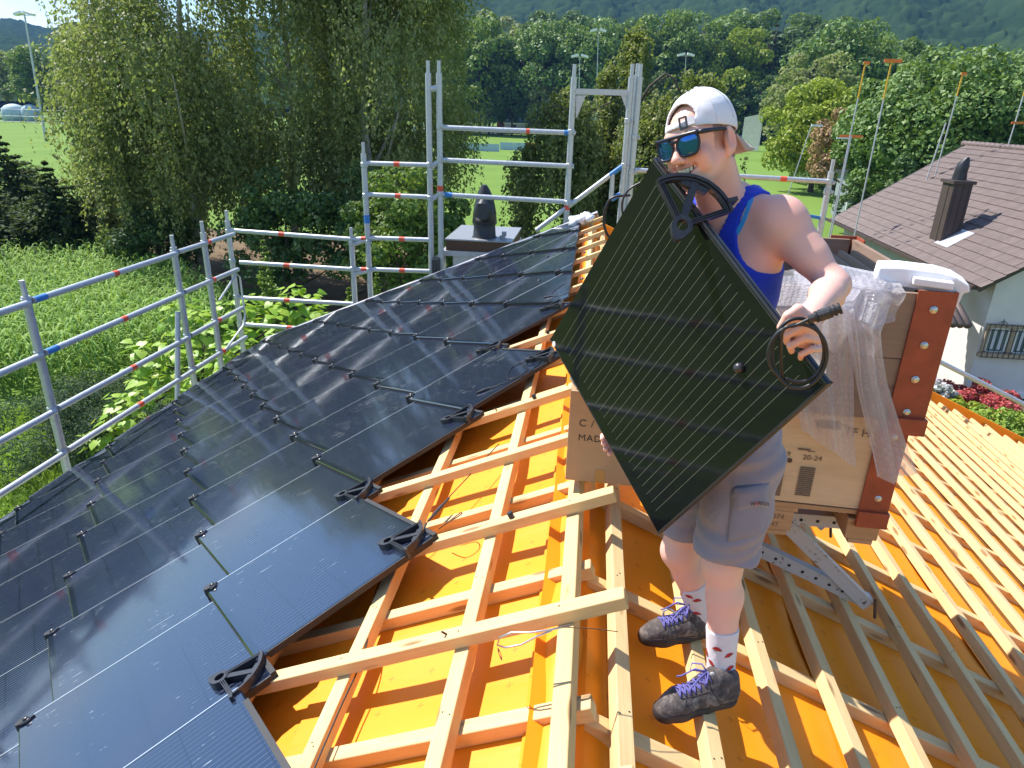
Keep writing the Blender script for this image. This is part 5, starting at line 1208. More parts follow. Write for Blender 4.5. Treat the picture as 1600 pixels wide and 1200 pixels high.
# seams, strap buckle and stitched script on the cap
full = Field(nv(HC)-0.2, nv(HC)+0.2, 0.0034); full.ell(H_(0, 0.008, 0.026), hr(0.085, 0.101, 0.103), HB, 0.0); full.ell(H_(0, 0.020, 0.052), hr(0.078, 0.086, 0.084), HB, 0.02)
P_, N_ = on_body(full, [(1062, 195), (1066, 194), (1071, 192), (1076, 190)], 0.002)
if len(P_) > 2:
    c = (P_[1]+P_[2])/2; n_ = N_[1]; tx = (P_[-1]-P_[0]).normalized(); ty = n_.cross(tx)
    m = MB()
    for q in (-1, 1): m.bar(c+tx*q*0.009-ty*0.016+n_*0.003, c+tx*q*0.009+ty*0.016+n_*0.003, 0.0045, 0.004, up=n_)
    for q in (-1, 1): m.bar(c-tx*0.009+ty*q*0.0145+n_*0.003, c+tx*0.009+ty*q*0.0145+n_*0.003, 0.004, 0.004, up=n_)
    m.build('strap_buckle', M['black'], capo)
    m = MB(); m.bar(c+tx*0.012+n_*0.003, c+tx*0.030+n_*0.001, 0.021, 0.003, up=n_); m.build('strap_end', M['cap'], capo)
scr = []; 
for i in range(40):
    t = i/39; x = 1045+33*t; y = 163-22*math.sin(t*1.25)+2.5*math.sin(t*34)*(1-0.3*t)
    scr.append((x, y))
P_, N_ = on_body(full, scr, 0.0014)
if len(P_) > 5:
    m = MB(); m.tube(P_, 0.0009, 5); m.build('stitched_script', M['thread'], capo)
M['cap_seam'] = simple('cap_seam', (0.60, 0.58, 0.63), 0.85)
for a in (-2.6, -1.9, 1.15, 1.9, 2.6, 3.14):
    P_ = []
    for e in np.linspace(1.50, 0.12, 22):
        d = nv(hl)*math.sin(a)*math.cos(e)+nv(-fh)*(-math.cos(a))*math.cos(e)+nv(hu)*math.sin(e); c0_ = nv(H_(0, 0.01, 0.03)); t = np.arange(0.05, 0.18, 0.0006); vals = full.tri(c0_+t[:, None]*d); j = np.argmax(vals > 0); P_.append(Vector(c0_+d*(t[j]+0.0002)))
    m = MB(); m.tube(P_, 0.0011, 5); m.build('cap_seam', M['cap_seam'], capo)
t_ = Vector(nv(H_(0, 0.018, 0.137))); m = MB(); m.lathe(t_, [(0.007, -0.004), (0.006, 0.003), (0.002, 0.0045)], 10, hu); m.build('cap_button', M['cap'], capo)
m = MB(); nu_, nv__ = 17, 9; vs = []
for j in range(nv__):
    for i in range(nu_):
        u = -1+2*i/(nu_-1); v_ = j/(nv__-1); a = u*1.05
        x = 0.083*math.sin(a)*(1+0.02*v_); y0 = 0.008+0.101*math.cos(a)*0.93; ext = 0.094*max(0, math.cos(u*1.45))**0.6
        z = 0.010-0.16*(y0-0.09)*0.3 - 0.058*v_*(ext/0.094) - 0.030*u*u*v_ - 0.012*u*u
        vs.append(H_(x, y0+ext*v_, z))
fs = [(j*nu_+i, j*nu_+i+1, (j+1)*nu_+i+1, (j+1)*nu_+i) for j in range(nv__-1) for i in range(nu_-1)]
m.add(vs, fs); o = m.build('bill', M['bill'], capo, smooth=True); md = o.modifiers.new('thick', 'SOLIDIFY'); md.thickness = 0.004
# sunglasses
gl = thing('sunglasses', 'dark framed sunglasses with blue mirrored lenses on the smiling face', 'sunglasses', H_(0, -0.1, 0.012)) if False else None
def GL(x, z): return H_(x, -0.104+3.0*x*x, z)
def outline(s_, k=28, gx=0.0300, gz=0.0255, e=3.0):
    out = []
    for i in range(k):
        a = 2*math.pi*i/k; ca, sa = math.cos(a), math.sin(a); x = gx*math.copysign(abs(ca)**(2/e), ca); z = gz*math.copysign(abs(sa)**(2/e), sa)
        if sa < 0: x *= 0.90
        out.append((s_*(0.0370+x), 0.003+z+(0.004 if sa > 0 else 0)*(x/gx)))
    return out
m = MB(); 
for s_ in (1, -1): m.tube([GL(x, z) for x, z in outline(s_)], 0.0036*HS, 8, closed=True)
m.tube([GL(x, 0.017) for x in np.linspace(-0.012, 0.012, 6)], 0.004*HS, 8); m.tube([GL(x, 0.0290) for x in np.linspace(-0.068, 0.068, 24)], 0.0046*HS, 8)
for s_ in (1, -1): m.tube([GL(0.067*s_, 0.027), H_(0.076*s_, -0.080, 0.026), H_(0.081*s_, -0.045, 0.024), H_(0.0835*s_, -0.005, 0.020), H_(0.083*s_, 0.015, 0.010)], [0.005*HS, 0.0062*HS, 0.0052*HS, 0.0042*HS, 0.0035*HS], 8)
go = m.build('sunglasses', M['frame'], person, smooth=True)
for s_ in (1, -1):
    pts = outline(s_); m = MB(); c = H_(0.0370*s_, -0.104+3.0*0.0370**2-0.004, 0.007); rings = [c]
    vs = [c]; fs = []; k = len(pts)
    for q in (0.5, 1.0):
        for x, z in pts:
            xx = 0.0370*s_+(x-0.0370*s_)*q; zz = 0.004+(z-0.004)*q; vs.append(H_(xx, -0.104+3.0*xx*xx-0.004*(1-q*q), zz))
    fs = [(0, 1+i, 1+(i+1) % k) for i in range(k)]+[(1+i, 1+k+i, 1+k+(i+1) % k, 1+(i+1) % k) for i in range(k)]
    m.add(vs, fs); m.build('lens', M['lens'], go, smooth=True)

# ------------------------------------------------------------------ the tile in the person's hands
pts4 = [Vector((0.189, 2.272, 1.427)), Vector((0.625, 1.684, 0.96)), Vector((0.309, 2.069, 0.22)), Vector((-0.128, 2.657, 0.687))]
KP = 0.92; pts4 = [CAM+(p-CAM)*KP for p in pts4]                     # top, right, bottom, left corners
tc_ = sum(pts4, Vector())/4; ex_ = ((pts4[0]-pts4[3])+(pts4[1]-pts4[2])).normalized(); ey_ = ((pts4[3]-pts4[2])+(pts4[0]-pts4[1])); ey_ = (ey_-ex_*ey_.dot(ex_)).normalized(); ez_ = ex_.cross(ey_)
HT = 0.81
held = thing('solar_tile', 'black square solar tile held up on its corner in front of the person', 'solar tile', tc_); held.matrix_basis = frame(ex_, ey_, ez_, tc_)
b = bmesh.new(); bmesh.ops.create_cube(b, size=1); bmesh.ops.scale(b, vec=(HT, HT, 0.012), verts=b.verts); bmesh.ops.bevel(b, geom=list(b.edges), offset=0.003, segments=2, affect='EDGES')
me = bpy.data.meshes.new('glass_pane'); b.to_mesh(me); b.free(); me.materials.append(M['pv_held']); put('glass_pane', me, held)
def hp3(x, y, z=0): return Vector((x, y, z))
h2 = HT/2
m = MB(); m.bar((h2-0.004, -h2, -0.002), (h2-0.003, h2, -0.002), 0.006, 0.020); m.bar((h2-0.011, -h2*0.98, 0.006), (h2-0.011, h2*0.98, 0.006), 0.003, 0.005)
put('edge_rail', m.mesh('edge_rail', M['black']), held)
m = MB(); m.bar((-h2+0.004, -h2, -0.004), (-h2+0.002, h2, -0.002), 0.006, 0.018); m.bar((-h2, -h2+0.002, -0.004), (h2, -h2+0.002, -0.004), 0.006, 0.022); put('lower_rail', m.mesh('lower_rail', M['blackm']), held)
# knob, corner eyelet
def on_tile(x, y):
    d = RGT*((x-800)/F_PX)+DWN*((y-600)/F_PX)+FWD; t = (tc_-CAM).dot(ez_)/d.dot(ez_); p = CAM+d*t-tc_; return Vector((p.dot(ex_), p.dot(ey_), 0))
k = on_tile(1159, 574); m = MB(); m.lathe(k+Vector((0, 0, 0.006)), [(0.013, 0), (0.0145, 0.006), (0.012, 0.013), (0.007, 0.017), (0.002, 0.018)], 18); put('knob', m.mesh('knob', M['black'], smooth=True), held)
k = on_tile(868, 537); m = MB(); m.lathe(k+Vector((0, 0, 0.0061)), [(0.010, 0), (0.010, 0.002)], 14); put('corner_eyelet', m.mesh('e', M['white']), held)
# bracket between the teeth: ring low, arc at the mouth
rg_, ac = on_tile(1063, 356), on_tile(1096, 283)
BH = bracket_mesh(1.0, None, 0.86); o = put('hold_down_bracket', BH, None)
lift = 0.055
dr0 = RGT*((1063-800)/F_PX)+DWN*((356-600)/F_PX)+FWD; R0 = CAM+dr0*(((tc_-CAM).dot(ez_)+0.045)/dr0.dot(ez_)); A0 = at(1092, 286, 1.0); dcam = (A0-CAM); 
# arc point on the same ray as the mouth, a little in front of the lips
lipw = H_(0, -0.108, mz-0.020); tq = (lipw-CAM).dot(-fh*0+FWD)/dcam.dot(FWD); A0 = CAM+dcam*tq
bx_ = (A0-R0).normalized(); bl = (A0-R0).length; bn = (-FWD - bx_*(-FWD).dot(bx_)); bn = (bn*0.94+ez_*0.05).normalized(); bn = (bn-bx_*bn.dot(bx_)).normalized(); by_ = bn.cross(bx_)
o.parent = held; S_ = bl/0.150
o.matrix_basis = held.matrix_basis.inverted() @ frame(bx_*S_, by_*S_, bn*S_, R0)
# cables of the held tile: a loop at the left and the coil in the left hand
t1 = cable('cable', 'black cable loops sticking out behind the upper left edge of the held tile', [at(985, 305, 2.30), at(955, 310, 2.30), at(944, 335, 2.30), at(946, 360, 2.3), at(958, 378, 2.3)], 0.0042)
t2 = cable('cable', 'thin black cable arching behind the top corner of the held tile', [at(1002, 285, 2.25), at(982, 297, 2.25), at(972, 318, 2.25), at(975, 345, 2.25)], 0.0035)
coil = []
YC = 1.548
for i in range(61):
    a = 2*math.pi*(i/60*2.0)+2.2; w_ = i/60; rx = 46-7*w_; rz = 50-6*math.sin(a*0.5)
    coil.append(at(1245+rx*math.cos(a)+4*math.sin(3*w_), 553+rz*math.sin(a)-2*w_, YC-0.012+0.014*w_))
m_ = [at(1246, 506, YC-0.01), at(1262, 503, YC-0.015)]
cc_ = cable('cable', 'coiled black cable with a ribbed plug held in the left hand', coil[:] + [at(1222, 520, YC-0.018), at(1245, 508, YC-0.02), at(1264, 499, YC-0.02)], 0.0043, plug=(at(1264, 499, YC-0.02), at(1313, 482, YC-0.035)))
m = MB()
a, b_ = at(1276, 495, YC-0.024), at(1312, 482, YC-0.035)
for i in range(6): c = a.lerp(b_, i/5); m.lathe(c-(b_-a).normalized()*0.003, [(0.0125, 0), (0.0135, 0.003), (0.0125, 0.006)], 12, b_-a)
m.build('plug_ribs', M['blackm'], cc_)['kind'] = 'stuff'
# ------------------------------------------------------------------ ground, fields, hills
def ground_mat(name, stops, scale, bump=0.4, stripes=None, fine=30):
    n = NT(name); v = n.coord('Object'); f = n.noise(v, scale, 6, 0.65); g_ = n.noise(v, scale*fine, 4, 0.7)
    c = n.ramp(n.math('ADD', n.math('MULTIPLY', f, 0.7), n.math('MULTIPLY', g_, 0.3)), stops)
    if stripes:
        o = n.sep(v); s_ = n.math('SINE', n.math('MULTIPLY', n.math('ADD', o[0], n.math('MULTIPLY', o[1], 0.12)), stripes)); c = n.mix(n.math('MULTIPLY', n.math('GREATER_THAN', s_, 0.0), 0.22), c, (0.175, 0.27, 0.055))
    n.base(c); n.set(Roughness=0.95); n.p.inputs['Specular IOR Level'].default_value = 0.1; n.bump(g_, bump, 0.05); return n.m
M['meadow'] = ground_mat('meadow', [(0.3, (0.075, 0.13, 0.022)), (0.5, (0.12, 0.20, 0.032)), (0.7, (0.19, 0.25, 0.055))], 0.35)
M['pitch'] = ground_mat('mown_pitch', [(0.3, (0.115, 0.195, 0.036)), (0.6, (0.145, 0.235, 0.045)), (0.75, (0.20, 0.27, 0.065))], 0.12, 0.15, 0.42, 12)
M['soil'] = ground_mat('dry_soil', [(0.3, (0.09, 0.06, 0.035)), (0.7, (0.23, 0.165, 0.10))], 0.8)
M['paving'] = ground_mat('pale_paving', [(0.3, (0.32, 0.30, 0.28)), (0.7, (0.44, 0.42, 0.39))], 0.8)
def flat(name, poly, z, mat, kind='structure'):
    m = MB(); m.add([(x, y, z) for x, y in poly], [tuple(range(len(poly)))]); o = m.build(name, M[mat]); return tag(o, kind=kind)
flat('ground', [(-2300, -350), (2300, -350), (2300, 2300), (-2300, 2300)], GZ, 'meadow')
flat('sports_field', [(-220, 95), (-60, 52), (14, 46), (52, 120), (120, 300), (-230, 300)], GZ+0.03, 'pitch')
flat('bare_earth', [(-60, 36), (-16, 33), (-9, 24), (-6, 27), (-8, 48), (-60, 60)], GZ+0.02, 'soil')
flat('garden_lawn', [(-26, 8), (-6, 8), (-8, 16), (-13.5, 20), (-17, 17.2), (-26, 16.5)], GZ+0.015, 'pitch')
flat('garden_path', [(20, 46), (34, 70), (39, 70), (24, 44)], GZ+0.04, 'paving')

def worley(P, cell, seed):
    k = np.floor(P/cell).astype(np.int64); best = np.full(len(P), 9.0); bid = np.zeros(len(P))
    for a in (-1, 0, 1):
        for b in (-1, 0, 1):
            c = k+np.array([a, b]); h = (c[:, 0]*73856093 ^ c[:, 1]*19349663 ^ seed) & 0xffffff
            jx = ((h*9301+49297) % 233280)/233280.0; jy = ((h*4096+150889) % 714025)/714025.0
            d = np.hypot(P[:, 0]/cell-c[:, 0]-jx, P[:, 1]/cell-c[:, 1]-jy); m_ = d < best; best = np.where(m_, d, best); bid = np.where(m_, ((h*7919) % 1000)/1000.0, bid)
    return best, bid
def hills():
    az = np.linspace(rad(-62), rad(60), 1300); t = np.linspace(0, 1, 150); A, T_ = np.meshgrid(az, t, indexing='ij')
    elev = np.interp(np.degrees(az), [-62, -46, -40, -34, -28, -20, -12, -4, 4, 14, 22, 30, 60], [3.6, 4.1, 4.3, 4.2, 4.5, 6.0, 9.0, 11.0, 11.5, 12.4, 13.2, 13.6, 13.5])
    elev = elev + 0.25*np.sin(np.degrees(az)*0.7)+0.12*np.sin(np.degrees(az)*1.9+1)
    r0 = 520.0; r1 = 1500.0 + 500*np.clip((-np.degrees(az)-10)/30, 0, 1)
    R_ = r0+(r1[:, None]-r0)*T_
    Z = GZ + (np.tan(np.radians(elev))*r1+9)[:, None]*(T_**1.25)*(1+0.06*np.sin(A*37+T_*5)*T_*(1-T_)*4)
    X, Y = R_*np.sin(A), R_*np.cos(A)
    d, i = worley(np.stack([X.ravel(), Y.ravel()], 1), 10.5, 77); d2, i2 = worley(np.stack([X.ravel(), Y.ravel()], 1), 42, 5)
    Z = Z.ravel() + (np.sqrt(np.maximum(0, 1-np.minimum(d, 1)**2))*7.5*(0.6+0.7*i)) - d2*6
    V = np.stack([X.ravel(), Y.ravel(), Z], 1); ny = len(t); a = (np.arange(len(az)-1)[:, None]*ny+np.arange(ny-1)[None]).ravel()
    Fq = np.stack([a, a+ny, a+ny+1, a+1], 1)
    n = NT('hill_forest'); ca = n.new('ShaderNodeVertexColor', layer_name='tint'); f = n.noise(n.coord('Object'), 0.35, 4, 0.7); n.base(n.mix(f, ca.outputs[0], (0.012, 0.028, 0.010))); n.set(Roughness=1.0); n.p.inputs['Specular IOR Level'].default_value = 0.0
    c = np.ones((len(V), 4)); c[:, :3] = np.array([0.018, 0.036, 0.016])+(i*0.8+i2*0.2)[:, None]*np.array([0.040, 0.055, 0.012])
    o = put('hills', mesh_np('hills', V, Fq, n.m, True, c)); tag(o, kind='structure')
hills()

# ------------------------------------------------------------------ leaves, crowns and trees
def unit(v): return v/(np.linalg.norm(v, axis=-1, keepdims=True)+1e-9)
def leaves(P, Nn, size, asp=0.6, rng=RNG, long_dir=None, tri=False):
    """one small rhombus per point, facing roughly along Nn"""
    n = len(P); Nn = unit(Nn); r = unit(rng.normal(size=(n, 3))) if long_dir is None else unit(long_dir+rng.normal(size=(n, 3))*0.25)
    a = unit(r-Nn*(r*Nn).sum(1, keepdims=True)); b = np.cross(Nn, a); s_ = (size*rng.uniform(0.65, 1.35, n))[:, None]
    fold = Nn*s_*0.12*rng.uniform(-1, 1, (n, 1))
    V = np.stack([P-a*s_*0.5, P-b*s_*asp*0.5+a*s_*0.06+fold, P+a*s_*0.5, P+b*s_*asp*0.5+a*s_*0.06+fold], 1).reshape(-1, 3)
    return V, np.arange(4*n).reshape(n, 4)
def clump_points(C, R_, n, rng=RNG, shell=0.55, up=0.25):
    i = rng.choice(len(C), n, p=(R_**2)/(R_**2).sum()); d = unit(rng.normal(size=(n, 3))+np.array([0, 0, up])); rr = R_[i]*(shell+(1-shell)*rng.random(n)**0.6)
    P = C[i]+d*rr[:, None]*np.array([1, 1, 0.8]); return P, d
def crown_clumps(cx, cz, rx, rz, n, rng, rmin=0.16, rmax=0.30, low=-0.7):
    d = unit(rng.normal(size=(n, 3))); d[:, 2] = np.where(d[:, 2] < low, -d[:, 2]*0.5, d[:, 2]); k = rng.uniform(0.35, 0.92, n)**0.7
    C = np.stack([cx[0]+d[:, 0]*rx*k, cx[1]+d[:, 1]*rx*k, cz+d[:, 2]*rz*k], 1); return C, rng.uniform(rmin, rmax, n)*rx
def trunk_mesh(h, r, rng, limbs=7, lean=0.04, crown0=0.35, spread=0.5, mat='bark', up=0.6):
    m = MB(); top = Vector((rng.uniform(-lean, lean)*h, rng.uniform(-lean, lean)*h, h*0.9)); P = [Vector((0, 0, -0.3)), Vector((0, 0, 0.15*h))+top*0.05, top*0.45+Vector((rng.uniform(-.02, .02)*h, 0, 0)), top*0.75, top]
    m.tube(P, [r*1.35, r, r*0.75, r*0.45, r*0.15], 9)
    for i in range(limbs):
        t = crown0+(0.88-crown0)*i/max(1, limbs-1); b = top*t; a = rng.uniform(0, 6.28); L_ = spread*h*(1.05-t)*rng.uniform(0.7, 1.2)
        e = b+Vector((math.cos(a)*L_, math.sin(a)*L_, L_*up)); mid = b.lerp(e, 0.5)+Vector((0, 0, -0.06*L_)); rr = r*(1-t)*0.6+0.02
        m.tube([b, mid, e], [rr, rr*0.6, rr*0.2], 6)
    return m.mesh('trunk', M[mat], smooth=True)
def tree_root(name, label, cat, loc, trunk, crown, group=None, rot=0.0, sc=(1, 1, 1), crown_name='crown'):
    t = thing(name, label, cat, loc, group); t.rotation_euler.z = rot; t.scale = sc
    if trunk is not None: put('trunk', trunk, t)
    o = put(crown_name, crown, t); return t
def broad_mesh(h, rx, n_leaf, lsize, mat, seed, clumps=70, c0=0.25, rmin=.16, rmax=.30, asp=0.7, shell=0.55):
    rng = np.random.default_rng(seed); rz = h*(1-c0)/2; C, R_ = crown_clumps((0, 0), h*c0+rz, rx, rz, clumps, rng, rmin, rmax)
    P, d = clump_points(C, R_, n_leaf, rng, shell); Nn = d*0.8+rng.normal(size=d.shape)*0.55+np.array([0, 0, 0.35]); V, Fq = leaves(P, Nn, lsize, asp, rng); return mesh_np('crown', V, Fq, M[mat])
def conifer_mesh(h, r, n, lsize, mat, seed, tiers=16, droop=0.25):
    rng = np.random.default_rng(seed); P = []; D = []
    for i in range(tiers):
        t = i/(tiers-1); z = h*(0.06+0.9*t); rr = r*(1-t)**0.85+0.12*r*(1-t); nb_ = int(6+10*(1-t)); k = int(n*(1-t*0.85)/tiers*1.7/nb_)+3
        for j in range(nb_):
            a = rng.uniform(0, 6.28); L_ = rr*rng.uniform(0.75, 1.15); s_ = rng.random(k)**0.6; w_ = rng.normal(size=(k, 3))*L_*0.10
            p = np.stack([np.cos(a)*L_*s_, np.sin(a)*L_*s_, z-droop*L_*s_+0.10*L_*s_**3], 1)+w_*np.array([1, 1, 0.5]); P.append(p); D.append(np.tile([np.cos(a), np.sin(a), -0.1], (k, 1)))
    P = np.concatenate(P); D = np.concatenate(D); Nn = np.tile([0, 0, 1.0], (len(P), 1))+rng.normal(size=P.shape)*0.5
    V, Fq = leaves(P, Nn, lsize, 0.45, rng, D); return mesh_np('crown', V, Fq, M[mat])
def weeping_mesh(h, rx, strands, per, lsize, mat, seed, lmin=1.0, lmax=4.0, c0=0.2, asp=0.55, zlow=0.5, jag=0.10):
    rng = np.random.default_rng(seed); rz = h*(1-c0)/2; n_main = max(14, strands//42); P = []; D = []
    md = unit(rng.normal(size=(n_main, 3))); md[:, 2] = np.abs(md[:, 2])*1.5-0.55; md = unit(md)
    mo = np.stack([md[:, 0]*rx, md[:, 1]*rx, h*c0+rz+md[:, 2]*rz], 1)*np.array([1, 1, 1]); mo[:, :2] *= rng.uniform(0.45, 1.0, (n_main, 1))
    for s_ in range(strands):
        i = rng.integers(n_main); o = mo[i]+rng.normal(size=3)*np.array([rx*0.15, rx*0.15, rz*0.05]); L_ = rng.uniform(lmin, lmax)*(0.6+0.4*rng.random()); L_ = min(L_, max(0.5, o[2]-zlow)); dr = unit(np.array([md[i, 0], md[i, 1], 0])+rng.normal(size=3)*0.4)
        k = int(per*L_/lmax)+4; t = np.sort(rng.random(k)); out = 0.35*np.minimum(t*3, 1)*rx*0.22
        p = o+dr*np.array([1, 1, 0])*out[:, None]+np.stack([np.zeros(k), np.zeros(k), 0.10*L_*np.sin(np.minimum(t*3, 1)*np.pi)-t**1.3*L_], 1)+rng.normal(size=(k, 3))*jag
        P.append(p); D.append(np.tile([0, 0, -1.0], (k, 1))+np.concatenate([np.tile(md[i, :2]*0.4, (k, 1)), np.zeros((k, 1))], 1))
    P = np.concatenate(P); D = np.concatenate(D); cen = np.array([0, 0, h*0.5]); Nn = unit(P-cen)*0.5+rng.normal(size=P.shape)*0.6+np.array([0, 0, 0.25])
    V, Fq = leaves(P, Nn, lsize, asp, rng, D); return mesh_np('crown', V, Fq, M[mat])

# weeping birches at the left
for i, (px, Y, h, rx, nm) in enumerate(((235, 37, 17.0, 2.9, 'weeping birch leftmost in the row, open drooping branches at the edge of the pitch'), (300, 34, 20.5, 4.3, 'tall weeping birch, long hanging strands above the corn field corner'),
        (455, 37, 22.0, 4.8, 'tallest weeping birch at the middle of the birch row'), (585, 35, 20.5, 4.4, 'weeping birch behind the inner corner of the scaffold'), (640, 41, 20.5, 3.7, 'olive toned weeping birch at the right end of the row beside the pitch'))):
    g0 = at(px, 300, Y); rng = np.random.default_rng(40+i)
    tr = trunk_mesh(h, 0.21, rng, 9, 0.04, 0.25, 0.32, 'birch_bark', 0.9)
    cr_ = weeping_mesh(h, rx*1.12, 1900, 62, 0.185, 'birch_leaf', 50+i, 1.4, 5.5, 0.02, 0.58, 0.8)
    tree_root('birch_tree', nm, 'tree', (g0.x, Y, GZ), tr, cr_, 'weeping birches left of the scaffold')
# weeping beech right of the scaffold frame
for i, (px, Y, h, rx, ns, nm) in enumerate(((890, 34, 9.6, 2.5, 620, 'weeping beech mound hanging behind the scaffold head frame'), (972, 36, 12.4, 1.7, 420, 'narrow weeping spire rising above the scaffold head frame'), (1062, 34, 10.6, 2.6, 600, 'weeping beech dome with bare crooked top branches behind the cap'))):
    g0 = at(px, 250, Y); rng = np.random.default_rng(140+i); tr = trunk_mesh(h, 0.2, rng, 9, 0.05, 0.4, 0.25, 'bark', 1.0)
    BEECH = globals().setdefault('BEECH', []); BEECH.append(None); BEECH[-1] = tree_root('weeping_beech', nm, 'tree', (g0.x, Y, GZ), tr, weeping_mesh(h, rx, int(ns*1.7), 70, 0.16, 'beech_leaf', 150+i, 1.2, 4.2, 0.10, 0.7, 0.4, 0.07), 'weeping beeches')
for i, (pts, r) in enumerate((([(1000, 160), (1015, 135), (1040, 115), (1052, 122), (1066, 150)], 0.07), ([(1010, 150), (1036, 124), (1048, 118)], 0.05), ([(905, 185), (935, 168), (955, 160)], 0.05), ([(865, 190), (850, 170), (870, 165), (890, 170)], 0.04))):
    m = MB(); m.tube([at(x, y, 33.0) for x, y in pts], [r*(1-0.6*k/len(pts)) for k in range(len(pts))], 6); m.build('bare_branch', M['bark'], BEECH[(2, 2, 1, 0)[i]], smooth=True)
# shrubs and small trees below the birches
shr = [(445, 30, 6.5, 2.6, 'dark_leaf', 'dark bush under the birches beside the left thuja'), (545, 29, 7.2, 2.4, 'dark_leaf', 'dark shrub behind the low scaffold corner post'), (625, 27, 7.4, 2.4, 'wood_leaf', 'glossy green shrub seen through the scaffold rails'), (692, 29, 5.8, 1.8, 'wood_leaf', 'green shrub directly behind the chimney cowl'), (828, 31, 3.4, 1.5, 'wood_leaf', 'low shrub between the cowl and the weeping beech'), (235, 33, 4.2, 2.4, 'dark_leaf', 'dark bush at the foot of the birches by the corn')]
for i, (px, Y, h, rx, mt, lab) in enumerate(shr):
    g0 = at(px, 350, Y); tree_root('shrub', lab, 'shrub', (g0.x, Y, GZ), trunk_mesh(h*0.8, 0.09, np.random.default_rng(i), 6, 0.1, 0.2, 0.5), broad_mesh(h, rx, 9000, 0.19, mt, 200+i, 60, 0.02))
for i, (px, Y, h, r, lab) in enumerate(((30, 38, 7.0, 4.2, 'large dark conifer at the left picture edge'), (90, 34, 6.0, 3.2, 'low spreading conifer in front of the birches'), (-40, 33, 5.6, 3.8, 'dark conifer partly out of the picture'), (-200, 27, 10.5, 4.0, 'dark conifer outside the left edge'), (-420, 25, 11.0, 4.2, 'second dark conifer outside the left edge'), (-330, 36, 11.5, 4.4, 'third dark conifer outside the left edge'), (150, 36, 4.4, 3.0, 'small dark conifer under the leftmost birch'))):
    g0 = at(px, 350, Y); tree_root('conifer', lab, 'tree', (g0.x, Y, GZ), trunk_mesh(h*0.9, 0.16, np.random.default_rng(i), 5), conifer_mesh(h, r, 16000, 0.30, 'conifer', 230+i, 18, 0.05))
for i, (px, py_, Y, h, r, lab) in enumerate(((416, 430, 21, 5.05, 0.72, 'tallest bright green thuja cone behind the first gable rails'), (545, 460, 21, 3.6, 0.6, 'bright thuja beside the lower scaffold corner post'), (590, 450, 22, 3.9, 0.7, 'bright thuja right of the scaffold corner posts'), (392, 470, 20.5, 2.9, 0.6, 'lowest thuja at the edge of the big leaved tree'))):
    g0 = at(px, py_, Y); tree_root('thuja', lab, 'shrub', (g0.x, Y, GZ), None, conifer_mesh(h, r, 5200, 0.13, 'thuja', 250+i, 22, -0.55), 'thuja cones', crown_name='foliage')
for i, (px, py_, Y, h, r, lab) in enumerate(((120, 370, 38, 2.6, 1.5, 'dry brown brush at the far corner of the corn field'), (15, 372, 38, 1.8, 1.3, 'pale brush at the left edge behind the corn'), (195, 415, 34, 1.9, 1.3, 'brown brush between the corn and the birches'))):
    g0 = at(px, py_, Y); tree_root('bush', lab, 'bush', (g0.x, Y, GZ), None, broad_mesh(h, r, 2600, 0.16, 'brush', 260+i, 24, 0.0, asp=0.3), crown_name='foliage')
# dwarf spruce mound
g0 = at(140, 655, 15.0); C, R_ = [], []
rng = np.random.default_rng(9); C = np.stack([rng.normal(0, 1.0, 60), rng.normal(0, 0.9, 60), np.abs(rng.normal(0.9, 0.55, 60))], 1); R_ = rng.uniform(0.35, 0.7, 60)
P, d = clump_points(C, R_, 26000, rng, 0.5, 0.5); V, Fq = leaves(P, d+rng.normal(size=d.shape)*0.5+[0, 0, .5], 0.085, 0.35, rng); 
tree_root('spruce_bush', 'dark spreading spruce bush between corn and house', 'bush', (g0.x, 15.0, GZ), None, mesh_np('foliage', V, Fq, M['spruce']), crown_name='foliage')

# big leaved bright tree by the eave
def heart(k):
    pts = [(0, -0.08), (0.20, -0.22), (0.46, -0.10), (0.50, 0.16), (0.30, 0.52), (0.0, 0.88), (-0.30, 0.52), (-0.50, 0.16), (-0.46, -0.10), (-0.20, -0.22)]
    b = MB(); vs = [(0, 0.25, 0.03)]+[(x, y, -0.16*x*x-0.10*(y-0.2)**2+0.02*math.sin(k*3+i*2.1)) for i, (x, y) in enumerate(pts)]; n_ = len(pts)
    b.add(vs, [(0, 1+i, 1+(i+1) % n_) for i in range(n_)]); return b.mesh('leaf', M['catalpa'], smooth=True)
hearts = [heart(k) for k in range(3)]
cl = [(165, 690, 14.0, .55), (200, 650, 14.5, .75), (240, 620, 15.0, .80), (230, 560, 15.5, .65), (285, 570, 15.8, .85), (330, 600, 15.0, .70), (320, 530, 16.4, .85), (280, 500, 17.0, .7), (370, 560, 16.0, .7), (380, 500, 17.4, .8), (430, 510, 17.6, .8), (470, 480, 18.2, .75), (440, 545, 17.0, .7), (490, 500, 18.0, .6)]
base = at(320, 640, 16.0)
cat_ = thing('catalpa_tree', 'small tree with big bright green heart shaped leaves beside the eave scaffold', 'tree', (base.x, 16.0, GZ))
m = MB(); cc0 = Vector((base.x, 16.0, GZ)); hub = cc0+Vector((0, 0, 1.6)); m.tube([cc0-Vector((0, 0, .2)), hub], [0.12, 0.09], 8)
Lf = []
rng = np.random.default_rng(21)
for (x, y, Y, r) in cl:
    c = at(x, y, Y); m.tube([hub, hub.lerp(c, 0.5)+Vector((0, 0, 0.25)), c], [0.05, 0.03, 0.012], 6)
    for k in range(int(60*r/0.75)):
        d = Vector(unit(rng.normal(size=3)+np.array([0, -0.15, 0.45]))); Lf.append((c+d*r*rng.uniform(0.55, 1.0), d))
m.build('trunk', M['bark'], cat_, smooth=True)
Lf.sort(key=lambda q: (q[0]-CAM).length-2.2*(q[1].z+0.4*(-q[1].y)))
restV, restF = [], []
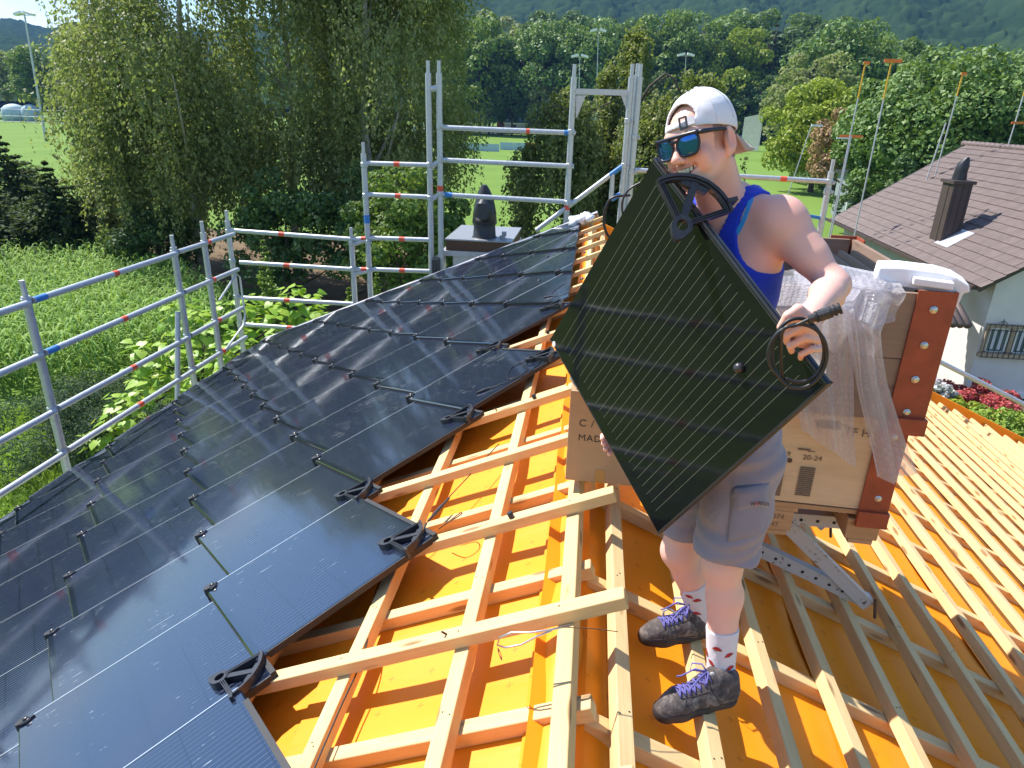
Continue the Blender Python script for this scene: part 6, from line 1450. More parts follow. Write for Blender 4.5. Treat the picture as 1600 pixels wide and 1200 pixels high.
for k, (p, d) in enumerate(Lf):
    nn = (d*0.55+Vector((0, 0, 0.75))+Vector(rng.normal(size=3))*0.25).normalized(); y = Vector((d.x, d.y, -0.55+rng.normal()*0.2)); y = (y-nn*y.dot(nn)).normalized(); x = y.cross(nn); s_ = rng.uniform(0.17, 0.30)
    Mx = frame(x*s_, y*s_, nn*s_, p-org(cat_))
    if k < 300: o = put('leaf', hearts[k % 3], cat_); o.matrix_basis = Mx
    else:
        n0 = sum(len(v) for v in restV); hv = [tuple(Mx @ v.co) for v in hearts[k % 3].vertices]; restV.append(hv); restF += [tuple(i+n0 for i in q.vertices) for q in hearts[k % 3].polygons]
me = bpy.data.meshes.new('foliage'); me.from_pydata([v for q in restV for v in q], [], restF); me.materials.append(M['catalpa']); put('foliage', me, cat_)['kind'] = 'stuff'

# corn
def inside(P, poly):
    c = np.zeros(len(P), bool); n = len(poly)
    for i in range(n):
        (x1, y1), (x2, y2) = poly[i], poly[(i+1) % n]; m_ = ((y1 > P[:, 1]) != (y2 > P[:, 1])) & (P[:, 0] < (x2-x1)*(P[:, 1]-y1)/(y2-y1+1e-12)+x1); c ^= m_
    return c
def corn():
    rng = np.random.default_rng(31); poly = [(-46, 34.0), (-27, 34.5), (-20.5, 31.5), (-14.2, 26.0), (-13.8, 21.5), (-17.0, 18.4), (-24, 17.6), (-40, 20)]
    gx = np.arange(-46, -13, 0.72); gy = np.arange(17, 35, 0.19); g_ = np.stack(np.meshgrid(gx, gy, indexing='ij'), -1).reshape(-1, 2); g_ = g_+rng.normal(size=g_.shape)*np.array([0.05, 0.04]); g_ = g_[inside(g_, poly)]
    n = len(g_); nl, ns = 8, 4; Vs, Fs = [], []; k0 = 0
    H_c = rng.uniform(1.75, 2.25, n)
    for l in range(nl):
        a = rng.uniform(0, 6.28, n) if l == 0 else a+math.pi+rng.normal(0, 0.5, n)
        z0 = H_c*(0.30+0.66*l/(nl-1)); L_ = rng.uniform(0.6, 1.0, n)*(1.0 if l < nl-2 else 0.75); rise = rng.uniform(0.45, 0.95, n); d = np.stack([np.cos(a), np.sin(a)], 1); s_ = np.stack([-np.sin(a), np.cos(a)], 1)
        rows = []
        for j in range(ns+1):
            t = j/ns; w_ = 0.075*(1-t)**0.7*(0.55+0.45*min(1, t*4)) if j < ns else 0.004
            hx = L_*t*(1-0.15*t); hz = z0+L_*(rise*2.0*t-(rise*2.0+0.55)*t*t*0.95); c = np.concatenate([g_+d*hx[:, None], hz[:, None]+GZ], 1)
            rows.append(np.stack([c-np.concatenate([s_*w_/2, np.zeros((n, 1))], 1)+[0, 0, .012], c+np.concatenate([s_*w_/2, np.zeros((n, 1))], 1)+[0, 0, .012]], 1))
        V = np.stack(rows, 1).reshape(-1, 3); b = k0+np.arange(n)[:, None]*(2*(ns+1))+np.arange(ns)[None]*2; b = b.ravel(); Fs.append(np.stack([b, b+1, b+3, b+2], 1)); Vs.append(V); k0 += len(V)
    o = put('corn_plants', mesh_np('corn_plants', np.concatenate(Vs), np.concatenate(Fs), M['corn'], True)); tag(o, 'dense field of green corn plants behind the scaffold', 'corn', kind='stuff')
corn()
# rough grass on the near garden
def tufts(name, poly, n, hgt, mat, seed):
    rng = np.random.default_rng(seed); P = np.array(poly); q = rng.uniform(P.min(0), P.max(0), (n*2, 2)); q = q[inside(q, poly)][:n]; n = len(q)
    a = rng.uniform(0, 6.28, n); h = hgt*rng.uniform(0.5, 1.4, n); w_ = 0.012+0.02*rng.random(n); lean = rng.normal(size=(n, 2))*0.35*h[:, None]; s_ = np.stack([np.cos(a), np.sin(a)], 1)*w_[:, None]
    V = np.stack([np.concatenate([q-s_, np.full((n, 1), GZ)], 1), np.concatenate([q+s_, np.full((n, 1), GZ)], 1), np.concatenate([q+lean, (GZ+h)[:, None]], 1)], 1).reshape(-1, 3)
    o = put(name, mesh_np(name, V, np.arange(3*n).reshape(n, 3), M[mat])); tag(o, kind='stuff'); return o
tag(tufts('grass', [(-24, 9), (-6, 9), (-8, 17), (-13, 22), (-17, 17.5), (-26, 17)], 60000, 0.16, 'grass', 4), 'rough green grass between the corn and the house', 'grass')
tag(tufts('ground_cover', [(-12, 9), (-7, 9), (-8, 14), (-12.5, 14)], 14000, 0.34, 'wood_leaf', 5), 'leafy green ground cover along the foot of the house', 'ground cover')

# wood beyond the sports field: seven kinds, then copies
protos = [broad_mesh(1, 0.36, 9000, 0.030, 'wood_leaf', 301, 80, 0.10, .14, .30), broad_mesh(1, 0.30, 9000, 0.030, 'dark_leaf', 302, 80, 0.08, .16, .32), broad_mesh(1, 0.40, 9000, 0.030, 'walnut_leaf', 303, 80, 0.10, .14, .28),
          broad_mesh(1, 0.26, 8000, 0.028, 'wood_leaf', 304, 70, 0.06, .18, .34), conifer_mesh(1, 0.20, 9000, 0.034, 'conifer', 305, 20, 0.2), broad_mesh(1, 0.34, 8500, 0.030, 'lime_leaf', 306, 70, 0.15, .14, .28), broad_mesh(1, 0.36, 9500, 0.028, 'birch_leaf', 307, 90, 0.05, .14, .26)]
ptr = trunk_mesh(1.0, 0.016, np.random.default_rng(3), 6)
kinds = ['green broad crowned tree in the wood beyond the pitch', 'dark leafy tree in the wood beyond the pitch', 'grey green rounded tree in the wood beyond the pitch', 'narrow green tree in the wood beyond the pitch', 'dark conifer in the wood beyond the pitch', 'yellow green tree in the wood beyond the pitch', 'olive tree in the wood beyond the pitch']
rng = np.random.default_rng(77)
def wood_tree(px, Y, top_py, k, name='wood_tree'):
    b = at(px, 200, Y); z = at(px, top_py, Y).z; h = z-GZ
    return tree_root(name, kinds[k], 'tree', (b.x, Y, GZ), ptr, protos[k], 'trees of the wood, '+kinds[k].split(' in the wood')[0], rng.uniform(0, 6.28), (h*rng.uniform(.9, 1.15), h*rng.uniform(.9, 1.15), h*1.02))
for px, top, k in ((690, 40, 1), (745, 30, 0), (790, 48, 1), (835, 30, 2), (880, 42, 0), (925, 25, 2), (985, 35, 1), (1040, 22, 0), (1095, 28, 3), (1140, 42, 5), (1185, 22, 4), (1225, 30, 1), (1110, 65, 3), (1160, 75, 0), (765, 75, 1), (900, 38, 3), (1000, 60, 0)):
    wood_tree(px+rng.uniform(-8, 8), rng.uniform(262, 285), top+rng.uniform(-5, 5), k)
for px in range(560, 1300, 46): wood_tree(px+rng.uniform(-14, 14), rng.uniform(300, 345), 10+rng.uniform(-4, 22), int(rng.choice([0, 2, 2, 1, 3, 6])))
for px, top, k in ((800, 120, 1), (850, 95, 6), (720, 110, 1), (1060, 120, 1), (1120, 130, 1), (1200, 110, 1), (960, 110, 1), (1025, 105, 1), (880, 130, 1), (770, 140, 1), (1165, 125, 1)): wood_tree(px, rng.uniform(256, 262), top, k)
for px, top, k in ((20, 75, 6), (70, 70, 0), (100, 85, 1), (135, 65, 2), (180, 75, 0), (-30, 80, 1), (-90, 60, 0), (230, 80, 1), (300, 70, 0), (380, 70, 2), (460, 75, 0), (530, 60, 0)): wood_tree(px, rng.uniform(255, 300), top, k)
big = [(1295, 190, 28, 2, 'tall grey green tree standing in front of the dark hill'), (1255, 170, 75, 6, 'drooping olive tree left of the tall grey green one'), (1345, 200, 55, 0, 'rounded tree right of the tall grey green one'), (1400, 210, 62, 0, 'small rounded crown peeping above the yellow green tree'), (1350, 190, 75, 5, 'light green crown between the tall tree and the big tree at right')]
for px, Y, top, k, lab in big: t = wood_tree(px, Y, top, k, 'tall_tree'); t['label'] = lab; del t['group']; t.scale.x *= 1.1; t.scale.y *= 1.1
# trees of the neighbouring gardens
def own_tree(name, lab, px, Y, top, rx, mat, n, ls, seed, c0=0.12, clumps=90, trunk=0.2):
    b = at(px, 250, Y); h = at(px, top, Y).z-GZ; rg_ = np.random.default_rng(seed)
    return tree_root(name, lab, 'tree', (b.x, Y, GZ), trunk_mesh(h*0.85, trunk, rg_, 9, 0.03, 0.2, 0.5), broad_mesh(h, rx, n, ls, mat, seed, clumps, c0))
own_tree('walnut_tree', 'big round green tree behind the brown tiled roof', 1480, 62, 72, 8.4, 'walnut_leaf', 42000, 0.36, 401, 0.10, 120, 0.35)
own_tree('walnut_tree', 'green tree at the right edge rising behind the roof ridge', 1620, 66, 60, 7.0, 'walnut_leaf', 26000, 0.36, 402, 0.10, 90, 0.3)
own_tree('walnut_tree', 'green tree joining the left side of the big round one', 1385, 66, 112, 5.0, 'walnut_leaf', 22000, 0.34, 406, 0.10, 80, 0.3)
own_tree('lime_tree', 'yellow green tree at the edge of the lawn beyond the hedge', 1275, 96, 130, 7.6, 'lime_leaf', 26000, 0.42, 403, 0.02, 90, 0.3)
own_tree('plum_tree', 'brownish small tree between the yellow green tree and the hedge', 1308, 84, 168, 4.0, 'brush', 9000, 0.34, 404, 0.1, 60, 0.2)
own_tree('ivy_tree', 'dark ivy column beside the pale profile poles', 1425, 52, 215, 1.6, 'dark_leaf', 7000, 0.20, 405, 0.0, 40, 0.1)
for i, (px, py_, Y, h, r, mt, lab) in enumerate(((1395, 315, 36, 3.2, 2.4, 'lime_leaf', 'bright green bush just left of the brown roof'), (1350, 335, 34, 2.6, 1.9, 'lime_leaf', 'yellowish bush below the profile poles'), (1385, 350, 30, 2.0, 1.6, 'wood_leaf', 'green bush at the foot of the roof edge'), (1410, 280, 46, 3.4, 2.2, 'wood_leaf', 'dark green bush beside the ivy column'), (1272, 325, 40, 2.4, 0.8, 'spruce', 'small blue spruce on the lawn by the scaffold end'), (1440, 255, 56, 4.4, 2.4, 'dark_leaf', 'dark hedge bush under the big round tree'), (1340, 262, 62, 4.6, 1.6, 'dark_leaf', 'dark creeper bush beside the pale building'), (1600, 260, 50, 6.0, 3.0, 'dark_leaf', 'dark bush behind the roof ridge at right'))):
    g0 = at(px, py_, Y); tree_root('bush', lab, 'bush', (g0.x, Y, GZ), None, broad_mesh(h, r, 6500, 0.16, mt, 420+i, 46, 0.0), crown_name='foliage')
# clipped hedge
a, b = on_z(1244, 284, GZ), on_z(1312, 300, GZ); rng = np.random.default_rng(8); n = 9000; u = rng.random(n); side_ = rng.integers(0, 3, n); hh = 3.2
d = np.array([b.x-a.x, b.y-a.y]); Ld = np.linalg.norm(d); d /= Ld; s_ = np.array([d[1], -d[0]]); off = np.where(side_ == 0, 1.2, np.where(side_ == 1, -1.2, rng.uniform(-1.2, 1.2, n))); z = np.where(side_ == 2, hh, rng.uniform(0, hh, n))
P = np.stack([a.x+d[0]*u*Ld+s_[0]*off, a.y+d[1]*u*Ld+s_[1]*off, z], 1)+rng.normal(size=(n, 3))*0.12; V, Fq = leaves(P, rng.normal(size=(n, 3))+[0, -.5, .6], 0.38, 0.7, rng); V[:, 2] += GZ
o = put('hedge', mesh_np('hedge', V, Fq, M['walnut_leaf'])); tag(o, 'long clipped hedge at the right side of the lawn', 'hedge')
# flowers, red maple and lawn by the neighbour's wall
for i, (px, py_, Y, h, r, mt, n_, ls, lab, nm, cat) in enumerate(((1528, 628, 20.5, 1.25, 1.15, 'maple', 9000, 0.09, 'low red leaved maple in front of the white wall', 'red_maple', 'tree'), (1575, 640, 19.5, 0.9, 0.7, 'maple', 4500, 0.08, 'smaller red maple branch mass beside the dark slatted door', 'red_maple', 'tree'), (1468, 608, 20.0, 0.7, 0.42, 'pink', 900, 0.13, 'pink hydrangea flowers beside the red post', 'hydrangea', 'flowers'), (1440, 597, 20.5, 1.0, 0.55, 'wood_leaf', 1600, 0.13, 'green bush left of the pink hydrangea', 'bush', 'bush'), (1500, 640, 19.2, 0.6, 0.9, 'lime_leaf', 2600, 0.10, 'light green plants below the red maple', 'bush', 'bush'), (1585, 672, 17.6, 0.55, 1.3, 'thuja', 5000, 0.10, 'bright clipped plants along the scaffold tube', 'bush', 'bush'))):
    g0 = at(px, py_, Y); zb = g0.z-h*0.6; tree_root(nm, lab, cat, (g0.x, Y, zb), None, broad_mesh(h, r, n_, ls, mt, 440+i, 30, 0.0), crown_name='foliage')
# raised garden bed those stand on
gb = at(1520, 655, 20.0); m = MB(); m.box((gb.x+1.2, 20.5, (gb.z-0.1+GZ)/2), (7.0, 4.5, gb.z-0.1-GZ)); tag(m.build('garden_terrace', M['soil']), kind='structure')

# ------------------------------------------------------------------ neighbour's house
nh = thing('neighbour_house', 'white house with brown tiled gable roof, dark chimney and barred window', 'house', (16, 29, GZ))
yn, yf = 22.0, 36.5; e0 = at(1525, 447, yn); xe, ze = e0.x, e0.z; rp = at(1505, 225, yf); slope = math.atan2(rp.z-ze, rp.x-xe); xr_, zr_ = rp.x, rp.z; ov = 0.35
M['render_wall'] = simple('pale_render', (0.66, 0.62, 0.60), 0.9, 0, 0.05, 2.0, 0.05); M['tile'] = simple('brown_clay_tile', (0.128, 0.090, 0.080), 0.6, 0, 0.22, 3.0, 0.1); M['brownp'] = simple('dark_brown_cladding', (0.060, 0.040, 0.036), 0.55, 0, 0.15, 3)
wx0 = xe+0.75; zw = ze+0.75*math.tan(slope)-0.22; xw1 = 2*xr_-wx0
sec = [(wx0, 0, GZ), (xw1, 0, GZ), (xw1, 0, zw), (xr_, 0, zr_-0.25), (wx0, 0, zw)]
m = MB(); m.prism(sec, (0, yn+ov, 0), (0, yf-ov, 0)); m.build('wall', M['render_wall'], nh)
ux = Vector((math.cos(slope), 0, math.sin(slope))); un = Vector((-math.sin(slope), 0, math.cos(slope))); Lr = (xr_-xe)/math.cos(slope)
E0 = Vector((xe, 0, ze))
for sg in (1, -1):
    uu = ux if sg > 0 else Vector((-ux.x, 0, ux.z)); o0 = E0 if sg > 0 else Vector((2*xr_-xe, 0, ze)); nn = un if sg > 0 else Vector((-un.x, 0, un.z))
    m = MB(); c = o0+uu*Lr/2-nn*0.12+Vector((0, (yn+yf)/2, 0)); m.bar(o0+Vector((0, (yn+yf)/2, 0))-nn*0.12, o0+uu*Lr+Vector((0, (yn+yf)/2, 0))-nn*0.12, yf-yn, 0.10, up=nn); m.build('roof_boarding', M['brownp'], nh)
# interlocking tiles, each with two rolls
tw, tl = 0.305, 0.345
nrow = int(Lr/tl); ncol = int((yf-yn)/tw)
prof = [(0.0, 0.0), (0.06, 0.004), (0.11, 0.026), (0.16, 0.006), (0.21, 0.004), (0.26, 0.026), (0.315, 0.004)]
b = MB(); vs = []
for s0, h0 in ((0.0, 0.040), (tl*1.08, 0.012)): vs += [(s0, -y, h0+h) for y, h in prof]
vs += [(0.0, -y, h) for y, h in prof]; k = len(prof)
b.add(vs, [(i, i+1, k+i+1, k+i) for i in range(k-1)]+[(2*k+i, 2*k+i+1, i+1, i) for i in range(k-1)]); TILE = b.mesh('roof_tile', M['tile'], smooth=False)
NF = frame(ux, Vector((0, -1, 0)), un, (0, 0, 0)) if False else frame(ux, un.cross(ux), un)
spots = []
for r in range(nrow):
    for c in range(ncol):
        y = yn+c*tw; p = E0+ux*(r*(Lr/nrow))+Vector((0, y, 0)); 
        spots.append(((p-CAM).length, p))
spots.sort(key=lambda q: q[0]); rv, rf = [], []
sgn_y = un.cross(ux).y
for i, (_, p) in enumerate(spots):
    Mx = frame(ux, un.cross(ux), un, p-org(nh)+un*(rj(.004)))
    if sgn_y < 0: pass
    if i < 300: o = put('roof_tile', TILE, nh); o.matrix_basis = Mx
    else:
        n0 = len(rv); rv += [tuple(Mx @ v.co) for v in TILE.vertices]; rf += [tuple(q+n0 for q in pl_.vertices) for pl_ in TILE.polygons]
me = bpy.data.meshes.new('roof_tiles'); me.from_pydata(rv, [], rf); me.materials.append(M['tile']); put('roof_tiles', me, nh)['kind'] = 'stuff'
for c in range(int((yf-yn)/0.40)):
    m = MB(); y = yn+0.2+c*0.40; P = []
    m.tube([(xr_, y-0.2, zr_+0.0), (xr_, y+0.24, zr_+0.02)], [0.125, 0.145], 10); m.build('ridge_tile', M['tile'], nh, smooth=True)
m = MB()
for sg in (1, -1):
    uu = ux if sg > 0 else Vector((-ux.x, 0, ux.z)); o0 = E0 if sg > 0 else Vector((2*xr_-xe, 0, ze)); nn = un if sg > 0 else Vector((-un.x, 0, un.z))
    for y in (yn-0.02,): m = MB(); m.bar(o0+Vector((0, y, 0))-nn*0.10, o0+uu*Lr+Vector((0, y, 0))-nn*0.10, 0.05, 0.22, up=nn); m.build('verge_board', M['brownp'], nh)
m = MB(); m.box((xe-0.05, (yn+yf)/2, ze-0.06), (0.12, yf-yn, 0.12)); m.build('gutter', M['brownp'], nh)
# chimney on the roof
def on_roof(x, y):
    d = RGT*((x-800)/F_PX)+DWN*((y-600)/F_PX)+FWD; t = (E0-CAM).dot(un)/d.dot(un); return CAM+d*t
cb = on_roof(1478, 372); ct = at(1500, 287, cb.y); hgt = ct.z-cb.z
m = MB(); cx, cyy = cb.x+0.05, cb.y+0.25; m.box((cx, cyy, cb.z+hgt/2-0.5), (0.62, 0.85, hgt+1.0)); chb = m.build('chimney', M['brownp'], nh)
for q in (-0.2, 0.02, 0.22):
    m = MB(); m.box((cx+q, cyy-0.432, cb.z+hgt/2-0.5), (0.014, 0.016, hgt+0.98)); m.build('cladding_seam', M['black'], chb)
m = MB(); m.box((cx-0.317, cyy-0.1, cb.z+hgt/2-0.5), (0.016, 0.014, hgt+0.98)); m.build('cladding_seam', M['black'], chb)
m = MB(); m.box((cx, cyy, cb.z+hgt+0.05), (0.76, 1.0, 0.11)); m.build('chimney_cap', M['brownp'], chb)
m = MB(); m.tube([(cx, cyy, cb.z+hgt+0.1), (cx, cyy, cb.z+hgt+0.42), (cx+0.02, cyy-0.02, cb.z+hgt+0.62), (cx+0.10, cyy-0.04, cb.z+hgt+0.88)], [0.24, 0.20, 0.20, 0.06], 14); m.build('cowl', M['cowl'], chb, auto=40)
m = MB(); fl_ = on_roof(1462, 375); m.bar(on_roof(1470, 385)+un*0.055, on_roof(1470, 385)+un*0.06+ux*0.95, 1.0, 0.012, up=un); m.build('flashing', M['alu'], chb)
# window with stone frame, bars and curtains, on the gable
def gw(x, y, dy=0.0): return at(x, y, yn+ov+dy)
w0, w1 = gw(1542, 503), gw(1640, 560); wz1, wz0 = gw(1548, 505).z, gw(1545, 556).z; wx_0 = w0.x+0.02; wx_1 = wx_0+1.65
M['stone'] = simple('sandstone', (0.40, 0.31, 0.22), 0.85, 0, 0.12, 8); M['glass'] = simple('window_glass', (0.10, 0.13, 0.17), 0.06, 0, 0.05); M['curtain'] = simple('white_curtain', (0.62, 0.63, 0.68), 0.9, 0, 0.1, 20)
yw = yn+ov
win = None
m = MB(); cxw, czw = (wx_0+wx_1)/2, (wz0+wz1)/2; ww, wh = wx_1-wx_0, wz1-wz0
for c, d in (((cxw, yw-0.03, wz1-0.06), (ww, 0.10, 0.12)), ((cxw, yw-0.06, wz0+0.06), (ww+0.1, 0.18, 0.12)), ((wx_0+0.06, yw-0.03, czw), (0.12, 0.10, wh-0.24)), ((wx_1-0.06, yw-0.03, czw), (0.12, 0.10, wh-0.24)), ((cxw, yw-0.03, czw), (0.13, 0.10, wh-0.24))): m.box(c, d)
win = m.build('window', M['stone'], nh)
for sg in (-1, 1):
    xx = cxw+sg*(ww/4-0.01); m = MB(); m.box((xx, yw-0.004, czw), (ww/2-0.22, 0.02, wh-0.24)); m.build('pane', M['glass'], win)
    m = MB()
    for c, d in (((xx, yw-0.022, wz0+0.15), (ww/2-0.22, 0.03, 0.05)), ((xx, yw-0.022, wz1-0.15), (ww/2-0.22, 0.03, 0.05)), ((xx-ww/4+0.135, yw-0.022, czw), (0.05, 0.03, wh-0.3)), ((xx+ww/4-0.135, yw-0.022, czw), (0.05, 0.03, wh-0.3))): m.box(c, d)
    m.build('sash', M['white'], win)
    for q in (-0.11, 0.11):
        m = MB(); m.box((xx+q, yw-0.016, czw+0.02), (0.10, 0.004, wh-0.42)); m.build('curtain', M['curtain'], win)
m = MB()
for i in range(11): x = wx_0+0.02+(ww-0.04)*i/10; m.tube([(x, yw-0.16, wz0-0.02), (x, yw-0.16, wz1+0.02)], 0.011, 5)
for z in (wz0, wz0+0.18, wz1-0.18, wz1): m.tube([(wx_0-0.02, yw-0.16, z), (wx_1+0.02, yw-0.16, z)], 0.011, 5)
for cx_ in (cxw-0.45, cxw+0.45):
    for sg in (1, -1): m.tube([(cx_+sg*(0.02+0.16*t*math.cos(t*3)), yw-0.16, wz1+0.03+0.10*math.sin(t*3.0)) for t in np.linspace(0, 1, 10)], 0.009, 5)
    m.tube([(cx_, yw-0.16, wz1), (cx_, yw-0.16, wz1+0.2)], 0.010, 5)
m.build('window_grille', M['cowl'], win)
# small tiled porch roof and white wing at the house corner, dark slatted door
pz = at(1470, 500, yn-0.2).z; px0, px1 = at(1440, 500, yn-0.3).x, at(1514, 500, yn-0.3).x
m = MB(); m.box(((px0+px1)/2-0.55, yn+1.2, (pz-0.2+GZ)/2), (px1-px0-0.7, 2.6, pz-0.2-GZ)); m.build('wing_wall', M['white'], nh)
for i in range(11):
    x = px0-0.7+(px1-px0+0.7)*i/10; m = MB(); m.tube([(x, yn-0.35, pz-0.10), (x, yn+1.6, pz+0.75)], 0.115, 8); m.build('porch_tile', M['tile'], nh, smooth=True)
m = MB(); m.box((px0+0.6, yn+0.9, pz+0.45), (1.5, 0.1, 0.9)); m.build('attic_opening', M['ink'], nh)
dx = at(1600, 645, yn).x; dz1 = at(1580, 620, yn).z; m = MB(); m.box((dx+0.75, yn+ov-0.04, (dz1+GZ)/2-0.2), (2.6, 0.08, dz1-GZ-0.2)); dr_ = m.build('slatted_door', M['brownp'], nh)
for i in range(14): m = MB(); m.box((dx-0.5+i*0.19, yn+ov-0.09, (dz1+GZ)/2-0.2), (0.11, 0.03, dz1-GZ-0.25)); m.build('slat', M['brownp'], dr_)
m = MB(); m.box((dx+0.75, yn+ov-0.05, dz1-0.05), (2.9, 0.10, 0.16)); m.build('lintel', M['white'], nh)

# profile poles marking a planned building
M['pole'] = simple('pale_pole', (0.55, 0.55, 0.56), 0.5, 0.3, 0.1); M['orange'] = simple('orange_marker', (0.80, 0.19, 0.03), 0.6); M['yellow'] = simple('yellow_pole_tip', (0.72, 0.40, 0.03), 0.6)
for i, (xt, yt, xb, yb, Y, kind, lab) in enumerate(((1352, 100, 1299, 352, 31, 1, 'thin profile pole with yellow orange tip left of the tallest'), (1393, 97, 1335, 368, 29, 2, 'tallest profile pole with a red orange cross arm on top'), (1504, 117, 1461, 275, 34, 1, 'profile pole with orange tip in front of the big round tree'), (1605, 130, 1575, 228, 34, 1, 'profile pole at the right edge behind the roof ridge'), (1330, 213, 1303, 345, 31.5, 3, 'shorter profile pole with a pale orange cross board'), (1268, 196, 1240, 278, 44, 4, 'grey lamp post with a short arm on the lawn edge'))):
    p0 = at(xb, yb, Y); t0 = at(xt, yt, Y); t0.x = p0.x+(t0.x-p0.x); t = thing('street_lamp' if kind == 4 else 'profile_pole', lab, 'lamp post' if kind == 4 else 'pole', (p0.x, Y, GZ), None if kind == 4 else 'building profile poles')
    top = Vector((t0.x, Y, t0.z)); bot = Vector((p0.x+(p0.x-t0.x)*0.0, Y, GZ)); L_ = top.z-p0.z; m = MB(); d = (top-Vector((p0.x, Y, p0.z))).normalized(); bb = top-d*((top.z-GZ)/d.z); m.tube([bb, top], 0.027, 8); m.build('pole', M['pole'], t)
    if kind < 3:
        m = MB(); m.tube([top-d*L_*0.2, top+d*0.02], 0.031, 8); m.build('pole_tip', M['yellow'], t)
        w_ = 0.62 if kind == 2 else 0.22; m = MB(); m.box(top+Vector((0.05, 0, 0.04)), (w_, 0.03, 0.12)); m.build('marker_board', M['orange'], t)
    elif kind == 3:
        m = MB(); m.box(top, (0.9, 0.03, 0.10)); m.build('marker_board', M['orange'], t); m = MB(); m.box(top+Vector((-0.3, -0.01, -0.08)), (0.55, 0.03, 0.05)); m.build('pale_board', M['white'], t)
    else: m = MB(); m.box(top+Vector((0.3, 0, 0)), (0.6, 0.16, 0.10)); m.build('lamp_head', M['white'], t)
t = thing('profile_strut', 'slanting brace pole beside the pole in front of the big tree', 'pole', tuple(at(1434, 292, 34))); m = MB(); m.tube([at(1434, 292, 34)-Vector((0.2, 0, 5)), at(1478, 192, 34)], 0.03, 8); m.build('pole', M['pole'], t)
t = thing('profile_marker', 'orange marker board across the right edge pole', 'marker', tuple(at(1590, 192, 34))); m = MB(); m.box(at(1590, 192, 33.95), (0.5, 0.03, 0.09)); m.build('board', M['orange'], t)

# ------------------------------------------------------------------ things round the sports field
def mast(px_t, py_t, px_b, py_b, lab, Y=None, lamps=2, w_=1.0, r=0.16):
    b = on_z(px_b, py_b, GZ) if Y is None else Vector((at(px_b, py_b, Y).x, Y, GZ)); top = at(px_t, py_t, b.y); t = thing('floodlight_mast', lab, 'floodlight', b)
    m = MB(); m.tube([b, Vector((top.x, b.y, top.z))], [r, r*0.55], 10); m.build('mast', M['galv'], t)
    for k in range(lamps):
        x = (k-(lamps-1)/2)*1.5*w_; m = MB(); m.box(Vector((top.x+x, b.y, top.z+0.1)), (1.15*w_, 0.8*w_, 0.32*w_), Matrix.Rotation(0.25*(1 if k else -1), 3, 'Y')); m.build('lamp_head', M['white'], t)
    m = MB(); m.bar((top.x-0.9*w_, b.y, top.z-0.2), (top.x+0.9*w_, b.y, top.z-0.2), 0.12, 0.12); m.build('cross_arm', M['galv'], t)
mast(38, 22, 72, 221, 'tall floodlight mast at the left edge of the pitch with two lamps', lamps=2, w_=1.5, r=0.28)
mast(906, 88, 905, 190, 'floodlight mast with twin white lamps above the gable scaffold', 200, w_=1.7); mast(935, 48, 932, 190, 'tallest grey floodlight mast among the wood', 230, w_=1.8); mast(1072, 86, 1069, 190, 'floodlight mast left of the white cap', 200, w_=1.6)
def board(x0, x1, ytop, ybot, cols, lab, n=1, posts=True):
    a, b = on_z(x0, ybot, GZ), on_z(x1, ybot, GZ); b.y = a.y; b.x = at(x1, ybot, a.y).x; h = at(x0, ytop, a.y).z-GZ; t = thing('advertising_board', lab, 'board', (a.x, a.y, GZ))
    k = len(cols); 
    for i, c in enumerate(cols): m = MB(); m.box((a.x+(b.x-a.x)*(i+0.5)/k, a.y, GZ+h/2), ((b.x-a.x)/k-0.05, 0.1, h)); m.build('panel', M[c], t)
    return t
M['redp'] = simple('red_board', (0.50, 0.04, 0.03), 0.6); M['bluegrey'] = simple('blue_grey_board', (0.38, 0.50, 0.55), 0.7)
board(776, 824, 192, 207, ['redp', 'white', 'white', 'white'], 'red and white advertising board at the wood edge'); board(640, 776, 193, 205, ['white']*8, 'row of white boards left of the red one'); board(781, 845, 222, 234, ['bluegrey', 'bluegrey', 'redp'], 'pale blue board in the middle of the pitch'); board(690, 780, 222, 234, ['bluegrey']*3, 'pale boards half hidden by the last birch')
board(824, 850, 192, 200, ['cowl'], 'dark low barrier right of the advertising board'); board(1146, 1160, 206, 214, ['white'], 'white low barrier beside the ball stop fence')
# small red mower on the pitch
a = on_z(805, 209, GZ); t = thing('mower', 'small dark red mower standing on the pitch before the boards', 'mower', a)
m = MB(); m.box(a+Vector((0, 0, 1.0)), (3.2, 1.6, 0.9)); m.box(a+Vector((1.2, 0, 1.5)), (1.1, 1.4, 0.6)); m.build('body', M['redp'], t, bevel=0.1); m = MB(); m.box(a+Vector((-0.5, 0, 2.4)), (1.5, 1.4, 1.9)); m.build('cab', M['cowl'], t, bevel=0.1)
for x in (-1.1, 1.1): m = MB(); m.lathe(a+Vector((x, -0.9, 0.55)), [(0.62, 0), (0.62, 0.3)], 14, (0, 1, 0)); m.build('wheel', M['black'], t)
# ball stop fence
Y = 205.0; a, b = at(1160, 216, Y), at(1192, 214, Y); t = thing('ball_stop_fence', 'tall pale slatted ball stop fence at the end of the lawn', 'fence', (a.x, Y, GZ))
for i in range(15):
    x = a.x+(b.x-a.x)*i/14; zt = at(1160, 183, Y).z+(at(1192, 177, Y).z-at(1160, 183, Y).z)*i/14; m = MB(); m.box((x, Y+i*0.25, (zt+GZ)/2), (0.27, 0.1, zt-GZ)); m.build('slat', M['white'], t)
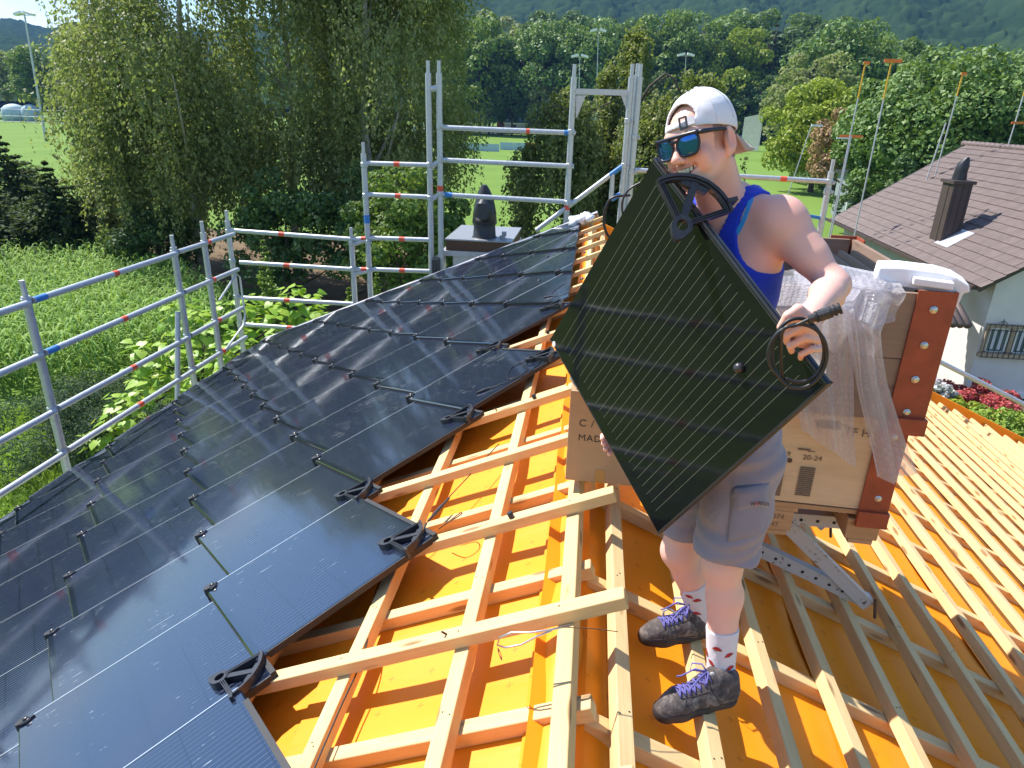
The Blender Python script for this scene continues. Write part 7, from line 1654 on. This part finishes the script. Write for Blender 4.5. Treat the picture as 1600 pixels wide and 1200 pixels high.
# left far side of the pitch: fence, goal and pale tents
Y = 235.0; t = thing('fence', 'long pale mesh fence at the far left side of the pitch', 'fence', (at(60, 190, Y).x, Y, GZ))
xs = [at(px, 190, Y).x for px in range(-40, 260, 12)]
for x in xs: m = MB(); m.tube([(x, Y, GZ), (x, Y, GZ+4.4)], 0.10, 6); m.build('post', M['galv'], t)
for z in (4.4, 2.2, 0.4): m = MB(); m.tube([(xs[0], Y, GZ+z), (xs[-1], Y, GZ+z)], 0.10, 6); m.build('rail', M['galv'], t)
for px, w_, lab in ((20, 4.2, 'larger pale dome tent behind the far left fence'), (46, 3.2, 'smaller pale dome tent beside the larger one')):
    c = at(px, 165, 250); t = thing('dome_tent', lab, 'tent', (c.x, 250, GZ)); m = MB(); m.lathe((c.x, 250, GZ), [(w_, 0), (w_, 2.8), (w_*0.9, 4.4), (w_*0.62, 5.4), (w_*0.25, 5.9), (0.02, 6.0)], 20); m.build('canopy', M['bluegrey'], t, smooth=True)
M['shed'] = simple('grey_green_wall', (0.20, 0.24, 0.23), 0.8)
# pale building behind the trees right of the lawn
a = at(1365, 265, 70); t = thing('garden_building', 'pale building with green wall under the big round tree', 'building', (a.x, 70, GZ)); m = MB(); m.box((a.x+2, 72, GZ+2.0), (7.5, 4, 4.0)); m.build('wall', M['shed'], t); m = MB(); m.box((a.x+2, 71.9, GZ+4.15), (8.2, 4.8, 0.3)); m.build('roof', M['cowl'], t)
m = MB(); m.box((a.x-0.6, 69.92, GZ+0.8), (2.4, 0.1, 1.6)); m.build('white_plinth', M['white'], t)
c = at(1515, 230, 75); t = thing('dome_tent', 'white tent roof seen through the leaves above the brown roof', 'tent', (c.x, 75, GZ)); m = MB(); m.lathe((c.x, 75, GZ), [(3.0, 0), (3.0, 5.0), (1.6, 6.6), (0.02, 7.2)], 16); m.build('canopy', M['white'], t)

# summer haze between the roof and the hills: one closed box round everything
vm = bpy.data.materials.new('summer_haze'); vm.use_nodes = True; vt = vm.node_tree; vt.nodes.clear(); vo_ = vt.nodes.new('ShaderNodeOutputMaterial'); pvn = vt.nodes.new('ShaderNodeVolumePrincipled')
pvn.inputs['Color'].default_value = (0.22, 0.48, 1.0, 1); pvn.inputs['Density'].default_value = 0.00012; pvn.inputs['Anisotropy'].default_value = 0.0; vt.links.new(pvn.outputs[0], vo_.inputs['Volume'])
m = MB(); m.box((0, 975, (GZ-1.2+560)/2), (4640, 2700, 560-(GZ-1.2))); tag(m.build('haze', vm), kind='stuff')
